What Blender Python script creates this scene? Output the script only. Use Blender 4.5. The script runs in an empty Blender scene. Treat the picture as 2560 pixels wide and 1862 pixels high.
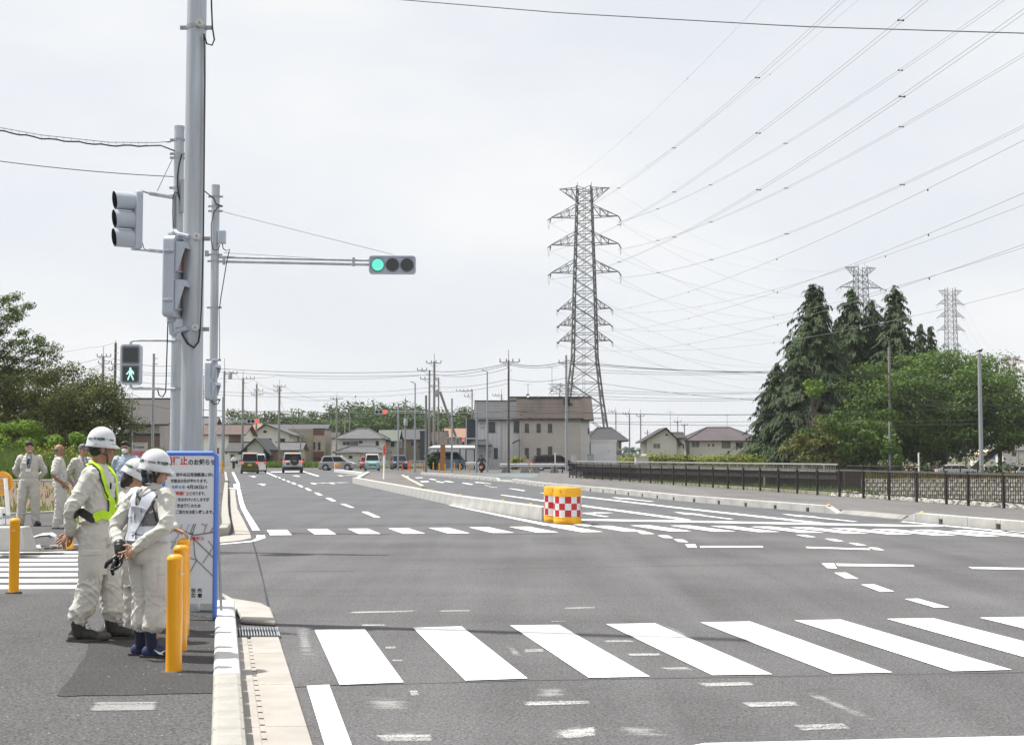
import bpy, bmesh, math, random
from mathutils import Vector, Matrix, noise
R = math.radians
random.seed(7)
S = bpy.context.scene
COL = S.collection

# ------------------------------------------------------------------ camera, sky, sun, exposure
FPX, CX, CY, EYE, HZ = 3476.0, 1280.0, 931.0, 1.58, 1137.0
TILT = math.atan((HZ - CY) / FPX)
cd = bpy.data.cameras.new("camera"); cam = bpy.data.objects.new("camera", cd); COL.objects.link(cam)
cd.sensor_width = 36.0; cd.lens = 36.0 * FPX / 2560.0; cd.clip_start = 0.1; cd.clip_end = 6000
cam.location = (0, 0, EYE); cam.rotation_euler = (math.pi / 2 + TILT, 0, 0)
S.camera = cam

SUN_DIR = Vector((-0.885, 0.225, 1.75)).normalized()      # towards the sun
sd = bpy.data.lights.new("sun", 'SUN'); sd.energy = 4.3; sd.angle = R(1.2); sd.color = (1.0, 0.965, 0.91)
sun = bpy.data.objects.new("sun", sd); COL.objects.link(sun)
sun.rotation_euler = SUN_DIR.to_track_quat('Z', 'Y').to_euler()
W = bpy.data.worlds.new("World"); S.world = W; W.use_nodes = True
nt = W.node_tree; nd = nt.nodes; lk = nt.links
bg = nd["Background"]; bg.inputs["Strength"].default_value = 0.103
sky = nd.new("ShaderNodeTexSky"); sky.sky_type = 'NISHITA'; sky.sun_disc = False
sky.sun_elevation = math.asin(SUN_DIR.z); sky.sun_rotation = math.atan2(SUN_DIR.x, SUN_DIR.y)
sky.air_density = 1.0; sky.dust_density = 2.5; sky.altitude = 20
tc = nd.new("ShaderNodeTexCoord")
mp = nd.new("ShaderNodeMapping"); mp.inputs["Scale"].default_value = (1.0, 1.0, 2.6)
n1 = nd.new("ShaderNodeTexNoise"); n1.inputs["Scale"].default_value = 3.2; n1.inputs["Detail"].default_value = 5; n1.inputs["Roughness"].default_value = 0.5
cr = nd.new("ShaderNodeValToRGB"); cr.color_ramp.elements[0].position = 0.34; cr.color_ramp.elements[1].position = 0.72
cr.color_ramp.elements[0].color = (0.88,) * 3 + (1,); cr.color_ramp.elements[1].color = (0.985,) * 3 + (1,)
cl = nd.new("ShaderNodeValToRGB"); cl.color_ramp.elements[0].position = 0.40; cl.color_ramp.elements[1].position = 0.68
cl.color_ramp.elements[0].color = (5.45, 5.62, 5.90, 1); cl.color_ramp.elements[1].color = (6.05, 6.10, 6.14, 1)
mx = nd.new("ShaderNodeMixRGB")
lk.new(tc.outputs["Generated"], mp.inputs["Vector"]); lk.new(mp.outputs["Vector"], n1.inputs["Vector"])
lk.new(n1.outputs["Fac"], cr.inputs["Fac"]); lk.new(n1.outputs["Fac"], cl.inputs["Fac"])
lk.new(cr.outputs["Color"], mx.inputs["Fac"]); lk.new(sky.outputs["Color"], mx.inputs["Color1"]); lk.new(cl.outputs["Color"], mx.inputs["Color2"])
lk.new(mx.outputs["Color"], bg.inputs["Color"])
S.view_settings.view_transform = 'Standard'; S.view_settings.look = 'None'
S.view_settings.exposure = 0.62; S.view_settings.gamma = 1.0; S.view_settings.use_curve_mapping = False
S.render.engine = 'CYCLES'
S.cycles.max_bounces = 5; S.cycles.diffuse_bounces = 3; S.cycles.glossy_bounces = 3; S.cycles.transmission_bounces = 3
S.cycles.transparent_max_bounces = 6; S.cycles.volume_bounces = 0
S.cycles.use_denoising = True
S.cycles.sample_clamp_indirect = 6

# ------------------------------------------------------------------ photo pixel -> point in the place
ct, st = math.cos(TILT), math.sin(TILT)
def ray(u, v):
    a, b = (u - CX) / FPX, -(v - CY) / FPX
    return Vector((a, ct - b * st, st + b * ct))
def G(u, v, z=0.0):
    d = ray(u, v); s = (z - EYE) / d.z
    return Vector((d.x * s, d.y * s, z))
def P(u, v, Y):
    d = ray(u, v); return Vector((d.x, d.y, d.z)) * (Y / d.y) + Vector((0, 0, EYE))
def XA(u, Y): return P(u, HZ, Y).x
def ZA(v, Y): return P(CX, v, Y).z
def PX(Y): return Y / FPX                       # metres per photo pixel at distance Y

# ------------------------------------------------------------------ materials
MATS = {}
def _base(name):
    m = bpy.data.materials.new(name); m.use_nodes = True
    return m, m.node_tree.nodes, m.node_tree.links, m.node_tree.nodes["Principled BSDF"]
def M(name, col, rough=0.6, metal=0.0, var=0.12, scale=4.0, bump=0.0, bscale=40.0, emit=None, estr=1.0, spec=None, coat=0.0, hue=None, stretch=(1, 1, 1)):
    if name in MATS: return MATS[name]
    m, n, l, b = _base(name)
    b.inputs["Roughness"].default_value = rough; b.inputs["Metallic"].default_value = metal
    if spec is not None: b.inputs["Specular IOR Level"].default_value = spec
    if coat: b.inputs["Coat Weight"].default_value = coat
    t = n.new("ShaderNodeTexCoord"); mpn = n.new("ShaderNodeMapping"); mpn.inputs["Scale"].default_value = stretch
    l.new(t.outputs["Object"], mpn.inputs["Vector"])
    if var > 0:
        no = n.new("ShaderNodeTexNoise"); no.inputs["Scale"].default_value = scale; no.inputs["Detail"].default_value = 6
        l.new(mpn.outputs["Vector"], no.inputs["Vector"])
        r = n.new("ShaderNodeValToRGB"); r.color_ramp.elements[0].position = 0.3; r.color_ramp.elements[1].position = 0.7
        c2 = hue if hue else tuple(min(1, c * (1 + var)) for c in col)
        r.color_ramp.elements[0].color = tuple(c * (1 - var) for c in col) + (1,); r.color_ramp.elements[1].color = tuple(c2) + (1,)
        l.new(no.outputs["Fac"], r.inputs["Fac"]); l.new(r.outputs["Color"], b.inputs["Base Color"])
    else:
        b.inputs["Base Color"].default_value = tuple(col) + (1,)
    if bump > 0:
        nb = n.new("ShaderNodeTexNoise"); nb.inputs["Scale"].default_value = bscale; nb.inputs["Detail"].default_value = 4
        l.new(mpn.outputs["Vector"], nb.inputs["Vector"])
        bp = n.new("ShaderNodeBump"); bp.inputs["Strength"].default_value = bump; bp.inputs["Distance"].default_value = 0.02
        l.new(nb.outputs["Fac"], bp.inputs["Height"]); l.new(bp.outputs["Normal"], b.inputs["Normal"])
    if emit is not None:
        b.inputs["Emission Color"].default_value = tuple(emit) + (1,); b.inputs["Emission Strength"].default_value = estr
    MATS[name] = m
    return m

def asphalt(name, c0, c1, grain=0.35, warm=(1, 0.985, 0.985), patch=0.14, speck=0.0):
    m, n, l, b = _base(name)
    b.inputs["Roughness"].default_value = 0.85; b.inputs["Specular IOR Level"].default_value = 0.3
    geo = n.new("ShaderNodeNewGeometry")
    def nz(scale, detail, stretch=(1, 1, 1), rough=0.55):
        mpn = n.new("ShaderNodeMapping"); mpn.inputs["Scale"].default_value = stretch; mpn.inputs["Rotation"].default_value = (0, 0, R(11.8))
        t = n.new("ShaderNodeTexNoise"); t.inputs["Scale"].default_value = scale; t.inputs["Detail"].default_value = detail; t.inputs["Roughness"].default_value = rough
        l.new(geo.outputs["Position"], mpn.inputs["Vector"]); l.new(mpn.outputs["Vector"], t.inputs["Vector"]); return t.outputs["Fac"]
    def mth(op, a, bb):
        t = n.new("ShaderNodeMath"); t.operation = op
        for i, x in enumerate((a, bb)):
            if isinstance(x, (int, float)): t.inputs[i].default_value = x
            else: l.new(x, t.inputs[i])
        return t.outputs[0]
    fine, med, big, lane = nz(95, 3, rough=0.7), nz(14, 4), nz(0.35, 4), nz(0.9, 3, (1.6, 0.06, 1))
    cross = nz(2.2, 5, (0.05, 1.6, 1))
    f = mth('ADD', mth('MULTIPLY', fine, grain), mth('MULTIPLY', med, 0.28))
    f = mth('ADD', f, mth('MULTIPLY', big, 0.28 + patch)); f = mth('ADD', f, mth('MULTIPLY', lane, 0.30))
    f = mth('ADD', f, mth('MULTIPLY', cross, 0.10))
    r = n.new("ShaderNodeValToRGB"); r.color_ramp.elements[0].position = 0.50; r.color_ramp.elements[1].position = 0.90
    r.color_ramp.elements[0].color = tuple(c0 * w for w in warm) + (1,); r.color_ramp.elements[1].color = tuple(c1 * w for w in warm) + (1,)
    l.new(f, r.inputs["Fac"])
    out = r.outputs["Color"]
    if speck:
        vo = n.new("ShaderNodeTexVoronoi"); vo.inputs["Scale"].default_value = 13.0; vo.inputs["Randomness"].default_value = 1
        l.new(geo.outputs["Position"], vo.inputs["Vector"])
        ls = mth('LESS_THAN', vo.outputs["Distance"], speck)
        keep = n.new("ShaderNodeSeparateColor"); l.new(vo.outputs["Color"], keep.inputs[0])
        ls = mth('MULTIPLY', ls, mth('GREATER_THAN', keep.outputs[0], 0.62))
        mm = n.new("ShaderNodeMixRGB"); l.new(ls, mm.inputs["Fac"]); l.new(out, mm.inputs["Color1"]); mm.inputs["Color2"].default_value = (0.55, 0.54, 0.52, 1); out = mm.outputs["Color"]
    gr = n.new("ShaderNodeMapRange"); gr.inputs[1].default_value = 0.34; gr.inputs[2].default_value = 0.66; gr.inputs[3].default_value = 0.38; gr.inputs[4].default_value = 1.66; l.new(nz(48, 3, rough=0.8), gr.inputs[0])
    gm = n.new("ShaderNodeVectorMath"); gm.operation = 'SCALE'; l.new(out, gm.inputs[0]); l.new(gr.outputs[0], gm.inputs["Scale"]); out = gm.outputs[0]
    st = n.new("ShaderNodeMapRange"); st.inputs[1].default_value = 0.26; st.inputs[2].default_value = 0.40; st.inputs[3].default_value = 0.74; st.inputs[4].default_value = 1.0; l.new(nz(1.3, 7, (1, .5, 1), 0.72), st.inputs[0])
    g2 = n.new("ShaderNodeVectorMath"); g2.operation = 'SCALE'; l.new(out, g2.inputs[0]); l.new(st.outputs[0], g2.inputs["Scale"]); out = g2.outputs[0]
    l.new(out, b.inputs["Base Color"])
    bp = n.new("ShaderNodeBump"); bp.inputs["Strength"].default_value = 0.55; bp.inputs["Distance"].default_value = 0.012
    l.new(mth('ADD', fine, mth('MULTIPLY', med, 0.6)), bp.inputs["Height"]); l.new(bp.outputs["Normal"], b.inputs["Normal"])
    MATS[name] = m; return m

def paint(name, cover, col=(0.80, 0.80, 0.79), under=(0.10, 0.098, 0.098), scale=26.0):
    """road paint worn down to the asphalt: cover 1 = fresh"""
    m, n, l, b = _base(name)
    b.inputs["Roughness"].default_value = 0.7
    geo = n.new("ShaderNodeNewGeometry")
    a = n.new("ShaderNodeTexNoise"); a.inputs["Scale"].default_value = scale * 2.4; a.inputs["Detail"].default_value = 5; a.inputs["Roughness"].default_value = 0.75
    c = n.new("ShaderNodeTexNoise"); c.inputs["Scale"].default_value = scale / 7; c.inputs["Detail"].default_value = 4
    l.new(geo.outputs["Position"], a.inputs["Vector"]); l.new(geo.outputs["Position"], c.inputs["Vector"])
    ad = n.new("ShaderNodeMath"); ad.operation = 'ADD'; ml = n.new("ShaderNodeMath"); ml.operation = 'MULTIPLY'; ml.inputs[1].default_value = 0.9
    l.new(c.outputs["Fac"], ml.inputs[0]); l.new(a.outputs["Fac"], ad.inputs[0]); l.new(ml.outputs[0], ad.inputs[1])
    r = n.new("ShaderNodeValToRGB"); p = 1.32 - cover * 0.74
    r.color_ramp.elements[0].position = max(0.0, p - 0.16); r.color_ramp.elements[1].position = min(1.0, p + 0.16)
    r.color_ramp.elements[0].color = tuple(under) + (1,); r.color_ramp.elements[1].color = tuple(col) + (1,)
    l.new(ad.outputs[0], r.inputs["Fac"]); l.new(r.outputs["Color"], b.inputs["Base Color"])
    MATS[name] = m; return m

def scuff(name, col, dens):
    """old paint ground off the asphalt: streaky, thinning out towards its border (attribute wear)"""
    m, n, l, b = _base(name); b.inputs["Roughness"].default_value = 0.8; b.inputs["Base Color"].default_value = tuple(col) + (1,)
    geo = n.new("ShaderNodeNewGeometry"); at = n.new("ShaderNodeAttribute"); at.attribute_name = "wear"
    def nz(s_, st, d=4):
        mpn = n.new("ShaderNodeMapping"); mpn.inputs["Scale"].default_value = st; mpn.inputs["Rotation"].default_value = (0, 0, R(11.8)); t = n.new("ShaderNodeTexNoise"); t.inputs["Scale"].default_value = s_; t.inputs["Detail"].default_value = d; t.inputs["Roughness"].default_value = 0.7
        l.new(geo.outputs["Position"], mpn.inputs["Vector"]); l.new(mpn.outputs["Vector"], t.inputs["Vector"]); return t.outputs["Fac"]
    def mt(op, x, y):
        t = n.new("ShaderNodeMath"); t.operation = op
        for i, q in enumerate((x, y)):
            if isinstance(q, (int, float)): t.inputs[i].default_value = q
            else: l.new(q, t.inputs[i])
        return t.outputs[0]
    f = mt('ADD', mt('MULTIPLY', nz(70, (1, 1, 1)), 1.0), mt('MULTIPLY', nz(5, (.25, 1.8, 1)), .8)); f = mt('ADD', f, mt('MULTIPLY', at.outputs["Fac"], .45))
    mr = n.new("ShaderNodeMapRange"); mr.inputs[1].default_value = 1.42 - dens * .5; mr.inputs[2].default_value = 1.72 - dens * .5; mr.inputs[4].default_value = .85; l.new(f, mr.inputs[0])
    tr = n.new("ShaderNodeBsdfTransparent"); ms = n.new("ShaderNodeMixShader"); l.new(mr.outputs[0], ms.inputs[0]); l.new(tr.outputs[0], ms.inputs[1]); l.new(b.outputs[0], ms.inputs[2]); l.new(ms.outputs[0], n["Material Output"].inputs["Surface"])
    MATS[name] = m; return m
def leaf_mat(name, dark, light, trans=0.35, tip=None):
    m = bpy.data.materials.new(name); m.use_nodes = True; n = m.node_tree.nodes; l = m.node_tree.links
    b = n["Principled BSDF"]; b.inputs["Roughness"].default_value = 0.6; b.inputs["Specular IOR Level"].default_value = 0.25
    geo = n.new("ShaderNodeNewGeometry"); r = n.new("ShaderNodeValToRGB")
    r.color_ramp.elements[0].color = tuple(dark) + (1,); r.color_ramp.elements[1].color = tuple(light) + (1,)
    if tip: e = r.color_ramp.elements.new(0.93); e.color = tuple(light) + (1,); r.color_ramp.elements[2].color = tuple(tip) + (1,)
    no = n.new("ShaderNodeTexNoise"); no.inputs["Scale"].default_value = 0.55; no.inputs["Detail"].default_value = 3
    l.new(geo.outputs["Position"], no.inputs["Vector"])
    mixv = n.new("ShaderNodeMath"); mixv.operation = 'MULTIPLY_ADD'; mixv.inputs[1].default_value = 0.55
    sub = n.new("ShaderNodeMath"); sub.operation = 'MULTIPLY_ADD'; sub.inputs[1].default_value = 1.5; sub.inputs[2].default_value = -0.52
    l.new(no.outputs["Fac"], sub.inputs[0]); l.new(geo.outputs["Random Per Island"], mixv.inputs[0]); l.new(sub.outputs[0], mixv.inputs[2])
    l.new(mixv.outputs[0], r.inputs["Fac"]); l.new(r.outputs["Color"], b.inputs["Base Color"])
    tr = n.new("ShaderNodeBsdfTranslucent"); l.new(r.outputs["Color"], tr.inputs["Color"])
    ms = n.new("ShaderNodeMixShader"); ms.inputs["Fac"].default_value = trans
    out = n["Material Output"]
    l.new(b.outputs[0], ms.inputs[1]); l.new(tr.outputs[0], ms.inputs[2]); l.new(ms.outputs[0], out.inputs["Surface"])
    MATS[name] = m; return m

# ------------------------------------------------------------------ mesh builder
def frame(d):
    d = d.normalized(); a = Vector((0, 0, 1)) if abs(d.z) < 0.9 else Vector((1, 0, 0))
    x = d.cross(a).normalized(); return x, d.cross(x).normalized()
class MB:
    def __init__(s): s.v = []; s.f = []
    def add(s, vs, fs):
        k = len(s.v); s.v += [tuple(p) for p in vs]; s.f += [tuple(i + k for i in q) for q in fs]; return s
    def box(s, c, d, rz=0.0, ry=0.0, rx=0.0):
        c = Vector(c); h = [x / 2 for x in d]
        vs = [Vector((sx * h[0], sy * h[1], sz * h[2])) for sz in (-1, 1) for sx, sy in ((-1, -1), (1, -1), (1, 1), (-1, 1))]
        if rz or ry or rx:
            m = Matrix.Rotation(rz, 3, 'Z') @ Matrix.Rotation(ry, 3, 'Y') @ Matrix.Rotation(rx, 3, 'X'); vs = [m @ p for p in vs]
        return s.add([p + c for p in vs], [(3, 2, 1, 0), (4, 5, 6, 7), (0, 1, 5, 4), (1, 2, 6, 5), (2, 3, 7, 6), (3, 0, 4, 7)])
    def bx(s, x0, x1, y0, y1, z0, z1): return s.box(((x0 + x1) / 2, (y0 + y1) / 2, (z0 + z1) / 2), (abs(x1 - x0), abs(y1 - y0), abs(z1 - z0)))
    def cyl(s, p0, p1, r0, r1=None, n=12, cap=True):
        p0, p1 = Vector(p0), Vector(p1); r1 = r0 if r1 is None else r1
        x, y = frame(p1 - p0); vs = []
        for p, r in ((p0, r0), (p1, r1)):
            vs += [p + (x * math.cos(2 * math.pi * i / n) + y * math.sin(2 * math.pi * i / n)) * r for i in range(n)]
        fs = [(i, (i + 1) % n, n + (i + 1) % n, n + i) for i in range(n)]
        if cap: fs += [tuple(range(n))[::-1], tuple(range(n, 2 * n))]
        return s.add(vs, fs)
    def tube(s, pts, r, n=6, cap=True):
        pts = [Vector(p) for p in pts]; rs = r if isinstance(r, (list, tuple)) else [r] * len(pts)
        vs = []; px = None
        for i, p in enumerate(pts):
            d = (pts[min(i + 1, len(pts) - 1)] - pts[max(i - 1, 0)])
            if d.length < 1e-9: d = Vector((0, 0, 1))
            d.normalize()
            if px is None: px, py = frame(d)
            else:
                px = (px - d * px.dot(d)); px = px.normalized() if px.length > 1e-6 else frame(d)[0]; py = d.cross(px).normalized()
            vs += [p + (px * math.cos(2 * math.pi * j / n) + py * math.sin(2 * math.pi * j / n)) * rs[i] for j in range(n)]
        fs = [(i * n + j, i * n + (j + 1) % n, (i + 1) * n + (j + 1) % n, (i + 1) * n + j) for i in range(len(pts) - 1) for j in range(n)]
        if cap: fs += [tuple(range(n))[::-1], tuple(range((len(pts) - 1) * n, len(pts) * n))]
        return s.add(vs, fs)
    def lathe(s, prof, c=(0, 0, 0), n=20, cap=True, a0=0.0):
        c = Vector(c); vs = [c + Vector((r * math.cos(a0 + 2 * math.pi * j / n), r * math.sin(a0 + 2 * math.pi * j / n), z)) for r, z in prof for j in range(n)]
        fs = [(i * n + j, i * n + (j + 1) % n, (i + 1) * n + (j + 1) % n, (i + 1) * n + j) for i in range(len(prof) - 1) for j in range(n)]
        if cap: fs += [tuple(range(n))[::-1], tuple(range((len(prof) - 1) * n, len(prof) * n))]
        return s.add(vs, fs)
    def ell(s, c, r, n=12, m=8, rot=None):
        c = Vector(c); vs = []
        for i in range(m + 1):
            t = math.pi * i / m
            for j in range(n):
                a = 2 * math.pi * j / n; p = Vector((r[0] * math.sin(t) * math.cos(a), r[1] * math.sin(t) * math.sin(a), r[2] * math.cos(t)))
                vs.append(c + (rot @ p if rot else p))
        return s.add(vs, [(i * n + (j + 1) % n, i * n + j, (i + 1) * n + j, (i + 1) * n + (j + 1) % n)[::-1] for i in range(m) for j in range(n)])
    def poly(s, pts): return s.add(pts, [tuple(range(len(pts)))])
    def prism(s, pts, d):
        """extrude a planar outline (list of points) by vector d"""
        pts = [Vector(p) for p in pts]; d = Vector(d); n = len(pts)
        nrm = Vector((0, 0, 0))
        for i in range(n): nrm += pts[i].cross(pts[(i + 1) % n])
        if nrm.dot(d) < 0: pts = pts[::-1]
        return s.add(pts + [p + d for p in pts], [tuple(range(n))[::-1], tuple(range(n, 2 * n))] + [(i, (i + 1) % n, n + (i + 1) % n, n + i) for i in range(n)])
    def mesh(s, name, smooth=False, off=None):
        me = bpy.data.meshes.new(name)
        vs = s.v if off is None else [(p[0] - off[0], p[1] - off[1], p[2] - off[2]) for p in s.v]
        me.from_pydata(vs, [], s.f); me.validate(); 
        if smooth: me.polygons.foreach_set("use_smooth", [True] * len(me.polygons))
        me.update(); return me

def wloc(o):
    p = Vector((0, 0, 0)); 
    while o is not None: p += o.location; o = o.parent
    return p
def part(name, mb, mat, parent=None, world=False, smooth=False, bevel=0.0, seg=2, auto=False):
    """one mesh object; world=True: the builder holds place coordinates (only for unrotated parents)"""
    off = wloc(parent) if (world and parent is not None) else None
    me = mb.mesh(name, smooth, off); o = bpy.data.objects.new(name, me); COL.objects.link(o)
    me.materials.append(mat)
    if parent is not None: o.parent = parent
    if bevel > 0:
        b = o.modifiers.new("bevel", 'BEVEL'); b.width = bevel; b.segments = seg; b.limit_method = 'ANGLE'; b.angle_limit = R(40)
        if auto or smooth: b.harden_normals = False
    if auto:
        me.polygons.foreach_set("use_smooth", [True] * len(me.polygons)); me.set_sharp_from_angle(angle=R(40))
    return o
def tag(o, label=None, cat=None, group=None, kind=None):
    if label: o["label"] = label
    if cat: o["category"] = cat
    if group: o["group"] = group
    if kind: o["kind"] = kind
    return o
def thing(name, label, cat, loc=(0, 0, 0), rz=0.0, group=None):
    o = bpy.data.objects.new(name, None); COL.objects.link(o); o.empty_display_size = 0.2
    o.location = loc; o.rotation_euler = (0, 0, rz); return tag(o, label, cat, group)
def struct(name, mb, mat, **k): return tag(part(name, mb, mat, None, **k), kind='structure')
def copy_tree(o, parent=None):
    c = o.copy(); COL.objects.link(c)
    if parent is not None: c.parent = parent
    for ch in list(o.children): copy_tree(ch, c)
    return c
def single(name, mb, mat, label, cat, group=None, base=None, **k):
    """a thing of one mesh; its origin set at base"""
    o = part(name, mb, mat, None, **k)
    if base is not None:
        b = Vector(base); o.data.transform(Matrix.Translation(-b)); o.location = b
    return tag(o, label, cat, group)
def text_mesh(body, size, extrude=0.0, align='CENTER', spacing=1.0, offset=0.0):
    c = bpy.data.curves.new("lettering", 'FONT'); c.body = body; c.size = size; c.align_x = align; c.align_y = 'CENTER'
    c.space_character = spacing; c.extrude = extrude; c.resolution_u = 2; c.offset = offset
    o = bpy.data.objects.new("lettering", c); COL.objects.link(o)
    me = bpy.data.meshes.new_from_object(o.evaluated_get(bpy.context.evaluated_depsgraph_get()))
    bpy.data.objects.remove(o); bpy.data.curves.remove(c); me.name = "lettering"; return me
def lettering(body, size, mat, parent, loc, rot=(R(90), 0, 0), align='CENTER', spacing=1.0, fit=None, offset=0.0):
    me = text_mesh(body, size, 0.0, align, spacing, offset)
    if fit and len(me.vertices):
        xs = [v.co.x for v in me.vertices]; w = max(xs) - min(xs)
        k = fit / w; c0 = (max(xs) + min(xs)) / 2 if align == 'CENTER' else 0
        for v in me.vertices: v.co.x = (v.co.x - c0) * k
    o = bpy.data.objects.new("lettering", me); COL.objects.link(o); me.materials.clear(); me.materials.append(mat)
    o.parent = parent; o.location = loc; o.rotation_euler = rot; return o
def lerp(a, b, t): return a + (b - a) * t
def table(x, xs, ys):
    if x <= xs[0]: return ys[0]
    for i in range(len(xs) - 1):
        if x <= xs[i + 1]: return lerp(ys[i], ys[i + 1], (x - xs[i]) / (xs[i + 1] - xs[i]))
    return ys[-1]
def sag(a, b, s, n=14):
    a, b = Vector(a), Vector(b); return [a.lerp(b, i / n) - Vector((0, 0, 4 * s * (i / n) * (1 - i / n))) for i in range(n + 1)]

# shared colours
m_steel = M("galvanised steel", (0.40, 0.43, 0.46), 0.45, 0.45, 0.2, 1.6, 0.05, 60, stretch=(6, 6, 0.6))
m_steel2 = M("dull galvanised", (0.36, 0.38, 0.40), 0.5, 0.5, 0.18, 3)
m_sig = M("signal grey paint", (0.42, 0.46, 0.52), 0.4, 0, 0.04, 3)
m_sigd = M("signal dark face", (0.13, 0.14, 0.155), 0.5, 0, 0.05, 3)
m_black = M("matt black", (0.012, 0.012, 0.013), 0.5, 0, 0.1)
m_rubber = M("black rubber cable", (0.018, 0.018, 0.02), 0.55, 0, 0.1)
m_white = M("white paint", (0.78, 0.78, 0.77), 0.5, 0, 0.04, 2)
m_conc = M("pale concrete", (0.40, 0.395, 0.375), 0.85, 0, 0.14, 2.5, 0.25, 60)
m_concd = M("weathered concrete", (0.27, 0.265, 0.25), 0.9, 0, 0.25, 1.5, 0.2, 30)
m_yel = M("orange yellow plastic", (0.78, 0.36, 0.012), 0.38, 0, 0.06, 2)
m_pole = M("concrete pole", (0.25, 0.24, 0.225), 0.85, 0, 0.15, 1.2, stretch=(4, 4, 0.5))
m_polel = M("grey painted pole", (0.33, 0.35, 0.37), 0.5, 0.3, 0.1, 1.5)
m_wire = M("dark wire", (0.035, 0.036, 0.04), 0.6)
m_wirel = M("aluminium conductor", (0.26, 0.265, 0.275), 0.5, 0.3)
# ================================================================== GROUND
from mathutils.geometry import tessellate_polygon
m_road = asphalt("road asphalt", 0.045, 0.138, grain=0.4, warm=(1, .985, 1.0), speck=0.035)
m_walk = asphalt("pavement asphalt", 0.03, 0.09, grain=0.6, speck=0.055)
m_patch = asphalt("fresh asphalt", 0.018, 0.058, grain=0.5, warm=(1, 0.98, 1.0), speck=0.07)
m_walk2 = asphalt("far pavement asphalt", 0.085, 0.165, warm=(1.03, 0.985, 0.965))
m_isl = asphalt("island asphalt", 0.085, 0.16, warm=(1.06, 0.99, 0.93))
m_line = paint("fresh road paint", 1.0)
m_line2 = paint("crossing paint", 0.86, (0.82, 0.82, 0.81))
m_worn = scuff("worn road paint", (0.55, 0.55, 0.54), 1.38)
m_worn2 = scuff("ground-off road paint", (0.30, 0.296, 0.29), 1.62)
m_gut = M("gutter concrete", (0.36, 0.333, 0.302), 0.85, 0, 0.12, 3, 0.2, 70)
m_kerbw = M("whitewashed kerb", (0.55, 0.55, 0.55), 0.8, 0, 0.06, 5, 0.15, 50)
m_kerb = M("kerb concrete", (0.33, 0.318, 0.285), 0.85, 0, 0.18, 5, 0.3, 60)
m_dark = M("dark hole", (0.02, 0.02, 0.02), 0.9, 0, 0)
m_grass = M("grassy earth", (0.085, 0.115, 0.03), 0.95, 0, 0.45, 0.9, 0.4, 12, hue=(0.17, 0.19, 0.06))
m_dirt = M("brown tilled earth", (0.115, 0.078, 0.052), 0.95, 0, 0.3, 1.3, 0.7, 9, hue=(0.185, 0.135, 0.09))
m_earth = M("dry plain earth", (0.13, 0.13, 0.07), 0.95, 0, 0.35, 0.05, 0.2, 3, hue=(0.2, 0.19, 0.12))

def Yx(u, Y): return Vector((XA(u, Y), Y, 0))
FA, FB = G(1424, 1193.5, 0.1), G(2507, 1270, 0.1)          # the long railing along the basin
def fence_at(Y): t = (Y - FA.y) / (FB.y - FA.y); return FA.lerp(FB, t)
Nn = (FB - FA).normalized(); Nout = Vector((-Nn.y, Nn.x, 0))
if Nout.x < 0: Nout = -Nout

# basin and low field to the right are a hole in the main ground sheet
basin_near = [fence_at(Y) + Nout * 0.75 for Y in (47.0, 40, 34, 28, 20)]
hole = [Vector((p.x, p.y, 0)) for p in basin_near] + [Vector((420, 20, 0)), Vector((420, 1400, 0)), Yx(2010, 1400), Yx(2010, 110), Yx(2065, 89)]
outer = [Vector(p) for p in ((-2500, -80, 0), (2500, -80, 0), (2500, 4000, 0), (-2500, 4000, 0))]
mb = MB(); allp = outer + hole
mb.add([(p.x, p.y, -0.06) for p in allp], [t for t in tessellate_polygon([outer, hole])])
for i, f in enumerate(mb.f):
    a, b, c = (Vector(mb.v[k]) for k in f)
    if (b - a).cross(c - a).z < 0: mb.f[i] = f[::-1]
struct("ground", mb, m_earth)
m_field = M("weedy field earth", (0.12, 0.10, 0.055), 0.95, 0, 0.35, 0.5, 0.4, 5, hue=(0.2, 0.16, 0.09))
mb = MB(); xs = [18.0, 30, 45, 70, 420]; prof = [(86.0, 0.08), (91, 0.10), (112, -0.75), (128, -0.95), (175, -0.95), (1400, -0.95)]
for (y0, z0), (y1, z1) in zip(prof, prof[1:]):
    xl0, xl1 = max(XA(2010, y0), XA(2068, 88.5) if y0 < 100 else 0), max(XA(2010, y1), 0)
    mb.poly([(xl0, y0, z0), (420, y0, z0), (420, y1, z1), (xl1, y1, z1)])
struct("field", mb, m_field)
mb = MB()
bl = [Vector((p.x, p.y, -3.0)) for p in basin_near]
mb.poly([bl[0], bl[4], (420, 20, -3), (420, 86, -3), (XA(2075, 86), 86, -3)])
for a, b in zip(basin_near, basin_near[1:]): mb.poly([(a.x, a.y, -0.06), (a.x, a.y, -3), (b.x, b.y, -3), (b.x, b.y, -0.06)])
struct("basin_floor", mb, m_field)

# road sheet
mb = MB(); rr = [fence_at(Y) for Y in (20, 60, 91)]
mb.poly([(-70, -40, 0), (60, -40, 0), (60, 14, 0), (rr[0].x, 20, 0), (rr[1].x, rr[1].y, 0), (rr[2].x, 91, 0), (6, 116, 0), (20, 158, 0), (70, 158, 0), (70, 172, 0), (-90, 172, 0), (-90, 118, 0)])
road = struct("road", mb, m_road)

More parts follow.
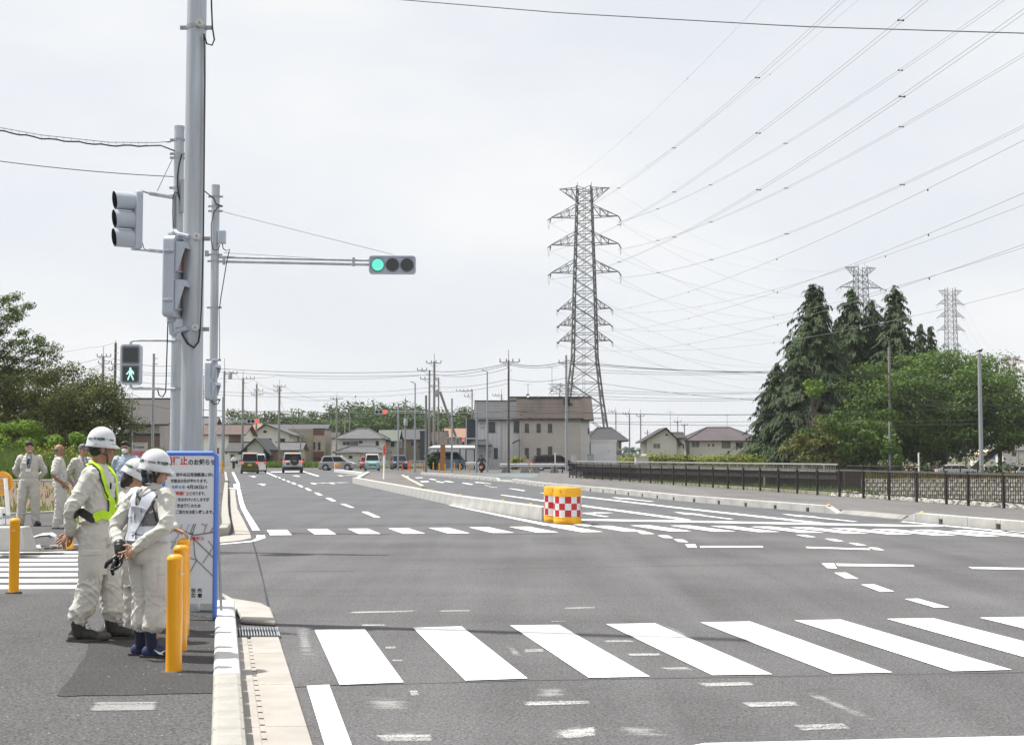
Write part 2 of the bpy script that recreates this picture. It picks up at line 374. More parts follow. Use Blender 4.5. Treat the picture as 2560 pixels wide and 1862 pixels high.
m_new = asphalt("newly laid asphalt", 0.036, 0.118, grain=0.6, warm=(0.94, 0.96, 1.01))
def sheet(name, pts, mat, z=0.003):
    q = [G(u, v, z) for u, v in pts]
    if sum(q[i].x * q[(i + 1) % len(q)].y - q[(i + 1) % len(q)].x * q[i].y for i in range(len(q))) < 0: q = q[::-1]
    return struct(name, MB().poly(q), mat)
sheet("new_left_lanes", [(606, 1314), (1000, 1311.5), (1352, 1306), (1134, 1264), (1000, 1234), (881, 1207.8), (870, 1180), (600, 1180), (572, 1186), (590, 1240)], m_new)
sheet("new_right_lanes", [(1365, 1305), (1700, 1307), (2250, 1320), (2562, 1331), (2400, 1314), (2254, 1300), (2094, 1285), (1700, 1252), (1363, 1217.7), (1246, 1203), (1060, 1187), (1003, 1191), (1052, 1221), (1134, 1250), (1360, 1298)], m_new)
# pavement at the near corner
def XK(Y): return -1.515 - 0.209 * (Y - 7.09)             # left edge of the near kerb
ZP = 0.10
mb = MB(); mb.poly([(XK(-6), -6, ZP), (XK(14.1), 14.1, ZP), (XK(14.1) - 1.2, 14.95, ZP), (-30, 15.4, ZP), (-30, -6, ZP)])
struct("pavement", mb, m_walk)
pp = [G(*q, ZP + 0.004) for q in ((541, 1708), (546, 1545), (547, 1508), (400, 1500), (300, 1515), (262, 1555), (246, 1580), (222, 1602), (214, 1640), (196, 1662), (180, 1690), (160, 1712), (142, 1737), (160, 1740), (210, 1737), (300, 1737), (420, 1733), (541, 1731))]
struct("pavement_patch", MB().poly(pp), m_patch)
gh = [G(*q, ZP + 0.004) for q in ((204, 1778), (222, 1752), (412, 1751), (404, 1776))]

# flush concrete edge of the pavement along the side street
def sgroup(name):
    o = bpy.data.objects.new(name, None); COL.objects.link(o); o["kind"] = 'structure'; return o
_bc = {}
def block_mesh(L, w, h, hole, ramp, z0=-0.08, bev=0.018):
    """kerb block in its own frame: x along, front face at y = 0, body to y = w"""
    k = (round(L, 3), w, h, hole, ramp, z0)
    if k in _bc: return _bc[k]
    mb = MB(); g = 0.004
    if ramp:
        zs = (0.02, h) if ramp > 0 else (h, 0.02)
        mb.prism([(g, 0, z0), (L - g, 0, z0), (L - g, 0, zs[1]), (g, 0, zs[0])], (0, w, 0))
    elif hole:
        a, b, ht = L / 2 - 0.085, L / 2 + 0.085, 0.105
        mb.bx(g, a, 0, w, z0, h); mb.bx(b, L - g, 0, w, z0, h); mb.bx(a, b, 0, w, ht, h); mb.bx(a, b, 0.09, w, z0, ht)
    else: mb.bx(g, L - g, 0, w, z0, h)
    me = mb.mesh("kerb_block"); _bc[k] = me; return me
def kerb(parent, pts, L, w, h, mat, hole=False, ramps=(0, 0), side=-1, bevel=0.02, mats=None, z0=-0.08, dz=0.0):
    """blocks laid along a polyline of front-face base points"""
    pts = [Vector((p[0], p[1], 0)) for p in pts]; cum = [0.0]
    for a, b in zip(pts, pts[1:]): cum.append(cum[-1] + (b - a).length)
    rl0, rl1 = (.7 if ramps[0] else 0), (.7 if ramps[1] else 0); n = max(1, round((cum[-1] - rl0 - rl1) / L)); Ls = (cum[-1] - rl0 - rl1) / n
    cuts = ([(0, rl0, 1)] if rl0 else []) + [(rl0 + i * Ls, rl0 + (i + 1) * Ls, 0) for i in range(n)] + ([(cum[-1] - rl1, cum[-1], -1)] if rl1 else [])
    def at(s):
        for i in range(len(pts) - 1):
            if s <= cum[i + 1] + 1e-6: return pts[i].lerp(pts[i + 1], (s - cum[i]) / (cum[i + 1] - cum[i]))
        return pts[-1]
    out = []
    for i, (c0, c1, rp) in enumerate(cuts):
        a, b = at(c0), at(c1); d = b - a
        me = block_mesh(d.length, w * side, h, hole and not rp, rp, z0)
        o = bpy.data.objects.new("kerb_block", me); COL.objects.link(o); o.parent = parent
        o.location = (a.x, a.y, dz + random.uniform(-0.003, 0.003)); o.rotation_euler = (0, 0, math.atan2(d.y, d.x))
        mm = mats(i, n, a) if mats else mat
        if not me.materials: me.materials.append(mm)
        o.material_slots[0].link = 'OBJECT'; o.material_slots[0].material = mm
        if bevel: 
            bv = o.modifiers.new("bevel", 'BEVEL'); bv.width = bevel; bv.segments = 2; bv.limit_method = 'ANGLE'
        out.append(o)
    return out
ed = sgroup("pavement_edging")
kerb(ed, [(XK(14.1) - 1.2, 14.97), (-30, 15.42)], 1.0, 0.22, ZP - 0.004, m_gut, side=1, bevel=0.006)

# near kerb, gutter and drain grate
nk = sgroup("near_kerb")
kz = [(XK(Y) + 0.185, Y) for Y in (14.0, 4.2)]
kerb(nk, kz, 0.47, 0.18, 0.145, m_kerb, side=-1, bevel=0.03, mats=lambda i, n, a: m_kerbw if a.y > 9.7 else m_kerb)
gt = sgroup("gutter")
def gx(Y, o): return XK(Y) + 0.19 + o
E_al = math.atan2(1, -0.209)
js = [12.05, 11.05, 9.57, 8.1, 6.62, 5.1, 3.6]
for y0, y1 in zip(js, js[1:]):
    for nm, a, b, zt in (("gutter_strip", 0.0, 0.09, 0.02), ("gutter_slab", 0.118, 0.36, 0.024)):
        mb = MB(); q = [(gx(y1 + 0.006, a), y1 + 0.006), (gx(y1 + 0.006, b), y1 + 0.006), (gx(y0 - 0.006, b), y0 - 0.006), (gx(y0 - 0.006, a), y0 - 0.006)]
        mb.prism([(x, y, -0.06) for x, y in q], (0, 0, zt + 0.06)); part(nm, mb, m_gut, gt, bevel=0.006, seg=1)
mb = MB(); mb.poly([(gx(3.6, 0.085), 3.6, 0.003), (gx(3.6, 0.125), 3.6, 0.003), (gx(12, 0.125), 12, 0.003), (gx(12, 0.085), 12, 0.003)])
part("drain_slot", mb, m_dark, gt)
mb = MB(); y = 3.6
while y < 11.9:
    mb.prism([(gx(y, 0.087), y, 0.006), (gx(y, 0.123), y, 0.006), (gx(y + 0.162, 0.123), y + 0.162, 0.006), (gx(y + 0.162, 0.087), y + 0.162, 0.006)], (0, 0, 0.01)); y += 0.20
tag(part("slot_bridges", mb, m_gut, gt), kind='stuff')
gr = thing("drain_grate", "steel slotted drain grate set in the gutter beside the whitewashed kerb", "drain grate", (gx(12.42, 0.18), 12.42, 0.0))
mb = MB(); mb.box((0, 0, 0.004), (0.37, 0.62, 0.006), rz=math.atan(0.209)); part("drain_pit", mb, m_dark, gr)
for i in range(15):
    a = -0.175 + i * 0.025; mb = MB(); mb.box((a, -a * 0.0, 0.016), (0.010, 0.58, 0.018), rz=math.atan(0.209)); part("grate_bar", mb, m_steel2, gr)
mb = MB()
for sx in (-0.19, 0.19): mb.box((sx, 0, 0.016), (0.012, 0.64, 0.022), rz=math.atan(0.209))
part("grate_frame", mb, m_steel2, gr)
ap = [G(*q, 0.0) for q in ((547, 1488), (583, 1507), (654, 1519), (676, 1530), (690, 1566), (604, 1560), (598, 1545), (560, 1500))]
mb = MB(); mb.prism([(p.x, p.y, 0.004) for p in ap], (0, 0, 0.05)); part("corner_apron", mb, m_gut, gt, bevel=0.03)
struct("gravel_patch", MB().poly([G(*q, ZP + 0.003) for q in ((480, 1512), (540, 1510), (544, 1540), (482, 1545))]), M("brown grit", (0.2, 0.17, 0.13), 0.95, 0, 0.5, 60, 0.8, 90))

# far corner: pavement, kerb, gutter
def XF(Y): return -11.5 - 0.209 * (Y - 36)
fk = [G(*q, 0.0) for q in ((585, 1343), (577, 1325), (572, 1300), (570, 1272), (570, 1243), (570, 1213))]
mb = MB(); mb.poly([(-45, 22.5, ZP), (XA(230, 22.9), 22.95, ZP), (fk[0].x - 2.4, 25.6, ZP), (fk[0].x - 0.95, 26.75, ZP), (fk[0].x - 0.36, 27.1, ZP)] + [(p.x - 0.16, p.y, ZP) for p in fk[1:]] + [(XA(562, 116), 116, ZP), (XF(116), 116, ZP), (XF(36), 36, ZP), (XF(36) - 4.5, 27.5, ZP), (-45, 27.2, ZP)])
struct("far_pavement", mb, m_walk)
fkg = sgroup("far_corner_kerb")
kerb(fkg, [(fk[0].x - 2.4, 25.45), (fk[0].x - 0.9, fk[0].y), (fk[0].x - 0.2, fk[0].y + 0.35), fk[1], fk[2], fk[3], fk[4], fk[5]], 0.6, 0.18, 0.17, m_kerb, side=1, bevel=0.025)
q0, q1 = G(571, 1208), G(566, 1184)
kerb(fkg, [q0, q1], 0.9, 0.18, 0.17, m_kerb, side=1, bevel=0.02)
kerb(fkg, [(-45, 22.4), (XA(230, 22.8), 22.8), (fk[0].x - 2.4, 25.45)], 1.2, 0.14, 0.105, m_gut, side=1, bevel=0.005)
fg = sgroup("far_gutter")
gp = [((588, 1337), (626, 1337)), ((580, 1300), (606, 1297)), ((577, 1274), (594, 1274)), ((576, 1243), (589, 1243)), ((575, 1224), (588, 1224))]
gp = [(G(*a), G(*b)) for a, b in gp]
for (a0, b0), (a1, b1) in zip(gp, gp[1:]):
    L = (a1 - a0).length; n = max(1, round(L / 1.4))
    for i in range(n):
        t0, t1 = (i + 0.01) / n, (i + 0.99) / n
        q = [a0.lerp(a1, t0), b0.lerp(b1, t0), b0.lerp(b1, t1), a0.lerp(a1, t1)]
        mb = MB(); mb.prism([(p.x, p.y, -0.03) for p in q], (0, 0, 0.05)); part("gutter_slab", mb, m_gut, fg)
ap = [G(*q) for q in ((505, 1352), (560, 1341), (588, 1338), (626, 1337), (628, 1346), (600, 1352), (560, 1356), (505, 1360))]
mb = MB(); mb.prism([(p.x, p.y, -0.03) for p in ap], (0, 0, 0.042)); part("corner_apron", mb, m_gut, fg)
mb = MB(); mb.poly([(-75, 27.6, 0.06), (XF(36) - 4.7, 27.7, 0.06), (XF(36) - 0.15, 36, 0.06), (XF(79), 79, 0.06), (-75, 79, 0.06)])
struct("tilled_field", mb, m_dirt)
mb = MB(); mb.poly([(-20, 27.7, 0.066), (XF(36) - 4.7, 27.75, 0.066), (XF(36) - 0.2, 36, 0.066), (XF(44) - 0.3, 44, 0.066), (-13.6, 39, 0.066), (-16, 33, 0.066), (-20, 31.5, 0.066)])
struct("grass_verge", mb, m_grass)
ce = sgroup("path_edging")
kerb(ce, [(-40, 27.45), (XF(36) - 4.6, 27.6), (XF(36) - 0.05, 36.0), (XF(70), 70)], 1.2, 0.14, 0.15, m_conc, side=1, bevel=0.01)
cs = sgroup("field_footpath")
kerb(cs, [(-60, 76), (XF(80) - 0.5, 79.5)], 2.4, 1.6, 0.17, m_conc, side=1, bevel=0)
mb = MB(); xs = [-90 + i * 4 for i in range(17)]
for x0, x1 in zip(xs, xs[1:]):
    for (y0, z0), (y1, z1) in zip(((80, 0.05), (84, 0.5), (92, 0.8)), ((84, 0.5), (92, 0.8), (118, 0.6))):
        k = 0.0 if x1 >= xs[-1] else 1.0
        mb.poly([(x0, y0, z0), (x1, y0, -0.06 + (z0 + 0.06) * k), (x1, y1, -0.06 + (z1 + 0.06) * k), (x0, y1, z1)])
struct("grass_bank", mb, m_grass)

# right-hand pavement with its raised kerb, and the kerbed islands
kA = [G(*q) for q in ((1052, 1186.8), (1140, 1194), (1246, 1203))]
kB = [G(*q) for q in ((1276, 1205.6), (1363, 1217.7), (1500, 1230), (1700, 1252), (2094, 1285))]
kC = [G(*q) for q in ((2254, 1300), (2400, 1314), (2562, 1328), (2760, 1346))]
mb = MB()
zz = 0.17
mb.poly([(p.x + 0.2, p.y, zz) for p in kA + kB + kC] + [(kC[-1].x + 3, kC[-1].y - 3, zz), (fence_at(22).x + 0.9, 22, zz)] + [(fence_at(Y).x + 0.45, Y, zz) for Y in (30, 60, 91)] + [(fence_at(91).x + 0.5, 97, zz), (4.6, 114, zz), (-7.2, 118, zz)])
rp_ = struct("right_pavement", mb, m_walk2)
for v in rp_.data.vertices: v.co.z = 0.10
rk = sgroup("right_kerb")
for pts, rmp in ((kA, (0, 1)), (kB, (1, 1)), (kC, (1, 0))): kerb(rk, pts, 2.0, 0.2, 0.21, m_conc, hole=True, ramps=rmp, side=1, bevel=0.015)
mb = MB()
for a, b in ((kA[-1], kB[0]), (kB[-1], kC[0])):
    d = (b - a).normalized(); nrm = Vector((-d.y, d.x, 0)); nrm = nrm if nrm.x > 0 else -nrm
    q = [(a.x, a.y), (b.x, b.y), (b.x + nrm.x * 0.3, b.y + nrm.y * 0.3), (a.x + nrm.x * 0.3, a.y + nrm.y * 0.3)]; q = q if (b - a).cross(nrm).z > 0 else [q[1], q[0], q[3], q[2]]
    n3 = nrm if (b - a).cross(nrm).z > 0 else nrm; P0 = [Vector((x, y, 0)) for x, y in q[:2]]
    rows = [[p + n3 * o + Vector((0, 0, z)) for p in P0] for o, z in ((0, -.05), (0, .025), (.14, .104), (.42, .104))]
    for r0, r1 in zip(rows, rows[1:]): mb.poly([r0[0], r0[1], r1[1], r1[0]])
part("dropped_kerb", mb, m_concd, rk)
def on_line(u, pts):
    """the point of a ground polyline seen at photo column u"""
    us = [CX + FPX * p.x / p.y for p in pts]
    for a, b, ua, ub in zip(pts, pts[1:], us, us[1:]):
        if min(ua, ub) <= u <= max(ua, ub):
            k = (u - CX) / FPX; d = b - a; return a + d * ((k * a.y - a.x) / (d.x - k * d.y))
    return pts[-1]
st_ = M("orange reflector", (0.8, 0.42, 0.12), 0.4)
for q in ((1370, 0), (1616, 0), (2060, 0), (2290, 0), (2555, 0)):
    p = on_line(q[0], kA if q[0] < 1250 else kB if q[0] < 2090 else kC); mb = MB(); mb.lathe([(0.06, 0), (0.05, 0.02), (0.025, 0.035)], (p.x + .1, p.y, 0.212), 8); part("reflector", mb, st_, rk)
med = sgroup("median_island")
mA = [G(*q) for q in ((881, 1207.8), (1000, 1234), (1134, 1264), (1354, 1301))]
kerb(med, mA, 1.2, 0.26, 0.33, m_conc, side=1, bevel=0.02)
mE = [G(*q) for q in ((917, 1186), (881, 1207.8))]
kerb(med, mE, 1.5, 0.25, 0.24, m_kerbw, side=1, bevel=0.02)
mR = [G(*q) for q in ((1003, 1191.5), (1016, 1200), (1052, 1221))]
kerb(med, mR, 1.2, 0.18, 0.14, M("cream kerb", (0.62, 0.5, 0.33), 0.8, 0, 0.1), side=1, bevel=0.02)
mb = MB(); mb.poly([(p.x + 0.2, p.y, 0.13) for p in mA[:2]] + [(mA[1].lerp(mA[2], 0.45).x + 0.2, mA[1].lerp(mA[2], 0.45).y, 0.13)] + [(p.x, p.y, 0.13) for p in mR[::-1]] + [(mE[0].x + 0.2, mE[0].y, 0.13)])
part("island_top", mb, m_isl, med)
for q in ((1070, 0), (1141, 0), (1245, 0), (1314, 0)):
    p = on_line(q[0], mA); mb = MB(); mb.lathe([(0.06, 0), (0.05, 0.02), (0.025, 0.035)], (p.x + .13, p.y, 0.332), 8); part("reflector", mb, st_, med)
far_med = sgroup("far_median_island")
mF = [G(*q) for q in ((835, 1180), (870, 1184), (905, 1189.5))]
kerb(far_med, mF, 1.5, 0.3, 0.26, m_kerbw, side=1, bevel=0.02)
mb = MB(); mb.poly([(mF[0].x + .3, mF[0].y, 0.12), (mF[2].x + .2, mF[2].y, 0.12), (mF[2].x + 3.0, mF[2].y + 1, 0.12), (mF[0].x + 1.2, mF[0].y + .5, 0.12)]); part("island_top", mb, m_isl, far_med)

# ------------------------------------------------------------------ painted markings
def road_marks(name, polys, mat, z=0.0065):
    o = sgroup(name)
    for q in polys:
        mb = MB(); pts = [G(u, v, z) for u, v in q]
        if sum((pts[i].x * pts[(i + 1) % len(pts)].y - pts[(i + 1) % len(pts)].x * pts[i].y) for i in range(len(pts))) < 0: pts = pts[::-1]
        part("stripe", mb.poly(pts), mat, o)
    return o
def soft_marks(name, polys, mat, z, soft, o=None):
    o = o or sgroup(name)
    for q in polys:
        if len(q) != 4: q = [q[0], q[len(q) // 3], q[2 * len(q) // 3], q[-1]]
        p = [G(u, v, z) for u, v in q]; nx, ny = 14, 8; vs = []; wv = []
        for j in range(ny + 1):
            for i in range(nx + 1):
                s_, t_ = i / nx, j / ny; vs.append(p[0].lerp(p[1], s_).lerp(p[3].lerp(p[2], s_), t_)); wv.append(min(1.0, min(s_, 1 - s_, t_, 1 - t_) * 2 / soft) - 1)
        mb = MB(); w = nx + 1; mb.add(vs, [(j * w + i, j * w + i + 1, (j + 1) * w + i + 1, (j + 1) * w + i) for j in range(ny) for i in range(nx)])
        k = part("worn_stripe", mb, mat, o); a = k.data.attributes.new("wear", 'FLOAT', 'POINT'); a.data.foreach_set("value", [x * 1.6 for x in wv])
    return o
near = [((786.6, 1573.7), (911.8, 1571.1), (1009.3, 1704.2), (849.2, 1710.4)), ((1032.6, 1568), (1154.3, 1564.9), (1319.2, 1694.5), (1163.1, 1699.8)),
        ((1275.6, 1562.3), (1397.3, 1560.9), (1625, 1690), (1472, 1693)), ((1515.4, 1558.9), (1637.9, 1557.1), (1930.9, 1684.2), (1780.4, 1686.5)),
        ((1751, 1554.7), (1874.8, 1552.4), (2231.4, 1679.5), (2081.4, 1682.8)), ((1986, 1549.6), (2102, 1547.7), (2529.7, 1673), (2380.5, 1676.7)),
        ((2216.5, 1545.8), (2333.3, 1544.4), (2824, 1669), (2667, 1671)), ((2448.8, 1543), (2568, 1541), (3110, 1665), (2959, 1667))]
road_marks("zebra_crossing", near, m_line2); soft_marks("worn_marking", [((222, 1752), (412, 1751), (404, 1776), (204, 1778))], m_worn2, ZP + .004, .25)
far = []
for k in range(19):
    u = 667 + 100.45 * k + (3.5 * math.sin(math.pi * k / 19)); v = table(u, [667, 774, 877, 980, 1290, 1592, 1793, 1990, 2185, 2475], [1324.1, 1322, 1321, 1320, 1316, 1312.5, 1314.2, 1317.8, 1322, 1327])
    dx, dv = 8 + 10.2 * k, 12.8 + 0.22 * k
    far.append(((u, v), (u + 50, v - 0.4), (u + 50 + dx + 5, v + dv - 0.4), (u + dx, v + dv)))
road_marks("far_zebra_crossing", far, m_line2)
sc = sgroup("side_zebra_crossing")
for k in range(9):
    d0 = 16.6 + 0.86 * k; mb = MB(); xr = -5.05 - 0.21 * (d0 - 17)
    mb.poly([(-16, d0 - 0.5, 0.004), (xr, d0 - 0.02, 0.004), (xr - 0.09, d0 + 0.42, 0.004), (-16, d0 - 0.06, 0.004)]); part("stripe", mb, m_line2, sc)
def c8(*p): return [(500 + x / 4.532, 1060 + y / 4.532) for x, y in p]
def c7(*p): return [(900 + x / 4.532, 900 + y / 4.532) for x, y in p]
def c6(*p): return [(1200 + x / 4.536, 1100 + y / 4.536) for x, y in p]
def c5(*p): return [(1500 + x / 2.1396, 1300 + y / 2.1396) for x, y in p]
def c2(*p): return [(1700 + x / 2.637, 1000 + y / 2.637) for x, y in p]
def c4(*p): return [(500 + x / 2.268, 1400 + y / 2.268) for x, y in p]
dashes = [c8((1827, 990), (1898, 990), (2045, 1055), (1977, 1055)), c8((1590, 903), (1645, 903), (1753, 945), (1702, 945)), c8((1420, 835), (1478, 835), (1545, 870), (1490, 870)),
          c8((1290, 775), (1335, 775), (1392, 805), (1345, 805)), c8((1185, 724), (1225, 724), (1270, 752), (1230, 752)), c8((1103, 688), (1138, 688), (1173, 711), (1140, 711)),
          c8((1030, 660), (1065, 660), (1095, 682), (1063, 682)), c8((975, 640), (1003, 640), (1027, 657), (1000, 657)), c8((923, 620), (948, 620), (970, 634), (946, 634)), c8((880, 600), (902, 600), (922, 613), (903, 613)),
          c8((735, 543), (765, 543), (882, 598), (855, 598)), c8((1140, 532), (1170, 532), (1357, 587), (1325, 590)),
          c8((358, 545), (385, 545), (452, 680), (422, 680)), c8((378, 680), (448, 680), (455, 720), (385, 720)), c8((418, 735), (457, 735), (492, 880), (520, 955), (678, 1200), (595, 1203), (465, 955), (443, 880)),
          c8((238, 716), (450, 727), (450, 735), (238, 724)), c8((480, 543), (735, 543), (735, 550), (480, 550)), c8((800, 538), (1120, 535), (1120, 541), (800, 544)),
          c8((232, 1353), (580, 1320), (640, 1290), (640, 1257), (735, 1257), (742, 1285), (650, 1318), (580, 1333), (232, 1362))]
road_marks("left_lane_lines", dashes, m_line)
rl = [[(1250, 1236.8), (1256, 1236.4), (1363, 1250.5), (1453, 1261.5), (1700, 1294), (1728, 1299), (1716, 1301), (1690, 1297), (1453, 1264.8), (1363, 1253.5)],
      [(1452, 1239.6), (1700, 1267.8), (2068, 1307), (2050, 1309), (1700, 1270.6), (1452, 1241.6)],
      [(1440, 1296.4), (1700, 1300.3), (2240, 1310.8), (2370, 1314), (2330, 1316), (2240, 1315), (1700, 1304.6), (1440, 1300)],
      c6((35, 512), (60, 512), (195, 531), (170, 534)), c6((322, 547), (350, 547), (517, 570), (490, 575)), c6((675, 595), (700, 595), (800, 606), (780, 610)),
      c7((680, 1370), (770, 1368), (782, 1378), (695, 1380)), c7((775, 1345), (800, 1343), (872, 1353), (840, 1357)), c7((945, 1369), (975, 1367), (1067, 1381), (1035, 1384)),
      c7((850, 1373), (880, 1371), (962, 1384), (930, 1388)), c7((1150, 1390), (1180, 1388), (1287, 1406), (1250, 1410)), c7((1395, 1418), (1425, 1416), (1557, 1439), (1520, 1443)),
      c7((620, 1330), (700, 1328), (717, 1333), (640, 1335)), c7((490, 1314), (545, 1314), (560, 1320), (505, 1320)),
      [(1120, 1262), (1128, 1262), (1372, 1309), (1440, 1314), (1430, 1317), (1362, 1313)], [(1360, 1299), (1372, 1298), (1480, 1312), (1470, 1316)],
      [(2258, 1302.6), (2562, 1331), (2700, 1345), (2690, 1347), (2540, 1331.6), (2250, 1303.8)]]
road_marks("right_lane_lines", rl, m_line)
def arrow(cx_, cy_, L, kind=0):
    """a straight or turning lane arrow lying along the road, long axis L metres"""
    p = G(cx_, cy_); d = Vector((-0.2046, 0.9788, 0)); n = Vector((0.9788, 0.2046, 0))
    def q(a, b): r = p + d * (a * L) + n * (b * L); return (r.x, r.y, 0.0065)
    if kind == 0: pl = [[q(-.5, -.017), q(-.5, .017), q(.1, .017), q(.1, -.017)], [q(.1, -.055), q(.1, .055), q(.5, 0)]]
    else:
        s = kind; pl = [[q(-.5, -.02), q(-.5, .02), q(.15, .02), q(.15, -.02)], [q(.10, .0), q(.2, .0), q(.2, .11 * s), q(.10, .11 * s)], [q(.03, .10 * s), q(.27, .10 * s), q(.15, .24 * s)]]
    o = sgroup("lane_arrow")
    for x in pl:
        a = [Vector(t) for t in x]
        if (a[1] - a[0]).cross(a[2] - a[0]).z < 0: x = x[::-1]
        part("arrow_piece", MB().poly(x), m_line, o)
for a in ((656, 1211, 5, 0), (633, 1191.2, 6, 0), (781, 1207.8, 5, 1), (826, 1207, 5, 1), (742, 1189.7, 6, 0), (848, 1188.5, 6, 1), (1206, 1207, 5, 0), (1578, 1248, 5, 0), (1472, 1284.5, 3.6, 1), (1752, 1288, 4.5, 0), (2040, 1293.5, 4.5, 0)): arrow(*a)
ctr = [c5((455, 128), (510, 128), (518, 145), (470, 145)), c5((533, 137), (868, 137), (874, 145), (538, 146)), c5((1100, 141), (1440, 151), (1446, 158), (1106, 148)), c5((1432, 144), (1482, 146), (1522, 160), (1472, 158)),
       c5((200, 63), (262, 64), (292, 73), (225, 73)), c5((308, 80), (365, 81), (392, 95), (340, 94)), c5((393, 101), (445, 103), (474, 117), (420, 115)),
       c5((1045, 77), (1100, 78), (1158, 90), (1102, 89)), c5((1200, 98), (1250, 99), (1307, 112), (1251, 111)), c5((1328, 120), (1375, 122), (1429, 135), (1372, 133)),
       c5((1186, 230), (1252, 230), (1267, 257), (1214, 255)), c5((1260, 231), (1675, 238), (1682, 247), (1274, 244)), c5((1970, 249), (2700, 262), (2720, 272), (1995, 259)),
       c5((1252, 280), (1315, 279), (1383, 312), (1318, 312)), c5((1395, 343), (1467, 342), (1575, 380), (1500, 382)), c5((1630, 420), (1702, 418), (1870, 465), (1793, 467)),
       c4((605, 710), (732, 704), (862, 1048), (960, 1300), (800, 1300), (708, 1048)), c5((560, 1190), (2268, 1152), (2700, 1144), (2700, 1260), (-200, 1330))]
road_marks("junction_lines", ctr, m_line)
worn = [c5((470, 868), (835, 858), (874, 882), (530, 893)), c5((703, 970), (1078, 960), (1120, 993), (770, 1002)), c5((973, 1090), (1335, 1080), (1388, 1115), (1060, 1130)),
        c5((115, 710), (340, 708), (358, 724), (140, 726)), c5((300, 785), (480, 783), (525, 802), (350, 806)), c5((0, 640), (180, 640), (220, 652), (0, 652)),
        c4((1180, 733), (1235, 731), (1252, 768), (1190, 768)), c4((1050, 487), (1115, 486), (1125, 500), (1040, 500)), c4((1810, 500), (1960, 498), (1970, 520), (1830, 524)),
        c4((1775, 797), (2268, 790), (2268, 815), (1800, 827)), c4((820, 290), (1270, 282), (1270, 292), (780, 302)), c4((1330, 284), (1560, 280), (1560, 290), (1330, 292)), c4((2040, 267), (2268, 262), (2268, 274), (2040, 277)),
        c4((950, 985), (1355, 980), (1362, 1030), (1000, 1030)), c4((1980, 970), (2268, 930), (2268, 1000), (2060, 1020)), c4((1080, 560), (1160, 560), (1160, 572), (1080, 572)), c4((900, 362), (1070, 362), (1070, 370), (900, 372)), c4((1975, 343), (2090, 341), (2090, 347), (1975, 349))]
soft_marks("worn_lines", worn, m_worn, 0.0045, .3)
blurs = [c5((880, 850), (1010, 850), (1775, 1158), (1560, 1158)), c4((480, 290), (640, 285), (720, 700), (560, 700)), c4((800, 740), (1260, 735), (1360, 900), (850, 910)), c4((930, 950), (1340, 950), (1420, 1048), (960, 1048)),
         c4((1850, 700), (2100, 690), (2220, 800), (1800, 830)), c4((1890, 960), (2268, 880), (2268, 1048), (1900, 1048)), c5((0, 1060), (300, 1085), (600, 1190), (0, 1195)), c4((1690, 450), (1800, 470), (1900, 600), (1750, 560)), c5((200, 500), (330, 540), (640, 690), (560, 680))]
soft_marks("ground_off_lines", blurs, m_worn2, 0.0034, .9)
# seams in the asphalt
m_seam = M("tar seam", (0.022, 0.022, 0.023), 0.8, 0, 0.2)
sm = sgroup("road_seams")
def seam(pts, w=0.02):
    mb = MB(); g = []
    for (a, b) in zip(pts, pts[1:]):
        for i in range(6): g.append(G(lerp(a[0], b[0], i / 6) + random.uniform(-1, 1), lerp(a[1], b[1], i / 6), 0.0025))
    g.append(G(*pts[-1], 0.0025)); L = []; Rr = []
    for i, p in enumerate(g):
        d = (g[min(i + 1, len(g) - 1)] - g[max(0, i - 1)]).normalized(); n = Vector((-d.y, d.x, 0)) * w * random.uniform(0.3, 0.7)
        L.append(p + n); Rr.append(p - n)
    k = len(g); mb.add(L + Rr, [(i, k + i, k + i + 1, i + 1) for i in range(k - 1)]); part("seam", mb, m_seam, sm)
seam([(631, 1346), (640, 1380), (662, 1470), (672, 1520), (686, 1560)], 0.022); seam([(612, 1320), (1000, 1314.5), (1345, 1311)], 0.05); seam([(560, 1429), (1100, 1424), (1800, 1412), (2560, 1416)], 0.014)
seam([(850, 1713), (1320, 1700), (2560, 1680)], 0.012); seam([(690, 1566), (720, 1710), (760, 1862)], 0.012); seam([(720, 1717), (850, 1711)], 0.02)
# ================================================================== NEAR STREET FURNITURE
def on(u, v, z=ZP): return G(u, v, z)
# --- bollards
m_bol = M("bollard orange", (0.88, 0.385, 0.004), 0.33, 0, 0.05, 3, coat=0.3)
m_refl = M("reflective tape", (0.72, 0.58, 0.38), 0.35, 0.1, 0.05)
def make_bollard(r=0.055, h=0.80):
    t = thing("bollard", "", "bollard", group="orange-yellow bollards")
    mb = MB(); mb.lathe([(r, 0), (r, h - 0.045), (r * 1.03, h - 0.042), (r * 1.02, h - 0.03), (r * 0.9, h - 0.014), (r * 0.6, h - 0.003), (0.004, h)], n=24); part("post", mb, m_bol, t, smooth=False, auto=True)
    mb = MB(); mb.lathe([(r * 1.6, -0.02), (r * 1.6, 0.004), (r * 1.05, 0.006)], n=20); part("base_collar", mb, m_walk, t)
    mb = MB(); mb.box((r * 0.62, -r * 0.82, h * 0.83), (0.035, 0.004, 0.012), rz=R(37)); part("badge", mb, m_refl, t)
    return t
bol0 = make_bollard(); first = [True]
def bollard(p, label, k=1.0, rz=0.0):
    if first[0]: o = bol0; first[0] = False
    else: o = copy_tree(bol0)
    o.location = p; o.rotation_euler = (0, 0, rz); o.scale = (k, k, k); o["label"] = label; return o
bollard(on(434, 1678), "orange-yellow bollard nearest the camera, standing in front of two others by the kerb", rz=0.5)
bollard(on(449, 1627), "orange-yellow bollard in the middle of the three behind the kerb", rz=1.2)
bollard(on(456, 1590), "orange-yellow bollard under a worker's hand beside the blue framed notice", rz=0.2)
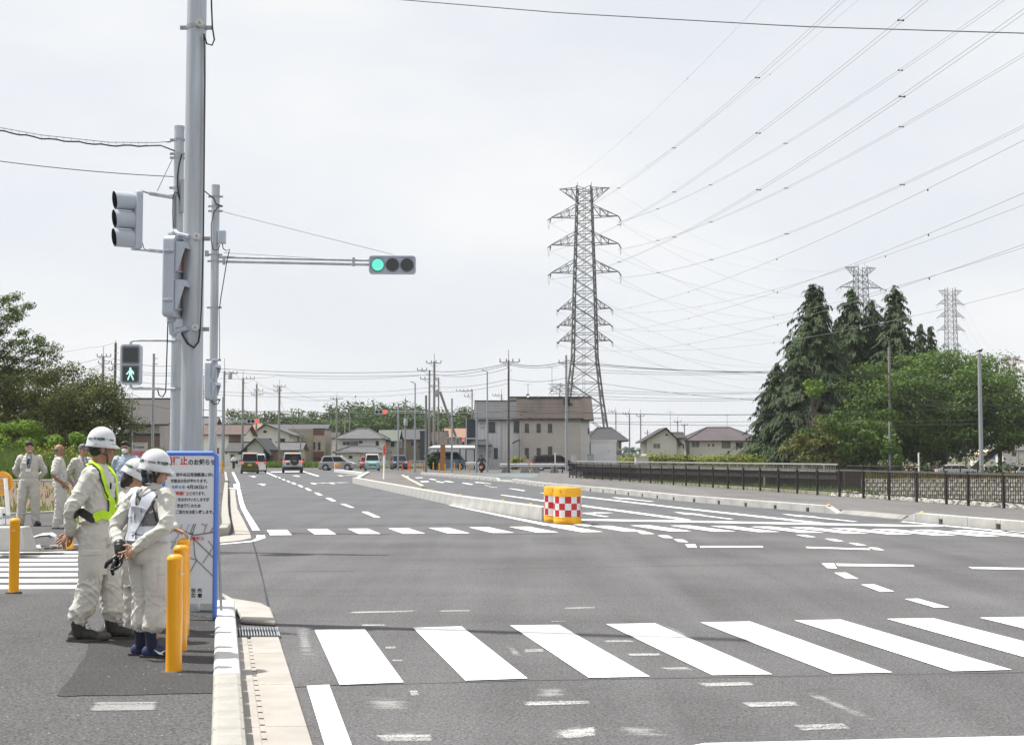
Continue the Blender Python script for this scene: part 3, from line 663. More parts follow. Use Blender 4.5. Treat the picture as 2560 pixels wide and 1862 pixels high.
bollard(on(34, 1480), "orange-yellow bollard alone at the edge of the side street, beside the striped crossing", rz=-0.5)
bollard(on(174, 1373), "orange-yellow bollard beyond the side crossing, just behind the tall worker's elbow")
bollard(G(556.5, 1180, 0.1), "small far orange-yellow bollard just past the edge of the blue framed notice", 1.15)

# --- notice board with padded blue frame
Yb = 12.62
xl, xr_ = XA(402, Yb), XA(548.5, Yb); zt = ZA(1127, Yb); zb = ZA(1508, Yb)
m_blue = M("blue plastic frame", (0.085, 0.19, 0.62), 0.4, 0, 0.06, 3)
m_board = M("white notice sheet", (0.66, 0.67, 0.70), 0.45, 0, 0.02, 2)
m_ink = M("black print", (0.012, 0.012, 0.014), 0.6, 0, 0); m_red = M("red print", (0.55, 0.02, 0.02), 0.6, 0, 0); m_inkb = M("blue print", (0.06, 0.22, 0.5), 0.6, 0, 0); m_grayp = M("grey print", (0.22, 0.225, 0.23), 0.6, 0, 0)
bx0 = (xl + xr_) / 2; w = (xr_ - xl); hgt = zt - ZP
nb = thing("notice_board", "tall white road closure notice in a padded blue frame with a street map", "notice board", (bx0, Yb, ZP), R(-3))
mb = MB()
r = 0.022; hw = w / 2 - r
mb.tube([(-hw, 0, 0.02), (-hw, 0, hgt - 0.05), (-hw + 0.035, 0, hgt - r)], r, 12); mb.tube([(hw, 0, 0.02), (hw, 0, hgt - 0.05), (hw - 0.035, 0, hgt - r)], r, 12)
mb.tube([(-hw + 0.03, 0, hgt - r), (hw - 0.03, 0, hgt - r)], r, 12)
part("frame", mb, m_blue, nb, auto=True)
for sx in (-1, 1):
    mb = MB(); mb.box((sx * hw, 0, 0.06), (0.03, 0.03, 0.12)); part("leg", mb, M("dark blue leg", (0.03, 0.11, 0.42), 0.4), nb, bevel=0.003)
    mb = MB(); mb.box((sx * hw, 0, (hgt + 0.1) / 2), (0.026, 0.03, hgt - 0.2)); part("frame_edge", mb, m_blue, nb, bevel=0.004)
    mb = MB(); mb.cyl((sx * hw * 0.95, 0.03, hgt - 0.2), (sx * hw * 0.8, 0.42, 0.0), 0.013, n=8); part("rear_strut", mb, m_polel, nb)
pz0 = zb - ZP
mb = MB(); mb.bx(-hw + 0.012, hw - 0.012, -0.006, 0.006, pz0, hgt - 0.035); part("panel", mb, m_board, nb)
sb = PX(Yb)
def bp(u, v): return ((u - 475.5) * sb, -0.009, ZA(v, Yb) - ZP)
def btext(body, u0, u1, v, size, mat, off=0.0): x0, y, z = bp((u0 + u1) / 2, v); lettering(body, size, mat, nb, (x0, y, z), fit=(u1 - u0) * sb, offset=off)
btext("通行止", 412, 470, 1153, 0.078, m_red, 0.0022); btext("のお知らせ", 472, 541, 1156, 0.058, m_ink, 0.0016)
btext("この先、 西牛谷辺見線開通に伴い", 404, 539, 1187, 0.036, m_ink, 0.0008); btext("交差点の形が変わります。", 428, 521, 1202.5, 0.036, m_ink, 0.0008)
btext("令和８年", 430, 465, 1218, 0.034, m_inkb, 0.0008); btext("4月28日", 469, 507, 1217.5, 0.040, m_ink, 0.0008); btext("より", 507.5, 520.5, 1218, 0.034, m_ink, 0.0008)
btext("車両通行止", 432.5, 476, 1233.5, 0.036, m_red, 0.001); btext("となります。", 477, 515.5, 1233.5, 0.036, m_ink, 0.0008)
btext("ご不便をおかけいたしますが", 424, 526, 1249, 0.036, m_ink, 0.0008); btext("安全確保のため", 445, 504.5, 1264.5, 0.036, m_ink, 0.0008)
btext("ご理解、ご協力をお願い致します。", 409, 537, 1280, 0.036, m_ink, 0.0008)
btext("市 役 所", 468, 511, 1476, 0.040, m_ink, 0.0008); btext("警 察 署", 468, 511, 1488.5, 0.040, m_ink, 0.0008)
def strip(pts, wd, mat, name, y=-0.0085):
    mb = MB()
    for (a, b) in zip(pts, pts[1:]):
        A, B = Vector(bp(*a)), Vector(bp(*b)); d = (B - A).normalized(); n = Vector((-d.z, 0, d.x)) * wd / 2; A -= d * wd * 0.2; B += d * wd * 0.2
        mb.poly([(A - n)[:], (B - n)[:], (B + n)[:], (A + n)[:]])
    for i, p in enumerate(mb.v): mb.v[i] = (p[0], y, p[2])
    part(name, mb, mat, nb)
def c1(x, y): return (x / 3.544, 1000 + y / 3.544)
k = 0
for pts, wd in (([(1525, 1100), (1690, 1180), (1735, 1195)], .012), ([(1735, 1195), (1830, 1180), (1912, 1165)], .014), ([(1745, 1095), (1690, 1280), (1575, 1560), (1480, 1640)], .010), ([(1730, 1235), (1740, 1370), (1760, 1420)], .010),
                ([(1740, 1235), (1905, 1390)], .012), ([(1570, 1250), (1480, 1390)], .008), ([(1760, 1415), (1905, 1555)], .010), ([(1680, 1560), (1760, 1415), (1700, 1395), (1640, 1380)], .009), ([(1815, 1440), (1905, 1300), (1860, 1245)], .008), ([(1800, 1095), (1840, 1110), (1820, 1170)], .008), ([(1840, 1110), (1850, 1095)], .008),
                ([(1560, 1110), (1480, 1220), (1545, 1260), (1600, 1190), (1530, 1110)], .006), ([(1625, 1100), (1600, 1180)], .006), ([(1730, 1095), (1700, 1180)], .010), ([(1900, 1130), (1880, 1165)], .010), ([(1575, 1560), (1500, 1750), (1440, 1850)], .010), ([(1680, 1560), (1600, 1690)], .009), ([(1910, 1565), (1912, 1566)], .008)):
    strip([c1(*q) for q in pts], wd, m_grayp, "map_street", -0.0085 - 0.0004 * k); k += 1
strip([c1(1690, 1095), c1(1650, 1190)], .004, m_inkb, "map_river", -0.0165)
x0, y0, z0 = bp(*c1(1733, 1223)); mb = MB(); mb.cyl((x0, -0.0165, z0), (x0, -0.0175, z0), 0.016, n=20); part("map_spot", mb, m_red, nb)
x0, y0, z0 = bp(*c1(1787, 1223)); lettering("通行止", 0.022, m_red, nb, (x0, -0.0185, z0), fit=0.066, offset=0.0006)
for a, b in (((1752, 1210), (1820, 1210)), ((1820, 1210), (1820, 1236)), ((1820, 1236), (1752, 1236)), ((1752, 1236), (1752, 1210))): strip([c1(*a), c1(*b)], .0022, m_red, "map_box", -0.018)
x0, y0, z0 = bp(*c1(1711, 1181)); mb = MB(); mb.box((x0, -0.0165, z0), (0.026, 0.001, 0.008)); part("map_signal", mb, m_ink, nb)

# --- steel poles of the traffic signals
def tubep(name, pts, r, mat, par, n=8): mb = MB(); mb.tube(pts, r, n); return part(name, mb, mat, par, world=True, auto=True)
def clamp(par, x, y, z, r, mat=m_steel2):
    mb = MB(); mb.lathe([(r + .004, -.02), (r + .008, -.02), (r + .008, .02), (r + .004, .02)], (x, y, z), 16)
    mb.box((x + r + .035, y, z), (.07, .012, .04)); mb.box((x - r - .035, y, z), (.07, .012, .04)); mb.cyl((x - r - .05, y - .03, z), (x - r - .05, y + .03, z), .008, n=6); mb.cyl((x + r + .05, y - .03, z), (x + r + .05, y + .03, z), .008, n=6)
    return part("clamp", mb, mat, par, world=True)
# pole A, nearest
YA = 13.3; xA = XA(477, YA)
def xa(z): return xA
pa = thing("steel_pole", "thick galvanised steel pole nearest the camera, black cable running down its side", "pole", (xA, YA, ZP))
mb = MB(); mb.lathe([(.106, ZP - .1), (.101, 3.0), (.0925, 5.8), (.088, 10.5)], (xA, YA, 0), 28); part("shaft", mb, m_steel, pa, world=True, auto=True)
for dx_ in (-.035, .02, .05):
    mb = MB(); mb.cyl((xA + dx_, YA - math.sqrt(.0905 ** 2 - dx_ ** 2) - .001, ZP), (xA + dx_, YA - math.sqrt(.0905 ** 2 - dx_ ** 2) - .001, 10.4), .0016, n=4); part("weld_seam", mb, m_steel2, pa, world=True)
def PA(u, v, dy=0.0): return P(u, v, YA + dy)
cb = [PA(510, 90, -.07), PA(512, 200, -.07), PA(511, 300, -.07), PA(510, 450, -.07), PA(508, 590, -.075), PA(507, 650, -.075), PA(504, 760, -.08), PA(501, 815, -.09)]
tubep("cable", cb, .0065, m_rubber, pa)
tubep("cable", [PA(528, -20, -.06), PA(529, 20, -.06), PA(531, 70, -.07), PA(536, 100, -.08), PA(530, 114, -.09), PA(517, 110, -.1), PA(509, 85, -.1)], .008, m_rubber, pa)
tubep("cable", [PA(457, 818, -.1), PA(455, 835, -.11), PA(468, 858, -.12), PA(485, 869, -.12), PA(496, 855, -.11), PA(499, 835, -.1), PA(500, 815, -.1)], .010, m_rubber, pa)
for v in (70, 597, 823):
    z = ZA(v, YA); clamp(pa, xA, YA, z, .0905)
    mb = MB(); mb.cyl((xA + .06, YA - .10, z + .005), (xA + .06, YA - .15, z + .005), .032, n=20); part("insulator_disc", mb, M("white porcelain", (0.62, 0.6, 0.56), 0.3), pa, world=True, auto=True)
    mb = MB(); mb.cyl((xA + .06, YA - .15, z + .005), (xA + .06, YA - .165, z + .005), .014, n=10); part("bolt", mb, m_steel2, pa, world=True)

# pedestrian signal head: local frame, lamps face -y
m_lens = M("dark lens", (0.02, 0.022, 0.024), 0.25, 0, 0, coat=0.4)
m_green = M("green lit lamp", (0.02, 0.3, 0.22), 0.4, 0, 0, emit=(0.03, 0.62, 0.46), estr=0.6)
m_greenw = M("pale green lit lamp", (0.1, 0.4, 0.3), 0.4, 0, 0, emit=(0.52, 1.0, 0.86), estr=0.72)
m_redl = M("red lit lamp", (0.3, 0.02, 0.02), 0.4, 0, 0, emit=(1.0, 0.16, 0.10), estr=0.62)
m_redd = M("dim red lamp", (0.5, 0.36, 0.35), 0.4, 0, 0, emit=(1.0, 0.4, 0.35), estr=0.02)
m_clear = M("clear lens", (0.5, 0.48, 0.46), 0.2, 0, 0.1, 8, coat=0.5)
def rrect(w_, h_, r_, n=5):
    out = []
    for cx_, cz_, a0 in ((w_ / 2 - r_, h_ / 2 - r_, 0), (-w_ / 2 + r_, h_ / 2 - r_, 90), (-w_ / 2 + r_, -h_ / 2 + r_, 180), (w_ / 2 - r_, -h_ / 2 + r_, 270)):
        for i in range(n + 1): a = R(a0 + 90 * i / n); out.append((cx_ + r_ * math.cos(a), cz_ + r_ * math.sin(a)))
    return out
def ring_frame(mb, w_, h_, r_, wi, hi, ri, y0, y1, cz_=0.0):
    o, i_ = rrect(w_, h_, r_), rrect(wi, hi, ri); n = len(o)
    vs = [(x, y0, z + cz_) for x, z in o] + [(x, y0, z + cz_) for x, z in i_] + [(x, y1, z + cz_) for x, z in o] + [(x, y1, z + cz_) for x, z in i_]
    fs = []
    for j in range(n):
        k = (j + 1) % n; fs += [(j, k, n + k, n + j), (2 * n + j, 3 * n + j, 3 * n + k, 2 * n + k), (j, 2 * n + j, 2 * n + k, k), (n + j, n + k, 3 * n + k, 3 * n + j)]
    mb.add(vs, fs)
def ped_signal(t, w_=.36, h_=.70, d_=.20, lit="green", hood=False, sz=.22):
    mb = MB(); o = rrect(w_, h_, .05); mb.prism([(x, 0.02, z) for x, z in o], (0, d_ - .02, 0)); part("housing", mb, m_sig, t, bevel=.02, seg=3, auto=True)
    mb = MB(); ring_frame(mb, w_ + .004, h_ + .004, .055, w_ - .05, h_ - .05, .045, -.005, .05); part("rim", mb, m_sig, t, auto=True)
    mb = MB(); mb.prism([(x, 0.004, z) for x, z in rrect(w_ - .05, h_ - .05, .045)], (0, .03, 0)); part("face_plate", mb, m_sig, t)
    for k, cz_ in enumerate((h_ * .235, -h_ * .235)):
        mb = MB(); ring_frame(mb, sz + .045, sz + .045, .03, sz, sz, .018, -.012, .01, cz_); part("lamp_rim", mb, m_sigd if not hood else m_sig, t)
        if hood: mat_ = (m_redd if k == 0 else m_clear)
        else: mat_ = m_lens
        mb = MB(); mb.prism([(x, -.003, z + cz_) for x, z in rrect(sz, sz, .018)], (0, .006, 0)); ln = part("lens", mb, mat_, t)
        if hood:
            mb = MB(); hw_ = sz / 2 + .03; dp = .105
            outl = [(-.012, -hw_), (-.012, hw_ * .95), (-.03 - dp * .55, hw_ * .95), (-dp, hw_ * .55), (-dp * .35, -hw_ * .9)]
            for sx in (-1, 1): mb.prism([(sx * hw_, y, z + cz_) for y, z in outl], (-.006 * sx, 0, 0))
            mb.prism([(-hw_, -.012, hw_ * .95 + cz_), (hw_, -.012, hw_ * .95 + cz_), (hw_, -.03 - dp * .55, hw_ * .95 + cz_), (-hw_, -.03 - dp * .55, hw_ * .95 + cz_)], (0, 0, .006))
            mb.prism([(-hw_, -.03 - dp * .55, hw_ * .95 + cz_), (hw_, -.03 - dp * .55, hw_ * .95 + cz_), (hw_, -dp, hw_ * .55 + cz_), (-hw_, -dp, hw_ * .55 + cz_)], (0, -.003, .006)); part("hood", mb, m_sig, t)
        elif lit == "green" and k == 1:
            g_ = MB(); y = -.006; q = sz / .22
            def pl(p): g_.prism([(x * q, y, z * q + cz_) for x, z in p], (0, -.003, 0))
            g_.cyl((.0, y, .082 * q + cz_), (.0, y - .003, .082 * q + cz_), .017 * q, n=14)
            pl([(-.02, .062), (.022, .062), (.03, .04), (.022, -.012), (-.016, -.012), (-.022, .03)])
            pl([(-.018, .058), (-.028, .044), (-.052, .012), (-.066, .004), (-.06, -.008), (-.042, -.004), (-.018, .03)])
            pl([(.022, .060), (.04, .044), (.054, .02), (.056, -.006), (.042, -.008), (.038, .012), (.024, .03)])
            pl([(-.016, -.010), (.004, -.010), (-.014, -.055), (-.028, -.095), (-.046, -.092), (-.034, -.050)])
            pl([(.002, -.010), (.022, -.010), (.04, -.05), (.056, -.09), (.038, -.098), (.022, -.06)])
            part("walking_figure", g_, m_greenw, t)
    return t
def latch(t, w_, h_, d_, sx):
    for cz_ in (h_ * .30, -h_ * .30):
        mb = MB(); mb.box((sx * (w_ / 2 + .006), d_ * .42, cz_), (.014, .10, .022)); mb.box((sx * (w_ / 2 + .01), d_ * .3, cz_), (.012, .03, .034)); part("latch", mb, m_steel2, t, bevel=.003)
# near pedestrian signal on pole A, seen edge-on, facing right
zS = ZA(696, YA); xS = XA(437, YA)
ps = thing("pedestrian_signal", "grey pedestrian signal seen edge-on, clamped to the thick near steel pole", "pedestrian signal", (XA(448, YA), YA - .06, zS), R(80))
ped_signal(ps, .33, .775, .115, hood=True, sz=.23); latch(ps, .33, .775, .115, -1)
br = thing("signal_bracket", "bent grey pipe brackets holding the edge-on signal to the near pole", "bracket", (xA, YA, zS))
for v0, v1, s_ in ((597, 588, 1), (823, 800, -1)):
    zz_ = ZA(v0, YA); ze = zS + s_ * .385
    tubep("bracket_pipe", [(xA - .02, YA - .12, zz_), (xA - .13, YA - .10, zz_ + s_ * .03), (xS - .005, YA - .07, zz_ + s_ * .06), (xS - .03, YA - .065, zz_ + s_ * .05), (xS - .04, YA - .06, (zz_ + ze) / 2), (xS - .04, YA - .06, ze)], .023, m_sig, br, 10)
    mb = MB(); mb.cyl((xS - .04, YA - .06, ze), (xS - .04, YA - .06, ze + s_ * .04), .042, n=14); part("flange", mb, m_sig, br, world=True)
tubep("bracket_cable", [P(420, 797, YA), P(418, 860, YA), P(415, 960, YA), P(414, 980, YA), P(407, 992, YA), P(398, 988, YA), P(394, 974, YA)], .006, m_rubber, br)

# pole B with the vehicle signal turned away and a green pedestrian signal
YB = 23.0; xB = XA(437, YB)
pb = thing("steel_pole", "slimmer galvanised pole partly hidden behind the thick near pole, two signals on its side", "pole", (xB, YB, ZP))
mb = MB(); mb.lathe([(.10, ZP - .1), (.083, 2), (.083, ZA(322, YB)), (.086, ZA(322, YB)), (.086, ZA(316, YB)), (.02, ZA(315, YB))], (xB, YB, 0), 24); part("shaft", mb, m_steel, pb, world=True, auto=True)
for v in (350, 385, 395, 470, 490, 626, 852, 972): clamp(pb, xB, YB, ZA(v, YB), .083)
def PB(u, v, dy=-.1): return P(u, v, YB + dy)
tubep("cable", [PB(455, 385), PB(448, 410), PB(444, 440), PB(444, 470), PB(447, 490), PB(455, 510)], .012, m_rubber, pb); tubep("cable", [PB(433, 570), PB(432, 530), PB(433, 490), PB(438, 480), PB(446, 484), PB(452, 500)], .010, m_rubber, pb)
tubep("cable", [PB(437, 570), PB(437, 490)], .006, m_rubber, pb); mb = MB(); mb.box(PB(457, 490, -.12), (.05, .12, .55)); part("control_box", mb, m_polel, pb, world=True)
tubep("stay_wire", [PB(431, 398), PB(424, 412), PB(393, 478)], .007, m_steel2, pb)
def arm(par, a, b, r=.024, name="arm"): tubep(name, [a, b], r, m_steel, par, 10)
arm(pb, PB(432, 494), PB(374, 484), .03); arm(pb, PB(374, 484), PB(352, 477), .014); arm(pb, PB(432, 632), PB(372, 626), .028); arm(pb, PB(374, 628), PB(338, 624), .013)
tubep("cable", [PB(353, 570), PB(354, 600), PB(360, 622), PB(372, 627)], .007, m_rubber, pb)
m_hood = M("hood inside", (0.02, 0.02, 0.022), 0.6, 0, 0)
def veh_signal(t, vert=True, lit=None, H_=.97, W_=.36, hoodlen=.34, hooded=True, spread=.31):
    mb = MB(); o = rrect(W_ if vert else H_, H_ if vert else W_, .06); mb.prism([(x, 0, z) for x, z in o], (0, .11, 0)); part("housing", mb, m_sig, t, bevel=.02, seg=3, auto=True)
    if not vert:
        mb = MB(); ring_frame(mb, H_ + .006, W_ + .006, .065, H_ - .05, W_ - .05, .05, -.02, .05); part("rim", mb, m_sig, t, auto=True)
    for k in range(3):
        q = (k - 1) * spread; c = (0, 0, -q) if vert else (q, 0, 0)
        rr_ = .128 if not vert else .14
        col_ = m_lens
        if lit is not None and lit[0] == k: col_ = lit[1]
        mb = MB(); mb.cyl((c[0], -.012, c[2]), (c[0], .01, c[2]), rr_, n=28); part("lens", mb, col_, t)
        if not hooded:
            mb = MB()
            for j in range(28):
                a, b = 2 * math.pi * j / 28, 2 * math.pi * (j + 1) / 28
                mb.prism([(c[0] + rr_ * math.cos(a), -.006, c[2] + rr_ * math.sin(a)), (c[0] + (rr_ + .012) * math.cos(a), -.006, c[2] + (rr_ + .012) * math.sin(a)), (c[0] + (rr_ + .012) * math.cos(b), -.006, c[2] + (rr_ + .012) * math.sin(b)), (c[0] + rr_ * math.cos(b), -.006, c[2] + rr_ * math.sin(b))], (0, -.02, 0))
            part("lens_ring", mb, m_sigd, t)
            if col_ is not m_lens:
                mb = MB()
                for ring, cnt in ((.03, 6), (.055, 12), (.08, 18), (.105, 24)):
                    for j in range(cnt): a = 2 * math.pi * j / cnt; mb.cyl((c[0] + ring * math.cos(a), -.0135, c[2] + ring * math.sin(a)), (c[0] + ring * math.cos(a), -.012, c[2] + ring * math.sin(a)), .008, n=6)
                tag(part("led_dots", mb, m_greenw, t), kind='stuff')
        else:
            for nm, sc_, mat_ in (("hood", 1.0, m_sig), ("hood_lining", .975, m_hood)):
                mb = MB(); n = 28; vs = []
                for L in (0, 1):
                    for j in range(n):
                        a = 2 * math.pi * j / n; ln = 0 if L == 0 else hoodlen * (0.93 + .07 * math.sin(a)); vs.append((c[0] + .150 * sc_ * math.cos(a), -ln - .001, c[2] + .150 * sc_ * math.sin(a)))
                mb.add(vs, [(j, (j + 1) % n, n + (j + 1) % n, n + j) for j in range(n)]); hd = part(nm, mb, mat_, t, auto=True)
    return t
vs_ = thing("traffic_signal", "upright three-lamp traffic signal with deep dark hoods facing left off the rear pole", "traffic signal", P(334, 551, YB - .1), R(-60))
veh_signal(vs_, True)
pg = thing("pedestrian_signal", "pedestrian signal showing a lit green walking figure below a dark lamp", "pedestrian signal", P(326.5, 911, YB - .2), R(4))
ped_signal(pg, .335, .66, .16, sz=.235)
pbr = thing("signal_bracket", "pair of grey pipe arms holding the green walking figure signal", "bracket", (xB, YB, ZA(911, YB)))
for v, s_, ve in ((851, 1, 863), (972, -1, 959)):
    tubep("bracket_pipe", [PB(438, v, -.1), PB(352, v - .5, -.12), PB(334, v, -.12), PB(327, v + 4 * s_, -.12), PB(326, ve, -.12)], .022, m_steel, pbr, 10)

# pole C with the cantilevered signal
YC = 28.7; xC = XA(531, YC)
pc = thing("steel_pole", "galvanised pole behind the notice carrying the long arm with the green signal", "pole", (xC, YC, ZP))
mb = MB(); mb.lathe([(.105, ZP - .1), (.083, 2), (.083, ZA(469, YC)), (.086, ZA(469, YC)), (.086, ZA(463, YC)), (.02, ZA(462, YC))], (xC, YC, 0), 24); part("shaft", mb, m_steel, pc, world=True, auto=True)
for v in (492, 516, 528, 637, 653, 769, 900, 999): clamp(pc, xC, YC, ZA(v, YC), .083)
def PC(u, v, dy=-.1): return P(u, v, YC + dy)
mb = MB(); mb.box(PC(555, 593, -.1), (.15, .15, .27)); part("junction_box", mb, m_sig, pc, world=True, bevel=.015)
mb = MB(); mb.box(PC(517, 634, -.05), (.07, .06, .12)); part("arm_weight", mb, m_steel2, pc, world=True)
tubep("cable", [PC(556, 610), PC(558, 622), PC(566, 627), PC(574, 623), PC(570, 640), PC(566, 660), PC(552, 745), PC(549, 770)], .010, m_rubber, pc)
tubep("cable", [PC(548, 770), PC(549, 850), PC(549, 900)], .007, m_rubber, pc); tubep("cable", [PC(548, 515), PC(535, 530), PC(528, 560), PC(528, 600), PC(532, 625), PC(545, 625), PC(550, 612)], .009, m_rubber, pc)
tubep("cable", [PC(509, 476), PC(520, 485), PC(535, 497), PC(540, 510), PC(555, 515)], .012, m_rubber, pc)
for v0, v1 in ((643, 651), (654, 662)): arm(pc, PC(545, v0, 0), PC(925, v1, 0), .026, "signal_arm")
for u, v in ((884, 650), (560, 646)):
    mb = MB(); mb.box(P(u, v + 5, YC), (.05, .05, .18)); part("arm_clamp", mb, m_steel2, pc, world=True)
tubep("stay_wire", [PC(559, 530, 0), PC(985, 637, 0)], .006, m_steel2, pc); tubep("stay_wire", [PC(560, 632, 0), PC(800, 646, 0)], .006, m_steel2, pc)
cs_ = thing("traffic_signal", "horizontal three-lamp signal with its green lamp lit, hung at the end of a long arm", "traffic signal", P(981, 662.5, YC - .05), R(2))
veh_signal(cs_, False, lit=(0, m_green), H_=.965, W_=.375, hooded=False, spread=.302)
p3s = thing("pedestrian_signal", "smaller pedestrian signal seen edge-on, fixed low on the signal arm's pole", "pedestrian signal", (XA(534, YC), YC - .1, ZA(952, YC)), R(80))
ped_signal(p3s, .34, .78, .13, hood=True, sz=.23)
p3b = thing("signal_bracket", "short bent pipe under the edge-on signal of the arm's pole", "bracket", (xC, YC, ZA(1000, YC)))
tubep("bracket_pipe", [PC(545, 998, -.1), PC(535, 999, -.15), PC(526, 996, -.12), PC(525, 990, -.1)], .022, m_steel2, p3b); tubep("bracket_pipe", [PC(545, 900, -.1), PC(532, 900, -.12), PC(528, 906, -.1)], .022, m_steel2, p3b)
tubep("bracket_cable", [PC(528, 1002), PC(535, 1010), PC(545, 1010), PC(549, 1000)], .01, m_rubber, p3b)

# wires leaving pole B to the left
def single_tube(name, pts, r, mat, label, cat, group=None, n=5): mb = MB(); mb.tube(pts, r, n); return single(name, mb, mat, label, cat, group, base=pts[0])
wl = thing("hung_cable", "thick wavy cable hung below a steel messenger wire, running left from the rear pole", "cable", PB(437, 352))
ms = [P(lerp(440, -120, t), table(t, [0, .1, .3, .6, .8, 1], [353, 357, 356, 338, 318, 290]), YB) for t in [i / 30 for i in range(31)]]
tubep("messenger_wire", ms, .007, m_steel2, wl, 5)
hc = [PB(455, 384, -.05), PB(430, 375, -.05), PB(402, 364, -.03)] + [p - Vector((0, 0, .055 + .012 * math.sin(i * 1.9))) for i, p in enumerate(ms[4:])]
tubep("hung_line", hc, .013, m_rubber, wl, 6)
mb = MB()
for i in range(4, 31): mb.cyl(ms[i] + Vector((0, -.006, .012)), ms[i] - Vector((0, .006, .07)), .004, n=4)
tag(part("hanger", mb, m_steel2, wl, world=True), kind='stuff')
mb = MB(); mb.ell(ms[1], (.05, .02, .02), 8, 6); part("clevis", mb, m_steel2, wl, world=True)
single_tube("guy_wire", sag(PB(434, 442), P(-120, 386, YB), .05), .007, m_wire, "thin dark wire running left from the rear pole, below the hung cable", "wire")
single_tube("overhead_cable", sag(P(880, -12, 24), P(2900, 100, 19), 0.03, 20) if False else [P(lerp(930, 2750, i / 20), table(lerp(930, 2750, i / 20), [930, 1400, 2000, 2560, 2750], [-6, 33, 67, 84, 87]), lerp(24, 20, i / 20)) for i in range(21)], .0085, m_wire, "single dark cable crossing the top of the sky", "cable")

# --- round orange sign and its barrier at the left edge
Yg = 22.6
gs = thing("round_sign", "back of a round orange sign clamped to a white post at the left edge", "road sign", (XA(18, Yg), Yg, ZP))
c = P(3, 1207.5, Yg - .08)
mb = MB(); mb.cyl(c, c + Vector((0, .012, 0)), .185, n=40); part("sign_disc", mb, M("orange sign back", (0.72, 0.33, 0.03), 0.45, 0, 0.05), gs, world=True)
mb = MB(); n = 40
for j in range(n):
    a, b = 2 * math.pi * j / n, 2 * math.pi * (j + 1) / n
    mb.prism([(c.x + r_ * math.cos(q), c.y - .012, c.z + r_ * math.sin(q)) for r_, q in ((.172, a), (.192, a), (.192, b), (.172, b))], (0, .028, 0))
part("sign_rim", mb, m_yel, gs, world=True)
mb = MB(); mb.tube([P(14, 1195, Yg - .13), P(22, 1310, Yg - .13)], .034, 12); part("post", mb, m_white, gs, world=True, auto=True)
for v in (1197, 1219): mb = MB(); mb.box(P(4, v, Yg - .12), (.2, .02, .03)); part("sign_bracket", mb, m_steel2, gs, world=True)
mb = MB(); mb.box(P(16, 1292, Yg - .17), (.12, .01, .05)); part("post_band", mb, m_steel2, gs, world=True)
bb = thing("barrier_block", "pale concrete block with a white plastic barrier standing on it, left edge", "barrier", (XA(20, Yg), Yg, ZP))
a, b_ = G(-30, 1377, ZP), G(58, 1377, ZP); zt_ = ZA(1318, a.y)
mb = MB(); mb.add([(a.x, a.y, ZP), (b_.x + .05, a.y, ZP), (b_.x - .04, a.y + .06, zt_), (a.x, a.y + .06, zt_), (a.x, a.y + .5, ZP), (b_.x + .05, a.y + .5, ZP), (b_.x - .04, a.y + .44, zt_), (a.x, a.y + .44, zt_)], [(0, 1, 2, 3), (5, 4, 7, 6), (1, 5, 6, 2), (4, 0, 3, 7), (3, 2, 6, 7), (4, 5, 1, 0)])
part("concrete_base", mb, m_conc, bb, world=True, bevel=.015)
mb = MB(); mb.bx(XA(-30, Yg), XA(12, Yg), Yg - .05, Yg + .1, zt_, ZA(1268, Yg)); part("plastic_body", mb, m_white, bb, world=True, bevel=.02)
mb = MB(); mb.bx(XA(-30, Yg), XA(11, Yg), Yg - .055, Yg - .048, ZA(1297, Yg), ZA(1292, Yg)); part("grey_band", mb, m_polel, bb, world=True)
mb = MB(); mb.cyl(P(11, 1286, Yg - .06), P(11, 1286, Yg), .02, n=12); part("plug", mb, m_black, bb, world=True)
# --- rolled white sheet on the ground
Ys = 22.4
rs = thing("rolled_sheet", "loosely rolled white plastic sheet lying on the ground beside the orange bollard", "sheet", (XA(100, Ys), Ys, ZP))
prof = [(0, .045), (.12, .10), (.25, .155), (.42, .205), (.58, .215), (.655, .18), (.665, .13), (.63, .075), (.55, .035), (.42, .02), (.25, .012), (.06, .01), (.20, .03), (.38, .055), (.50, .10), (.585, .15), (.56, .185), (.47, .185), (.36, .16), (.22, .115), (.05, .06)]
mb = MB(); x0 = XA(48, Ys); vs = []
for x, z in prof: vs += [(x0 + x, Ys - .22 + x * .05, ZP + z), (x0 + x * .93 - .08, Ys + .30, ZP + z * 1.05)]
mb.add(vs, [(2 * i, 2 * i + 2, 2 * i + 3, 2 * i + 1) for i in range(len(prof) - 1)])
o = part("sheet_roll", mb, M("white vinyl", (0.72, 0.73, 0.75), 0.35, 0, 0.04), rs, world=True, smooth=True)
mb = MB(); mb.add([(x0 + .3, Ys - .27, ZP + .012), (x0 + .47, Ys - .25, ZP + .012), (x0 + .42, Ys - .2, ZP + .075)], [(0, 1, 2)]); part("sheet_corner", mb, M("white vinyl", (0,) * 3), rs, world=True)
mb = MB()
for i in range(26): q = Vector((XA(random.uniform(128, 172), Ys), Ys - .25 + random.uniform(-.05, .25), ZP)); mb.ell(q, (random.uniform(.012, .03), .015, .014), 5, 3)
tag(part("asphalt_crumbs", mb, m_patch, None), kind='stuff')

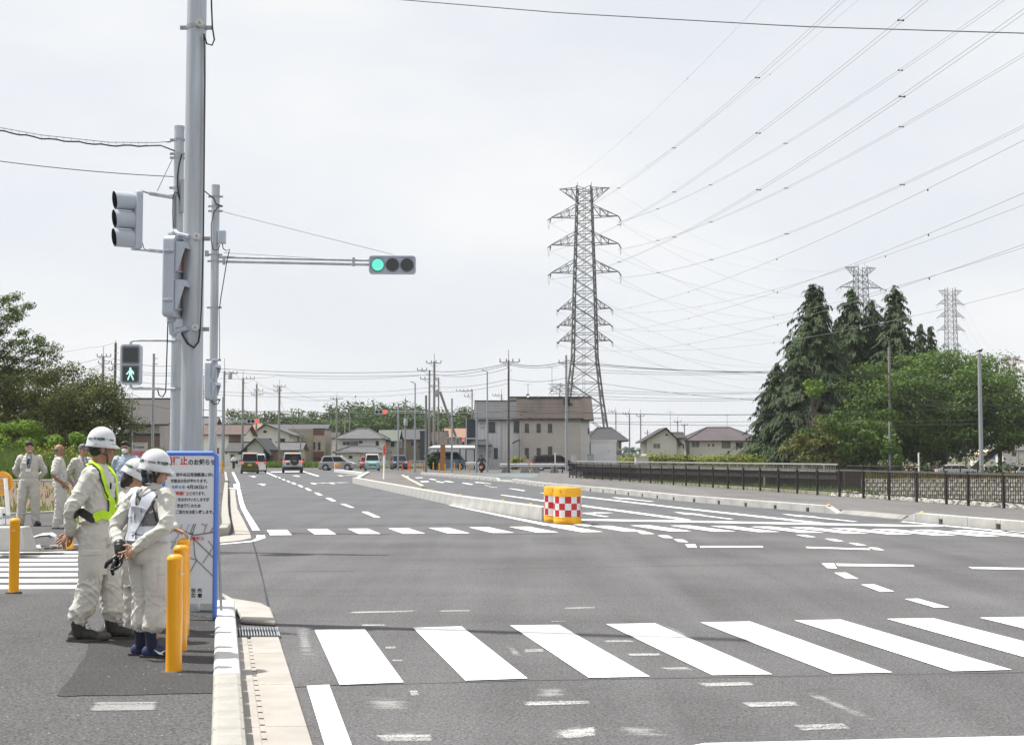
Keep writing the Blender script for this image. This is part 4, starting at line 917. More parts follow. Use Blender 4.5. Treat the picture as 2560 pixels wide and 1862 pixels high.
# --- crash drums, delineator
m_drum = M("drum yellow", (0.80, 0.40, 0.012), 0.4, 0, 0.05, 3)
m_ret_r = M("retroreflective red", (0.42, 0.012, 0.018), 0.35, 0, 0.06, 8); m_ret_w = M("retroreflective white", (0.62, 0.62, 0.62), 0.35, 0, 0.05, 8)
def make_drum(r=.325, h=.84):
    t = thing("crash_drum", "", "crash drum", group="yellow crash drums with red and white checks")
    z1, z2 = h * .205, h * .745
    mb = MB(); mb.lathe([(r * .97, 0), (r, .02), (r, .06), (r * 1.015, .075), (r, .09), (r, z1 - .02), (r * 1.012, z1 - .01), (r * .985, z1), (r * .985, z2), (r * 1.015, z2 + .01), (r * 1.015, h - .12), (r * .99, h - .115), (r * 1.0, h - .03), (r * .97, h - .008), (r * .4, h)], n=40); part("body", mb, m_drum, t, auto=True)
    for s_ in (-1, 1):
        mb = MB(); mb.box((s_ * r * .62, 0, h - .055), (.07, r * 1.6, .07)); part("lid_lug", mb, m_drum, t, bevel=.015)
    N = 14; hb = (z2 - z1) / 3
    for row in range(3):
        for j in range(N):
            mb = MB(); vs = []
            for q in range(4):
                a = 2 * math.pi * (j + q / 3) / N; vs += [(r * 1.0 * math.cos(a), r * 1.0 * math.sin(a), z1 + row * hb), (r * 1.0 * math.cos(a), r * 1.0 * math.sin(a), z1 + (row + 1) * hb)]
            mb.add(vs, [(2 * q, 2 * q + 2, 2 * q + 3, 2 * q + 1) for q in range(3)])
            part("reflective_square", mb, m_ret_r if (row + j) % 2 else m_ret_w, t, smooth=True)
    return t
d0 = make_drum(); d0.location = G(1419, 1309); d0.rotation_euler.z = R(-90 + 0.5 * 360 / 14); d0["label"] = "yellow crash drum with red and white checks standing in front at the island's end"
def drum(p, label, rz, k=1.0): o = copy_tree(d0); o.location = p; o.rotation_euler = (0, 0, rz); o.scale = (k, k, k); o["label"] = label; return o
drum(G(1394, 1304), "yellow crash drum half hidden behind another at the island's near end", R(20))
drum(G(843, 1178), "distant yellow crash drum in front of the silver hatchback", R(5), .95)
drum(G(751, 1175), "distant yellow crash drum with an orange lamp just right of the off-road car", R(40), .75)
yl = M("amber warning lamp", (0.8, 0.3, 0.02), 0.4, 0, 0, emit=(1, 0.42, 0.05), estr=.35)
q = P(751, 1149, G(751, 1175).y); mb = MB(); mb.ell((0, 0, 0), (.13, .08, .13), 12, 8); mb.cyl((0, 0, -.45), (0, 0, -.1), .03, n=6); single("warning_lamp", mb, yl, "round amber warning lamp standing on the distant drum beside the off-road car", "warning lamp").location = q
pd = G(960, 1197, .13)
dp = thing("delineator_post", "slim white road delineator post with a red top standing on the island", "delineator post", (pd.x, pd.y, .13))
ztop = ZA(1112, pd.y) - .13; zm = ZA(1137.5, pd.y) - .13
mb = MB(); mb.lathe([(.075, 0), (.065, .04), (.06, .05), (.06, zm)], n=14); part("post", mb, m_white, dp, auto=True)
mb = MB(); mb.lathe([(.07, zm), (.07, ztop - .02), (.05, ztop)], n=14); part("red_band", mb, M("red plastic", (0.72, 0.055, 0.03), 0.4), dp, auto=True)
mb = MB(); mb.bx(-.095, -.06, -.03, .03, zm + .02, ztop - .03); part("reflector", mb, m_ret_w, dp)
# ================================================================== PEOPLE
m_skin = M("skin", (0.42, 0.235, 0.15), 0.5, 0, 0.08, 20); m_skint = M("tanned skin", (0.33, 0.165, 0.10), 0.5, 0, 0.08, 20)
m_wear = M("pale grey workwear", (0.56, 0.545, 0.495), 0.85, 0, 0.05, 9, 0.15, 120); m_wear2 = M("warm grey workwear", (0.52, 0.495, 0.45), 0.85, 0, 0.05, 9, 0.15, 120)
m_hair = M("black hair", (0.012, 0.010, 0.009), 0.5, 0, 0.3, 60); m_hairg = M("grey hair", (0.13, 0.13, 0.135), 0.55, 0, 0.4, 60)
m_helm = M("white helmet shell", (0.60, 0.61, 0.63), 0.22, 0, 0.02, 3, coat=0.6)
m_boot = M("black work boot", (0.02, 0.019, 0.017), 0.55, 0, 0.2, 20); m_boottoe = M("dusty boot leather", (0.075, 0.066, 0.055), 0.75, 0, 0.25, 20)
m_navy = M("navy fabric", (0.02, 0.032, 0.10), 0.7, 0, 0.15, 40); m_sole = M("dark rubber sole", (0.035, 0.03, 0.03), 0.7)
m_hi = M("fluorescent yellow strap", (0.50, 0.78, 0.015), 0.55, 0, 0.03, 4); m_vest = M("silver reflective band", (0.52, 0.54, 0.60), 0.42, 0.1, 0.05, 6)
m_mesh = M("grey mesh fabric", (0.16, 0.16, 0.165), 0.8, 0, 0.1, 30); m_glove = M("black rubber glove", (0.014, 0.014, 0.015), 0.42, 0, 0.2, 20)
m_shoe_w = M("white trainer", (0.55, 0.54, 0.53), 0.6); m_shoe_r = M("red trainer trim", (0.45, 0.02, 0.03), 0.6); m_eye = M("dark eye", (0.015, 0.012, 0.01), 0.3); m_lip = M("lip", (0.28, 0.09, 0.07), 0.5)
m_shirtb = M("pale blue shirt", (0.36, 0.42, 0.52), 0.8); m_mask = M("white face mask", (0.62, 0.62, 0.62), 0.8, 0, 0.04)

def loft(mb, secs, n=16):
    """horizontal-ish elliptic sections: (center, rx, ry, yaw)"""
    vs = []
    for c, rx, ry, a in secs:
        for j in range(n):
            t = 2 * math.pi * j / n; x, y = rx * math.cos(t), ry * math.sin(t)
            vs.append((c[0] + x * math.cos(a) - y * math.sin(a), c[1] + x * math.sin(a) + y * math.cos(a), c[2]))
    fs = [(i * n + j, i * n + (j + 1) % n, (i + 1) * n + (j + 1) % n, (i + 1) * n + j) for i in range(len(secs) - 1) for j in range(n)]
    fs += [tuple(range(n))[::-1], tuple(range((len(secs) - 1) * n, len(secs) * n))]
    mb.add(vs, fs)
def limb(mb, pts, rs, n=12, caps=True):
    P_ = [Vector(p) for p in pts]; L = []; Q = []
    for i in range(len(P_) - 1):
        for k in range(5):
            t = k / 5
            p0, p1, p2, p3 = P_[max(i - 1, 0)], P_[i], P_[i + 1], P_[min(i + 2, len(P_) - 1)]
            L.append(0.5 * ((2 * p1) + (p2 - p0) * t + (2 * p0 - 5 * p1 + 4 * p2 - p3) * t * t + (3 * p1 - p0 - 3 * p2 + p3) * t ** 3) if len(P_) > 2 else p1.lerp(p2, t)); Q.append(lerp(rs[i], rs[i + 1], t))
    L.append(P_[-1]); Q.append(rs[-1]); mb.tube(L, Q, n)
    if caps:
        mb.ell(L[0], (Q[0],) * 3, n, 8); mb.ell(L[-1], (Q[-1],) * 3, n, 8)
def remesh(mb, vox, smooth=2):
    me = mb.mesh("tmp"); o = bpy.data.objects.new("tmp", me); COL.objects.link(o)
    m = o.modifiers.new("r", 'REMESH'); m.mode = 'VOXEL'; m.voxel_size = vox
    if smooth:
        s_ = o.modifiers.new("s", 'SMOOTH'); s_.factor = 0.5; s_.iterations = smooth
    r = bpy.data.meshes.new_from_object(o.evaluated_get(bpy.context.evaluated_depsgraph_get())); bpy.data.objects.remove(o); return r
def wrinkle(me, fn):
    nr = [v.normal.copy() for v in me.vertices]
    for v, n in zip(me.vertices, nr): v.co += n * fn(v.co)
    me.update()
def link(name, me, mat, par, smooth=True):
    o = bpy.data.objects.new(name, me); COL.objects.link(o); o.parent = par; me.name = name; me.materials.clear(); me.materials.append(mat)
    if smooth: me.polygons.foreach_set("use_smooth", [True] * len(me.polygons))
    return o
def folds(amp, fx, fz, seed=0.0, zf=None):
    def f(p):
        w = zf(p) if zf else 1.0
        a = noise.noise(Vector((p.x * fx + seed, p.y * fx, (p.z + 0.35 * p.x) * fz))); b = noise.noise(Vector((p.x * fx * 2 + seed, p.y * fx * 2 + 3, (p.z - 0.5 * p.y) * fz * 1.8)))
        c = noise.noise(Vector((p.x * fx * .7 + 9 + seed, p.y * fx * .7, (p.z - .8 * p.x + .3 * p.y) * fz * .9)))
        return amp * w * ((1 - 2 * abs(a)) * 0.5 + (0.5 - abs(b)) * 0.35 + 1.15 * max(0, 1 - abs(c) * 5) ** 1.4 + .6 * max(0, 1 - abs(b) * 6) - 0.45)
    return f
def hand(mb, wrist, d, palm, curl=0.5, k=1.0, side=1, fan=0.10):
    """palm, four unequal bent fingers and a thumb; d = direction of the hand, palm = direction the palm faces"""
    d = Vector(d).normalized(); palm = Vector(palm); palm = (palm - d * palm.dot(d)).normalized(); sx = d.cross(palm).normalized() * side; w = Vector(wrist)
    rot = Matrix((sx, d, palm)).transposed()
    mb.ell(w + d * .048 * k, (.040 * k, .052 * k, .017 * k), 12, 8, rot); mb.ell(w + d * .01 * k, (.028 * k, .035 * k, .02 * k), 10, 8, rot)
    for i, (off, ln) in enumerate(((.030, .072), (.010, .082), (-.011, .076), (-.030, .058))):
        p = w + d * (.084 - abs(off) * .25) * k + sx * off * k; a = 0; pts = [p - d * .03 * k]; dd = (d + sx * off * fan / .03).normalized()
        pts.append(p)
        for seg, c in ((.45, .55), (.32, .8), (.23, .6)):
            a += curl * c; v = dd * math.cos(a) + palm * math.sin(a); p = p + v * ln * seg * k; pts.append(p)
        mb.tube(pts, [.0095 * k, .0092 * k, .0085 * k, .0078 * k, .0055 * k], 7)
    p = w + d * .022 * k + sx * .03 * k; t1 = p + (d * .5 + sx * .8 + palm * .35).normalized() * .038 * k; t2 = t1 + (d * .85 + sx * .35 + palm * .45).normalized() * .032 * k
    mb.tube([p - sx * .02 * k, p, t1, t2, t2 + (t2 - t1) * .25], [.013 * k, .0125 * k, .0105 * k, .009 * k, .004 * k], 7)
def shell_point(c, r, az, el):
    return Vector((c[0] + r[0] * math.cos(el) * math.sin(az), c[1] + r[1] * math.cos(el) * math.cos(az), c[2] + r[2] * math.sin(el)))
def wrap_text(body, size, c, r, az0, el, mat, par, name="lettering", off=.002, rot=None):
    me = text_mesh(body, size, offset=.0006)
    for v in me.vertices:
        x, y = v.co.x, v.co.y; q = shell_point((0, 0, 0), [a + off for a in r], az0 - x / (r[0] * math.cos(el)) * 1.0, el + y / r[2]); q = rot @ q if rot else q; v.co = q + Vector(c)
    return link(name, me, mat, par, False)
def helmet(par, c, rot, text=True, mark_az=(1.57,), tape=False):
    """hard hat shell centred at c, front along +y of rot"""
    r = (.099, .113, .116); mb = MB(); n = 32; vs = []; rows = 11
    prof = [(math.sin(math.pi / 2 * i / rows), math.cos(math.pi / 2 * i / rows)) for i in range(rows + 1)]
    for s_, z_ in prof + [(1.0, -.16)]:
        for j in range(n):
            a = 2 * math.pi * j / n; k = s_ * (1.0 if z_ >= 0 else 1.02)
            vs.append(Vector((max(k, .001) * r[0] * math.sin(a), max(k, .001) * r[1] * math.cos(a), z_ * r[2] - .0)))
    base = len(prof) + 1
    for j in range(n):
        a = 2 * math.pi * j / n; bill = .032 * max(0, math.cos(a)) ** 2 + .006
        vs.append(Vector(((1.02 * r[0] + bill * .8) * math.sin(a), (1.02 * r[1] + bill) * math.cos(a), -.035 - .16 * r[2] * .6)))
    for j in range(n):
        a = 2 * math.pi * j / n; bill = .032 * max(0, math.cos(a)) ** 2 + .003
        vs.append(Vector(((1.0 * r[0] + bill * .8) * math.sin(a), (1.0 * r[1] + bill) * math.cos(a), -.043 - .16 * r[2] * .6)))
    for j in range(n):
        a = 2 * math.pi * j / n; vs.append(Vector((.94 * r[0] * math.sin(a), .94 * r[1] * math.cos(a), -.02)))
    rws = base + 3
    fs = [(i * n + j, (i + 1) * n + j, (i + 1) * n + (j + 1) % n, i * n + (j + 1) % n) for i in range(rws - 1) for j in range(n)]
    mb.add([rot @ v + Vector(c) for v in vs], fs); h = part("helmet", mb, m_helm, par, auto=True)
    if text:
        for az in mark_az:
            wrap_text("安全", .024, c, r, az + .30, .10, m_ink, h, rot=rot); wrap_text("第一", .024, c, r, az - .30, .10, m_ink, h, rot=rot)
            g = MB()
            for w_, h_ in ((.010, .030), (.030, .010)):
                q = []
                for sx, sy in ((-1, -1), (1, -1), (1, 1), (-1, 1)): q.append(rot @ shell_point((0, 0, 0), [a + .0025 for a in r], az - sx * w_ / 2 / r[0], .10 + sy * h_ / 2 / r[2]) + Vector(c))
                g.poly(q)
            part("green_cross", g, M("safety green", (0.01, 0.2, 0.07), 0.5), h)
            for s_ in (-1, 1):
                for e in (.06, .13):
                    g = MB(); L = []
                    for i in range(7): L.append(rot @ shell_point((0, 0, 0), [a + .002 for a in r], az + s_ * (.62 + .42 * i / 6), e) + Vector(c))
                    g.tube(L, .0022, 4); part("line", g, m_ink, h)
    if tape:
        g = MB(); q = []
        for sx, sy in ((-1, -1), (1, -1), (1, 1), (-1, 1)): q.append(rot @ shell_point((0, 0, 0), [a + .0025 for a in r], tape - sx * .02 / r[0], .36 + sy * .008 / r[2]) + Vector(c))
        part("yellow_tape", g.poly(q), m_yel, h)
    return h
def make_person(label, loc, rz, H, pose, wear=m_wear, skin=m_skin, hair=m_hair, far=False, short=False, shoes="boot", hat=None, vox=.0085, hairstyle="short", glasses=False, smile=False, bag=1.0, group=None, trous=None, mask=False, jcol=None, eyes=True):
    t = thing("person", label, "person", loc, rz, group); k = H / 1.65; V = lambda x, y, z: Vector((x, y, z)) * k
    po = dict(fr=(.09, 0, 0), fl=(-.09, 0, 0), fyr=0.0, fyl=0.0, lean=0.0, hip=(0, 0), tw=0.0, side=0.0, head=0.0, nod=0.0, roll=0.0); po.update(pose)
    tw = po["tw"]; hx, hy = po["hip"]; ln = po["lean"]
    def sp(x, y, z):                                                # spine point with twist and lean
        f = max(0, (z - .95) / .45); a = tw * min(1, f); return V(po['side'] * f + hx * (1 - .3 * f) + x * math.cos(a) - y * math.sin(a), hy * (1 - .3 * f) + x * math.sin(a) + y * math.cos(a) + ln * f, z)
    sh = {s_: sp(s_ * .165, -.01, 1.315) for s_ in (1, -1)}; hp = {s_: V(hx + s_ * .085, hy, .87) for s_ in (1, -1)}
    ft = {1: Vector(po["fr"]) * k, -1: Vector(po["fl"]) * k}; fy = {1: po["fyr"], -1: po["fyl"]}
    ank = {s_: ft[s_] + V(0, 0, .085) for s_ in (1, -1)}; kn = {}
    for s_ in (1, -1):
        f = Vector((-math.sin(fy[s_]), math.cos(fy[s_]), 0)); kn[s_] = hp[s_].lerp(ank[s_], .52) + f * .025 * k + Vector(po.get("kr" if s_ == 1 else "kl", (0, 0, 0)))
    arms = {1: po["ar"], -1: po["al"]}                                  # (elbow, wrist, hand dir, palm, curl) in local metres
    hc = sp(0, .015, 1.53); hr = Matrix.Rotation(po["head"], 3, 'Z') @ Matrix.Rotation(po["nod"], 3, 'X') @ Matrix.Rotation(po["roll"], 3, 'Y')
    # ---- body: one continuous surface
    mb = MB(); HD = lambda x, y, z: hc + hr @ (Vector((x, y, z)) * k)
    def he(c, r): mb.ell(HD(*c), [a * k for a in r], 16, 12, hr)
    he((0, -.008, .022), (.074, .092, .092)); he((0, .02, -.045), (.060, .066, .068)); he((0, .052, -.088), (.034, .03, .025)); he((0, .062, .0), (.058, .026, .05)); he((0, .083, .028), (.05, .012, .012))
    he((0, .098, -.022), (.011, .016, .026)); he((0, .107, -.036), (.016, .014, .011)); he((0, .083, -.066), (.026, .014, .013)); he((-.035, .066, -.025), (.024, .022, .025)); he((.035, .066, -.025), (.024, .022, .025))
    for s_ in (1, -1): mb.ell(HD(s_ * .079, -.006, -.012), [.010 * k, .021 * k, .033 * k], 12, 10, hr @ Matrix.Rotation(s_ * -.35, 3, 'Z'))
    limb(mb, [HD(0, -.015, -.05), sp(0, -.012, 1.38), sp(0, -.015, 1.30)], [.054 * k, .055 * k, .07 * k])
    loft(mb, [(sp(0, -.01, z), rx * k, ry * k, tw * min(1, max(0, (z - .95) / .45))) for z, rx, ry in ((.82, .13, .09), (.92, .14, .095), (1.05, .125, .085), (1.2, .14, .095), (1.30, .12, .08), (1.345, .07, .06))])
    for s_ in (1, -1):
        el, wr = Vector(arms[s_][0]), Vector(arms[s_][1]); limb(mb, [sh[s_], el, wr], [.045 * k, .039 * k, .026 * k]); limb(mb, [hp[s_], kn[s_], ank[s_]], [.075 * k, .05 * k, .033 * k])
        mb.ell(ank[s_] + Vector((-math.sin(fy[s_]) * .06 * k, math.cos(fy[s_]) * .06 * k, -.045 * k)), (.04 * k, .04 * k, .03 * k), 10, 6)
        if far: pass
    me = remesh(mb, vox if not far else vox * 1.0, 2)
    hm = MB(); hm.v = [tuple(v.co) for v in me.vertices]; hm.f = [tuple(p.vertices) for p in me.polygons]; bpy.data.meshes.remove(me)
    for s_ in (1, -1):
        if arms[s_][4] is not None: hand(hm, arms[s_][1], arms[s_][2], arms[s_][3], arms[s_][4], k * 1.0, s_)
    body = part("body", hm, skin, t, smooth=True)
    # ---- jacket or shirt
    jm = MB(); J = jcol or wear
    loft(jm, [(sp(0, yo, z), rx * k * bag, ry * k * bag, tw * min(1, max(0, (z - .95) / .45))) for z, rx, ry, yo in ((.93, .165, .125, -.005), (.955, .172, .132, -.005), (1.0, .170, .130, 0), (1.06, .158, .118, .005), (1.14, .168, .122, .003), (1.22, .178, .124, -.004), (1.29, .172, .112, -.010), (1.335, .135, .09, -.012), (1.365, .085, .072, -.010), (1.40, .068, .066, -.006))], 24)
    for s_ in (1, -1):
        el, wr = Vector(arms[s_][0]), Vector(arms[s_][1]); a = sh[s_] - Vector((sh[s_].x, sh[s_].y, 0)) * .12
        if short: limb(jm, [a, sh[s_], sh[s_].lerp(el, .78)], [.075 * k, .073 * k, .075 * k])
        else: limb(jm, [a, sh[s_], sh[s_].lerp(el, .5), el, el.lerp(wr, .5), wr.lerp(el, .06)], [.076 * k, .073 * k, .064 * k, .057 * k, .051 * k, .041 * k])
    me = remesh(jm, vox, 2)
    if vox < .013: wrinkle(me, folds(.0095 * k, 6, 10, H * 7))
    else: wrinkle(me, folds(.010 * k, 7, 11, H * 7))
    jk = link("jacket" if not short else "shirt", me, J, t)
    g = MB(); cs = [sp(.062 * math.sin(a), -.006 + .066 * math.cos(a), 1.385 + .018 * (1 if abs(a) > .5 else -1) - .02 * math.cos(a)) for a in [math.pi * 2 * i / 20 + .35 for i in range(19)]]
    g.tube(cs, .014 * k, 6); part("collar", g, J, t, smooth=True)
    # ---- trousers
    tm = MB(); T = trous or wear
    loft(tm, [(V(hx, hy - .005, z), rx * k * bag, ry * k * bag, tw * .3) for z, rx, ry in ((.76, .135, .11), (.82, .168, .132), (.88, .172, .138), (.94, .162, .128), (.99, .150, .115), (1.0, .14, .10))], 24)
    rlow = .066 if shoes != "shoe" else .072
    for s_ in (1, -1):
        a = V(hx + s_ * .08, hy, .86); m1 = a.lerp(kn[s_], .5); m2 = kn[s_].lerp(ank[s_], .5); bt = ank[s_] + V(0, 0, .09 if shoes == "boot" else (.16 if shoes == "sock" else -.025))
        limb(tm, [a, m1, kn[s_], m2, bt + V(0, 0, .06), bt], [.102 * k * bag, .098 * k * bag, .084 * k * bag, .082 * k * bag, .082 * k * (bag if shoes == "boot" else 1), rlow * k])
    me = remesh(tm, vox, 2)
    def zf(p):
        z = p.z / k; return .38 + 1.0 * math.exp(-((z - .46) / .12) ** 2) + 1.2 * math.exp(-((z - .2) / .1) ** 2) + .4 * math.exp(-((z - .8) / .07) ** 2)
    wrinkle(me, folds(.0075 * k, 6, 12, H * 3, zf)); link("trousers", me, T, t)
    # ---- footwear
    for s_ in (1, -1):
        rm = Matrix.Rotation(fy[s_], 3, 'Z'); o = ft[s_]; F = lambda x, y, z: o + rm @ (Vector((x, y, z)) * k)
        fm = MB(); fm.ell(F(0, .16, .042), [.05 * k, .085 * k, .04 * k], 14, 10, rm); fm.ell(F(0, .06, .05), [.042 * k, .10 * k, .05 * k], 14, 10, rm); fm.ell(F(0, -.035, .05), [.036 * k, .05 * k, .05 * k], 14, 10, rm)
        if shoes == "boot": limb(fm, [F(0, .0, .06), F(0, -.01, .15), F(0, -.012, .24)], [.052 * k, .056 * k, .064 * k])
        else: limb(fm, [F(0, .01, .06), F(0, -.005, .095)], [.045 * k, .045 * k])
        me = remesh(fm, min(vox, .008), 2)
        for v in me.vertices: v.co.z = max(v.co.z, .016 * k)
        sh_mat = {"boot": m_boot, "sock": m_navy, "shoe": m_sole, "trainer": m_shoe_w}[shoes]
        so = link("boot" if shoes == "boot" else "shoe", me, sh_mat, t)
        sm_ = MB(); loft(sm_, [(F(0, .065, 0), .048 * k, .165 * k, fy[s_]), (F(0, .065, .022), .051 * k, .168 * k, fy[s_])], 20); part("sole", sm_, m_sole if shoes != "boot" else m_boottoe, so, auto=True)
        if shoes == "boot":
            cp = MB(); cp.ell(F(0, .172, .04), [.051 * k, .079 * k, .043 * k], 14, 10, rm); part("toe_cap", cp, m_boottoe, so, smooth=True); cp = MB(); cp.ell(F(0, -.04, .035), [.043 * k, .05 * k, .035 * k], 14, 10, rm); part("heel_guard", cp, m_boottoe, so, smooth=True)
            lc = MB()
            for i in range(6): lc.tube([F(-.03, .095 - i * .012, .085 + i * .022), F(.0, .105 - i * .013, .088 + i * .022), F(.03, .095 - i * .012, .085 + i * .022)], .003, 4)
            part("laces", lc, m_boottoe, so)
        if shoes == "sock":
            sk = MB(); limb(sk, [F(0, -.0, .07), F(0, -.005, .16), F(0, -.005, .26)], [.047 * k, .050 * k, .056 * k]); part("sock", sk, M("dark navy sock", (0.012, 0.016, 0.04), 0.85), t, smooth=True)
            mk = MB()
            for x in (.049, -.049): mk.prism([F(x * 1.02, .02, .075), F(x * 1.02, .07, .05), F(x * 1.03, .12, .07), F(x * 1.03, .085, .04), F(x * 1.03, .10, .028), F(x * 1.03, .06, .036)], rm @ Vector((.004 * (1 if x > 0 else -1), 0, 0)))
            part("shoe_emblem", mk, m_white, so)
            lc = MB()
            for i in range(4): lc.tube([F(-.02, .12 - i * .02, .078 + i * .006), F(.0, .12 - i * .02, .088 + i * .006), F(.02, .12 - i * .02, .078 + i * .006)], .0035, 4)
            part("laces", lc, m_navy, so)
        if shoes == "trainer":
            mk = MB(); mk.ell(F(0, -.02, .045), [.041 * k, .06 * k, .03 * k], 12, 8, rm); mk.box(F(.0, .1, .03), (.104 * k, .07 * k, .02), rz=fy[s_]); part("red_trim", mk, m_shoe_r, so)
    # ---- face details and hair
    def fe(name, c, r, mat, par_=None): g = MB(); g.ell(HD(*c), [a * k for a in r], 10, 8, hr); return part(name, g, mat, par_ or t, smooth=True)
    if eyes:
        for s_ in (1, -1):
            fe("eye", (s_ * .031, .083, .004), (.013, .007, .0055 if not smile else .0035), m_eye); fe("eyebrow", (s_ * .031, .091, .026), (.02, .006, .0045), hair)
        fe("mouth", (0, .0945, -.066), (.024 if not smile else .03, .006, .005 if not smile else .008), m_lip if not smile else m_white)
    if glasses:
        g = MB()
        for s_ in (1, -1):
            g.tube([HD(s_ * .031 + .022 * math.cos(a), .1, .002 + .016 * math.sin(a)) for a in [2 * math.pi * i / 12 for i in range(13)]], .0022 * k, 4); g.tube([HD(s_ * .053, .1, .006), HD(s_ * .08, .03, .006), HD(s_ * .082, -.01, .004)], .002 * k, 4)
        g.tube([HD(-.01, .102, .006), HD(.01, .102, .006)], .002 * k, 4); part("glasses", g, m_black, t)
    if mask:
        g = MB(); g.ell(HD(0, .068, -.05), [.056 * k, .055 * k, .05 * k], 14, 10, hr); part("face_mask", g, m_mask, t, smooth=True)
    if hairstyle:
        hm2 = MB(); hm2.ell(HD(0, -.018, .042), [.084 * k, .096 * k, .090 * k], 18, 14, hr); hm2.ell(HD(0, -.05, -.012), [.072 * k, .058 * k, .068 * k], 16, 12, hr)
        if hairstyle == "under": hm2 = MB(); hm2.ell(HD(0, -.036, .0), [.077 * k, .07 * k, .075 * k], 16, 12, hr); hm2.ell(HD(0, .0, .07), [.078 * k, .09 * k, .05 * k], 14, 10, hr)
        if hairstyle == "fringe": hm2.ell(HD(0.01, .052, .082), [.068 * k, .045 * k, .042 * k], 14, 10, hr)
        if hairstyle == "bald": hm2 = MB(); hm2.ell(HD(0, -.042, .01), [.081 * k, .07 * k, .06 * k], 16, 12, hr)
        if hairstyle == "bob": hm2.ell(HD(0, -.055, -.04), [.085 * k, .065 * k, .10 * k], 16, 12, hr); hm2.ell(HD(.03, -.075, -.08), [.04 * k, .05 * k, .07 * k], 12, 10, hr)
        me = remesh(hm2, min(vox, .010), 1); wrinkle(me, lambda p: .006 * noise.noise(p * 60) + .004 * noise.noise(p * 25)); link("hair", me, hair, t)
    if hat: hat(t, hc, hr, k)
    return t, HD, sp, V, k
def band_on(sp, k, name, mat, par, path, w, r=.003, lift=1.0):
    """a strap: flat strip through points given as (point, outward normal)"""
    mb = MB(); L = []; Rr = []; n = len(path)
    pts = [Vector(p) for p, _ in path]; nr = [Vector(q).normalized() for _, q in path]
    for i in range(n):
        d = (pts[min(i + 1, n - 1)] - pts[max(i - 1, 0)]).normalized(); s_ = d.cross(nr[i]).normalized() * w / 2
        L.append(pts[i] + s_ + nr[i] * .004); Rr.append(pts[i] - s_ + nr[i] * .004)
    mb.add(L + Rr + [p - nr[i % n] * .006 for i, p in enumerate(L)] + [p - nr[i % n] * .006 for i, p in enumerate(Rr)],
           [(i, n + i, n + i + 1, i + 1) for i in range(n - 1)] + [(i, i + 1, 2 * n + i + 1, 2 * n + i) for i in range(n - 1)] + [(n + i + 1, n + i, 3 * n + i, 3 * n + i + 1) for i in range(n - 1)])
    return part(name, mb, mat, par, auto=True)
def proj_strap(par, jk, name, mat, anchors, w, n=22, out=.004):
    """lay a strap on the jacket surface: anchors are rough points; each sample is pulled to the nearest surface point"""
    from mathutils.bvhtree import BVHTree
    me = jk.data; bv = BVHTree.FromPolygons([v.co for v in me.vertices], [p.vertices[:] for p in me.polygons])
    A = [Vector(a) for a in anchors]; path = []
    for i in range(len(A) - 1):
        for q in range(n):
            p = A[i].lerp(A[i + 1], q / n); h = bv.find_nearest(p)
            path.append((h[0] + h[1] * out, h[1]))
    h = bv.find_nearest(A[-1]); path.append((h[0] + h[1] * out, h[1]))
    for _ in range(4):
        path = [path[0]] + [((path[i - 1][0] + path[i][0] * 2 + path[i + 1][0]) / 4, path[i - 1][1] + path[i][1] + path[i + 1][1]) for i in range(1, len(path) - 1)] + [path[-1]]
    return band_on(None, 1, name, mat, par, path, w)
def child(t, nm): return [c for c in t.children if c.name.split(".")[0] == nm][0]

def proj_patch(par, jk, name, mat, c, nrm, up, w, h, out=.006, n=7):
    """a sewn pocket or flap lying on a garment: a grid of points dropped on its surface along -nrm"""
    from mathutils.bvhtree import BVHTree
    me = jk.data; bv = BVHTree.FromPolygons([v.co for v in me.vertices], [p.vertices[:] for p in me.polygons])
    c, nrm, up = Vector(c), Vector(nrm).normalized(), Vector(up); sx = up.cross(nrm).normalized(); up = nrm.cross(sx).normalized(); vs = []
    for i in range(n):
        for j in range(n):
            p = c + sx * w * (i / (n - 1) - .5) + up * h * (j / (n - 1) - .5); q = bv.ray_cast(p + nrm * .25, -nrm, .5)
            e = out if (0 < i < n - 1 and 0 < j < n - 1) else out * .25
            vs.append(q[0] + nrm * e if q[0] else p)
    mb = MB(); mb.add(vs, [(i * n + j, (i + 1) * n + j, (i + 1) * n + j + 1, i * n + j + 1) for i in range(n - 1) for j in range(n - 1)]); return part(name, mb, mat, par, smooth=True)
def pockets(t, V):
    tr = child(t, "trousers"); jk = [c for c in t.children if c.name.split(".")[0] in ("jacket", "shirt")][0]; w = jk.data.materials[0]
    for s_ in (1, -1):
        proj_patch(t, tr, "cargo_pocket", tr.data.materials[0], V(s_ * .2, .02, .62), (s_, .1, 0), (0, 0, 1), .16, .19, .011); proj_patch(t, tr, "pocket_flap", tr.data.materials[0], V(s_ * .2, .02, .705), (s_, .1, 0), (0, 0, 1), .17, .055, .016)
        proj_patch(t, jk, "chest_pocket", w, V(s_ * .085, .2, 1.18), (s_ * .1, 1, 0), (0, 0, 1), .11, .13, .008); proj_patch(t, jk, "pocket_flap", w, V(s_ * .085, .2, 1.235), (s_ * .1, 1, 0), (0, 0, 1), .12, .04, .013)
        proj_patch(t, tr, "back_pocket", tr.data.materials[0], V(s_ * .085, -.2, .84), (s_ * .1, -1, 0), (0, 0, 1), .12, .13, .006)
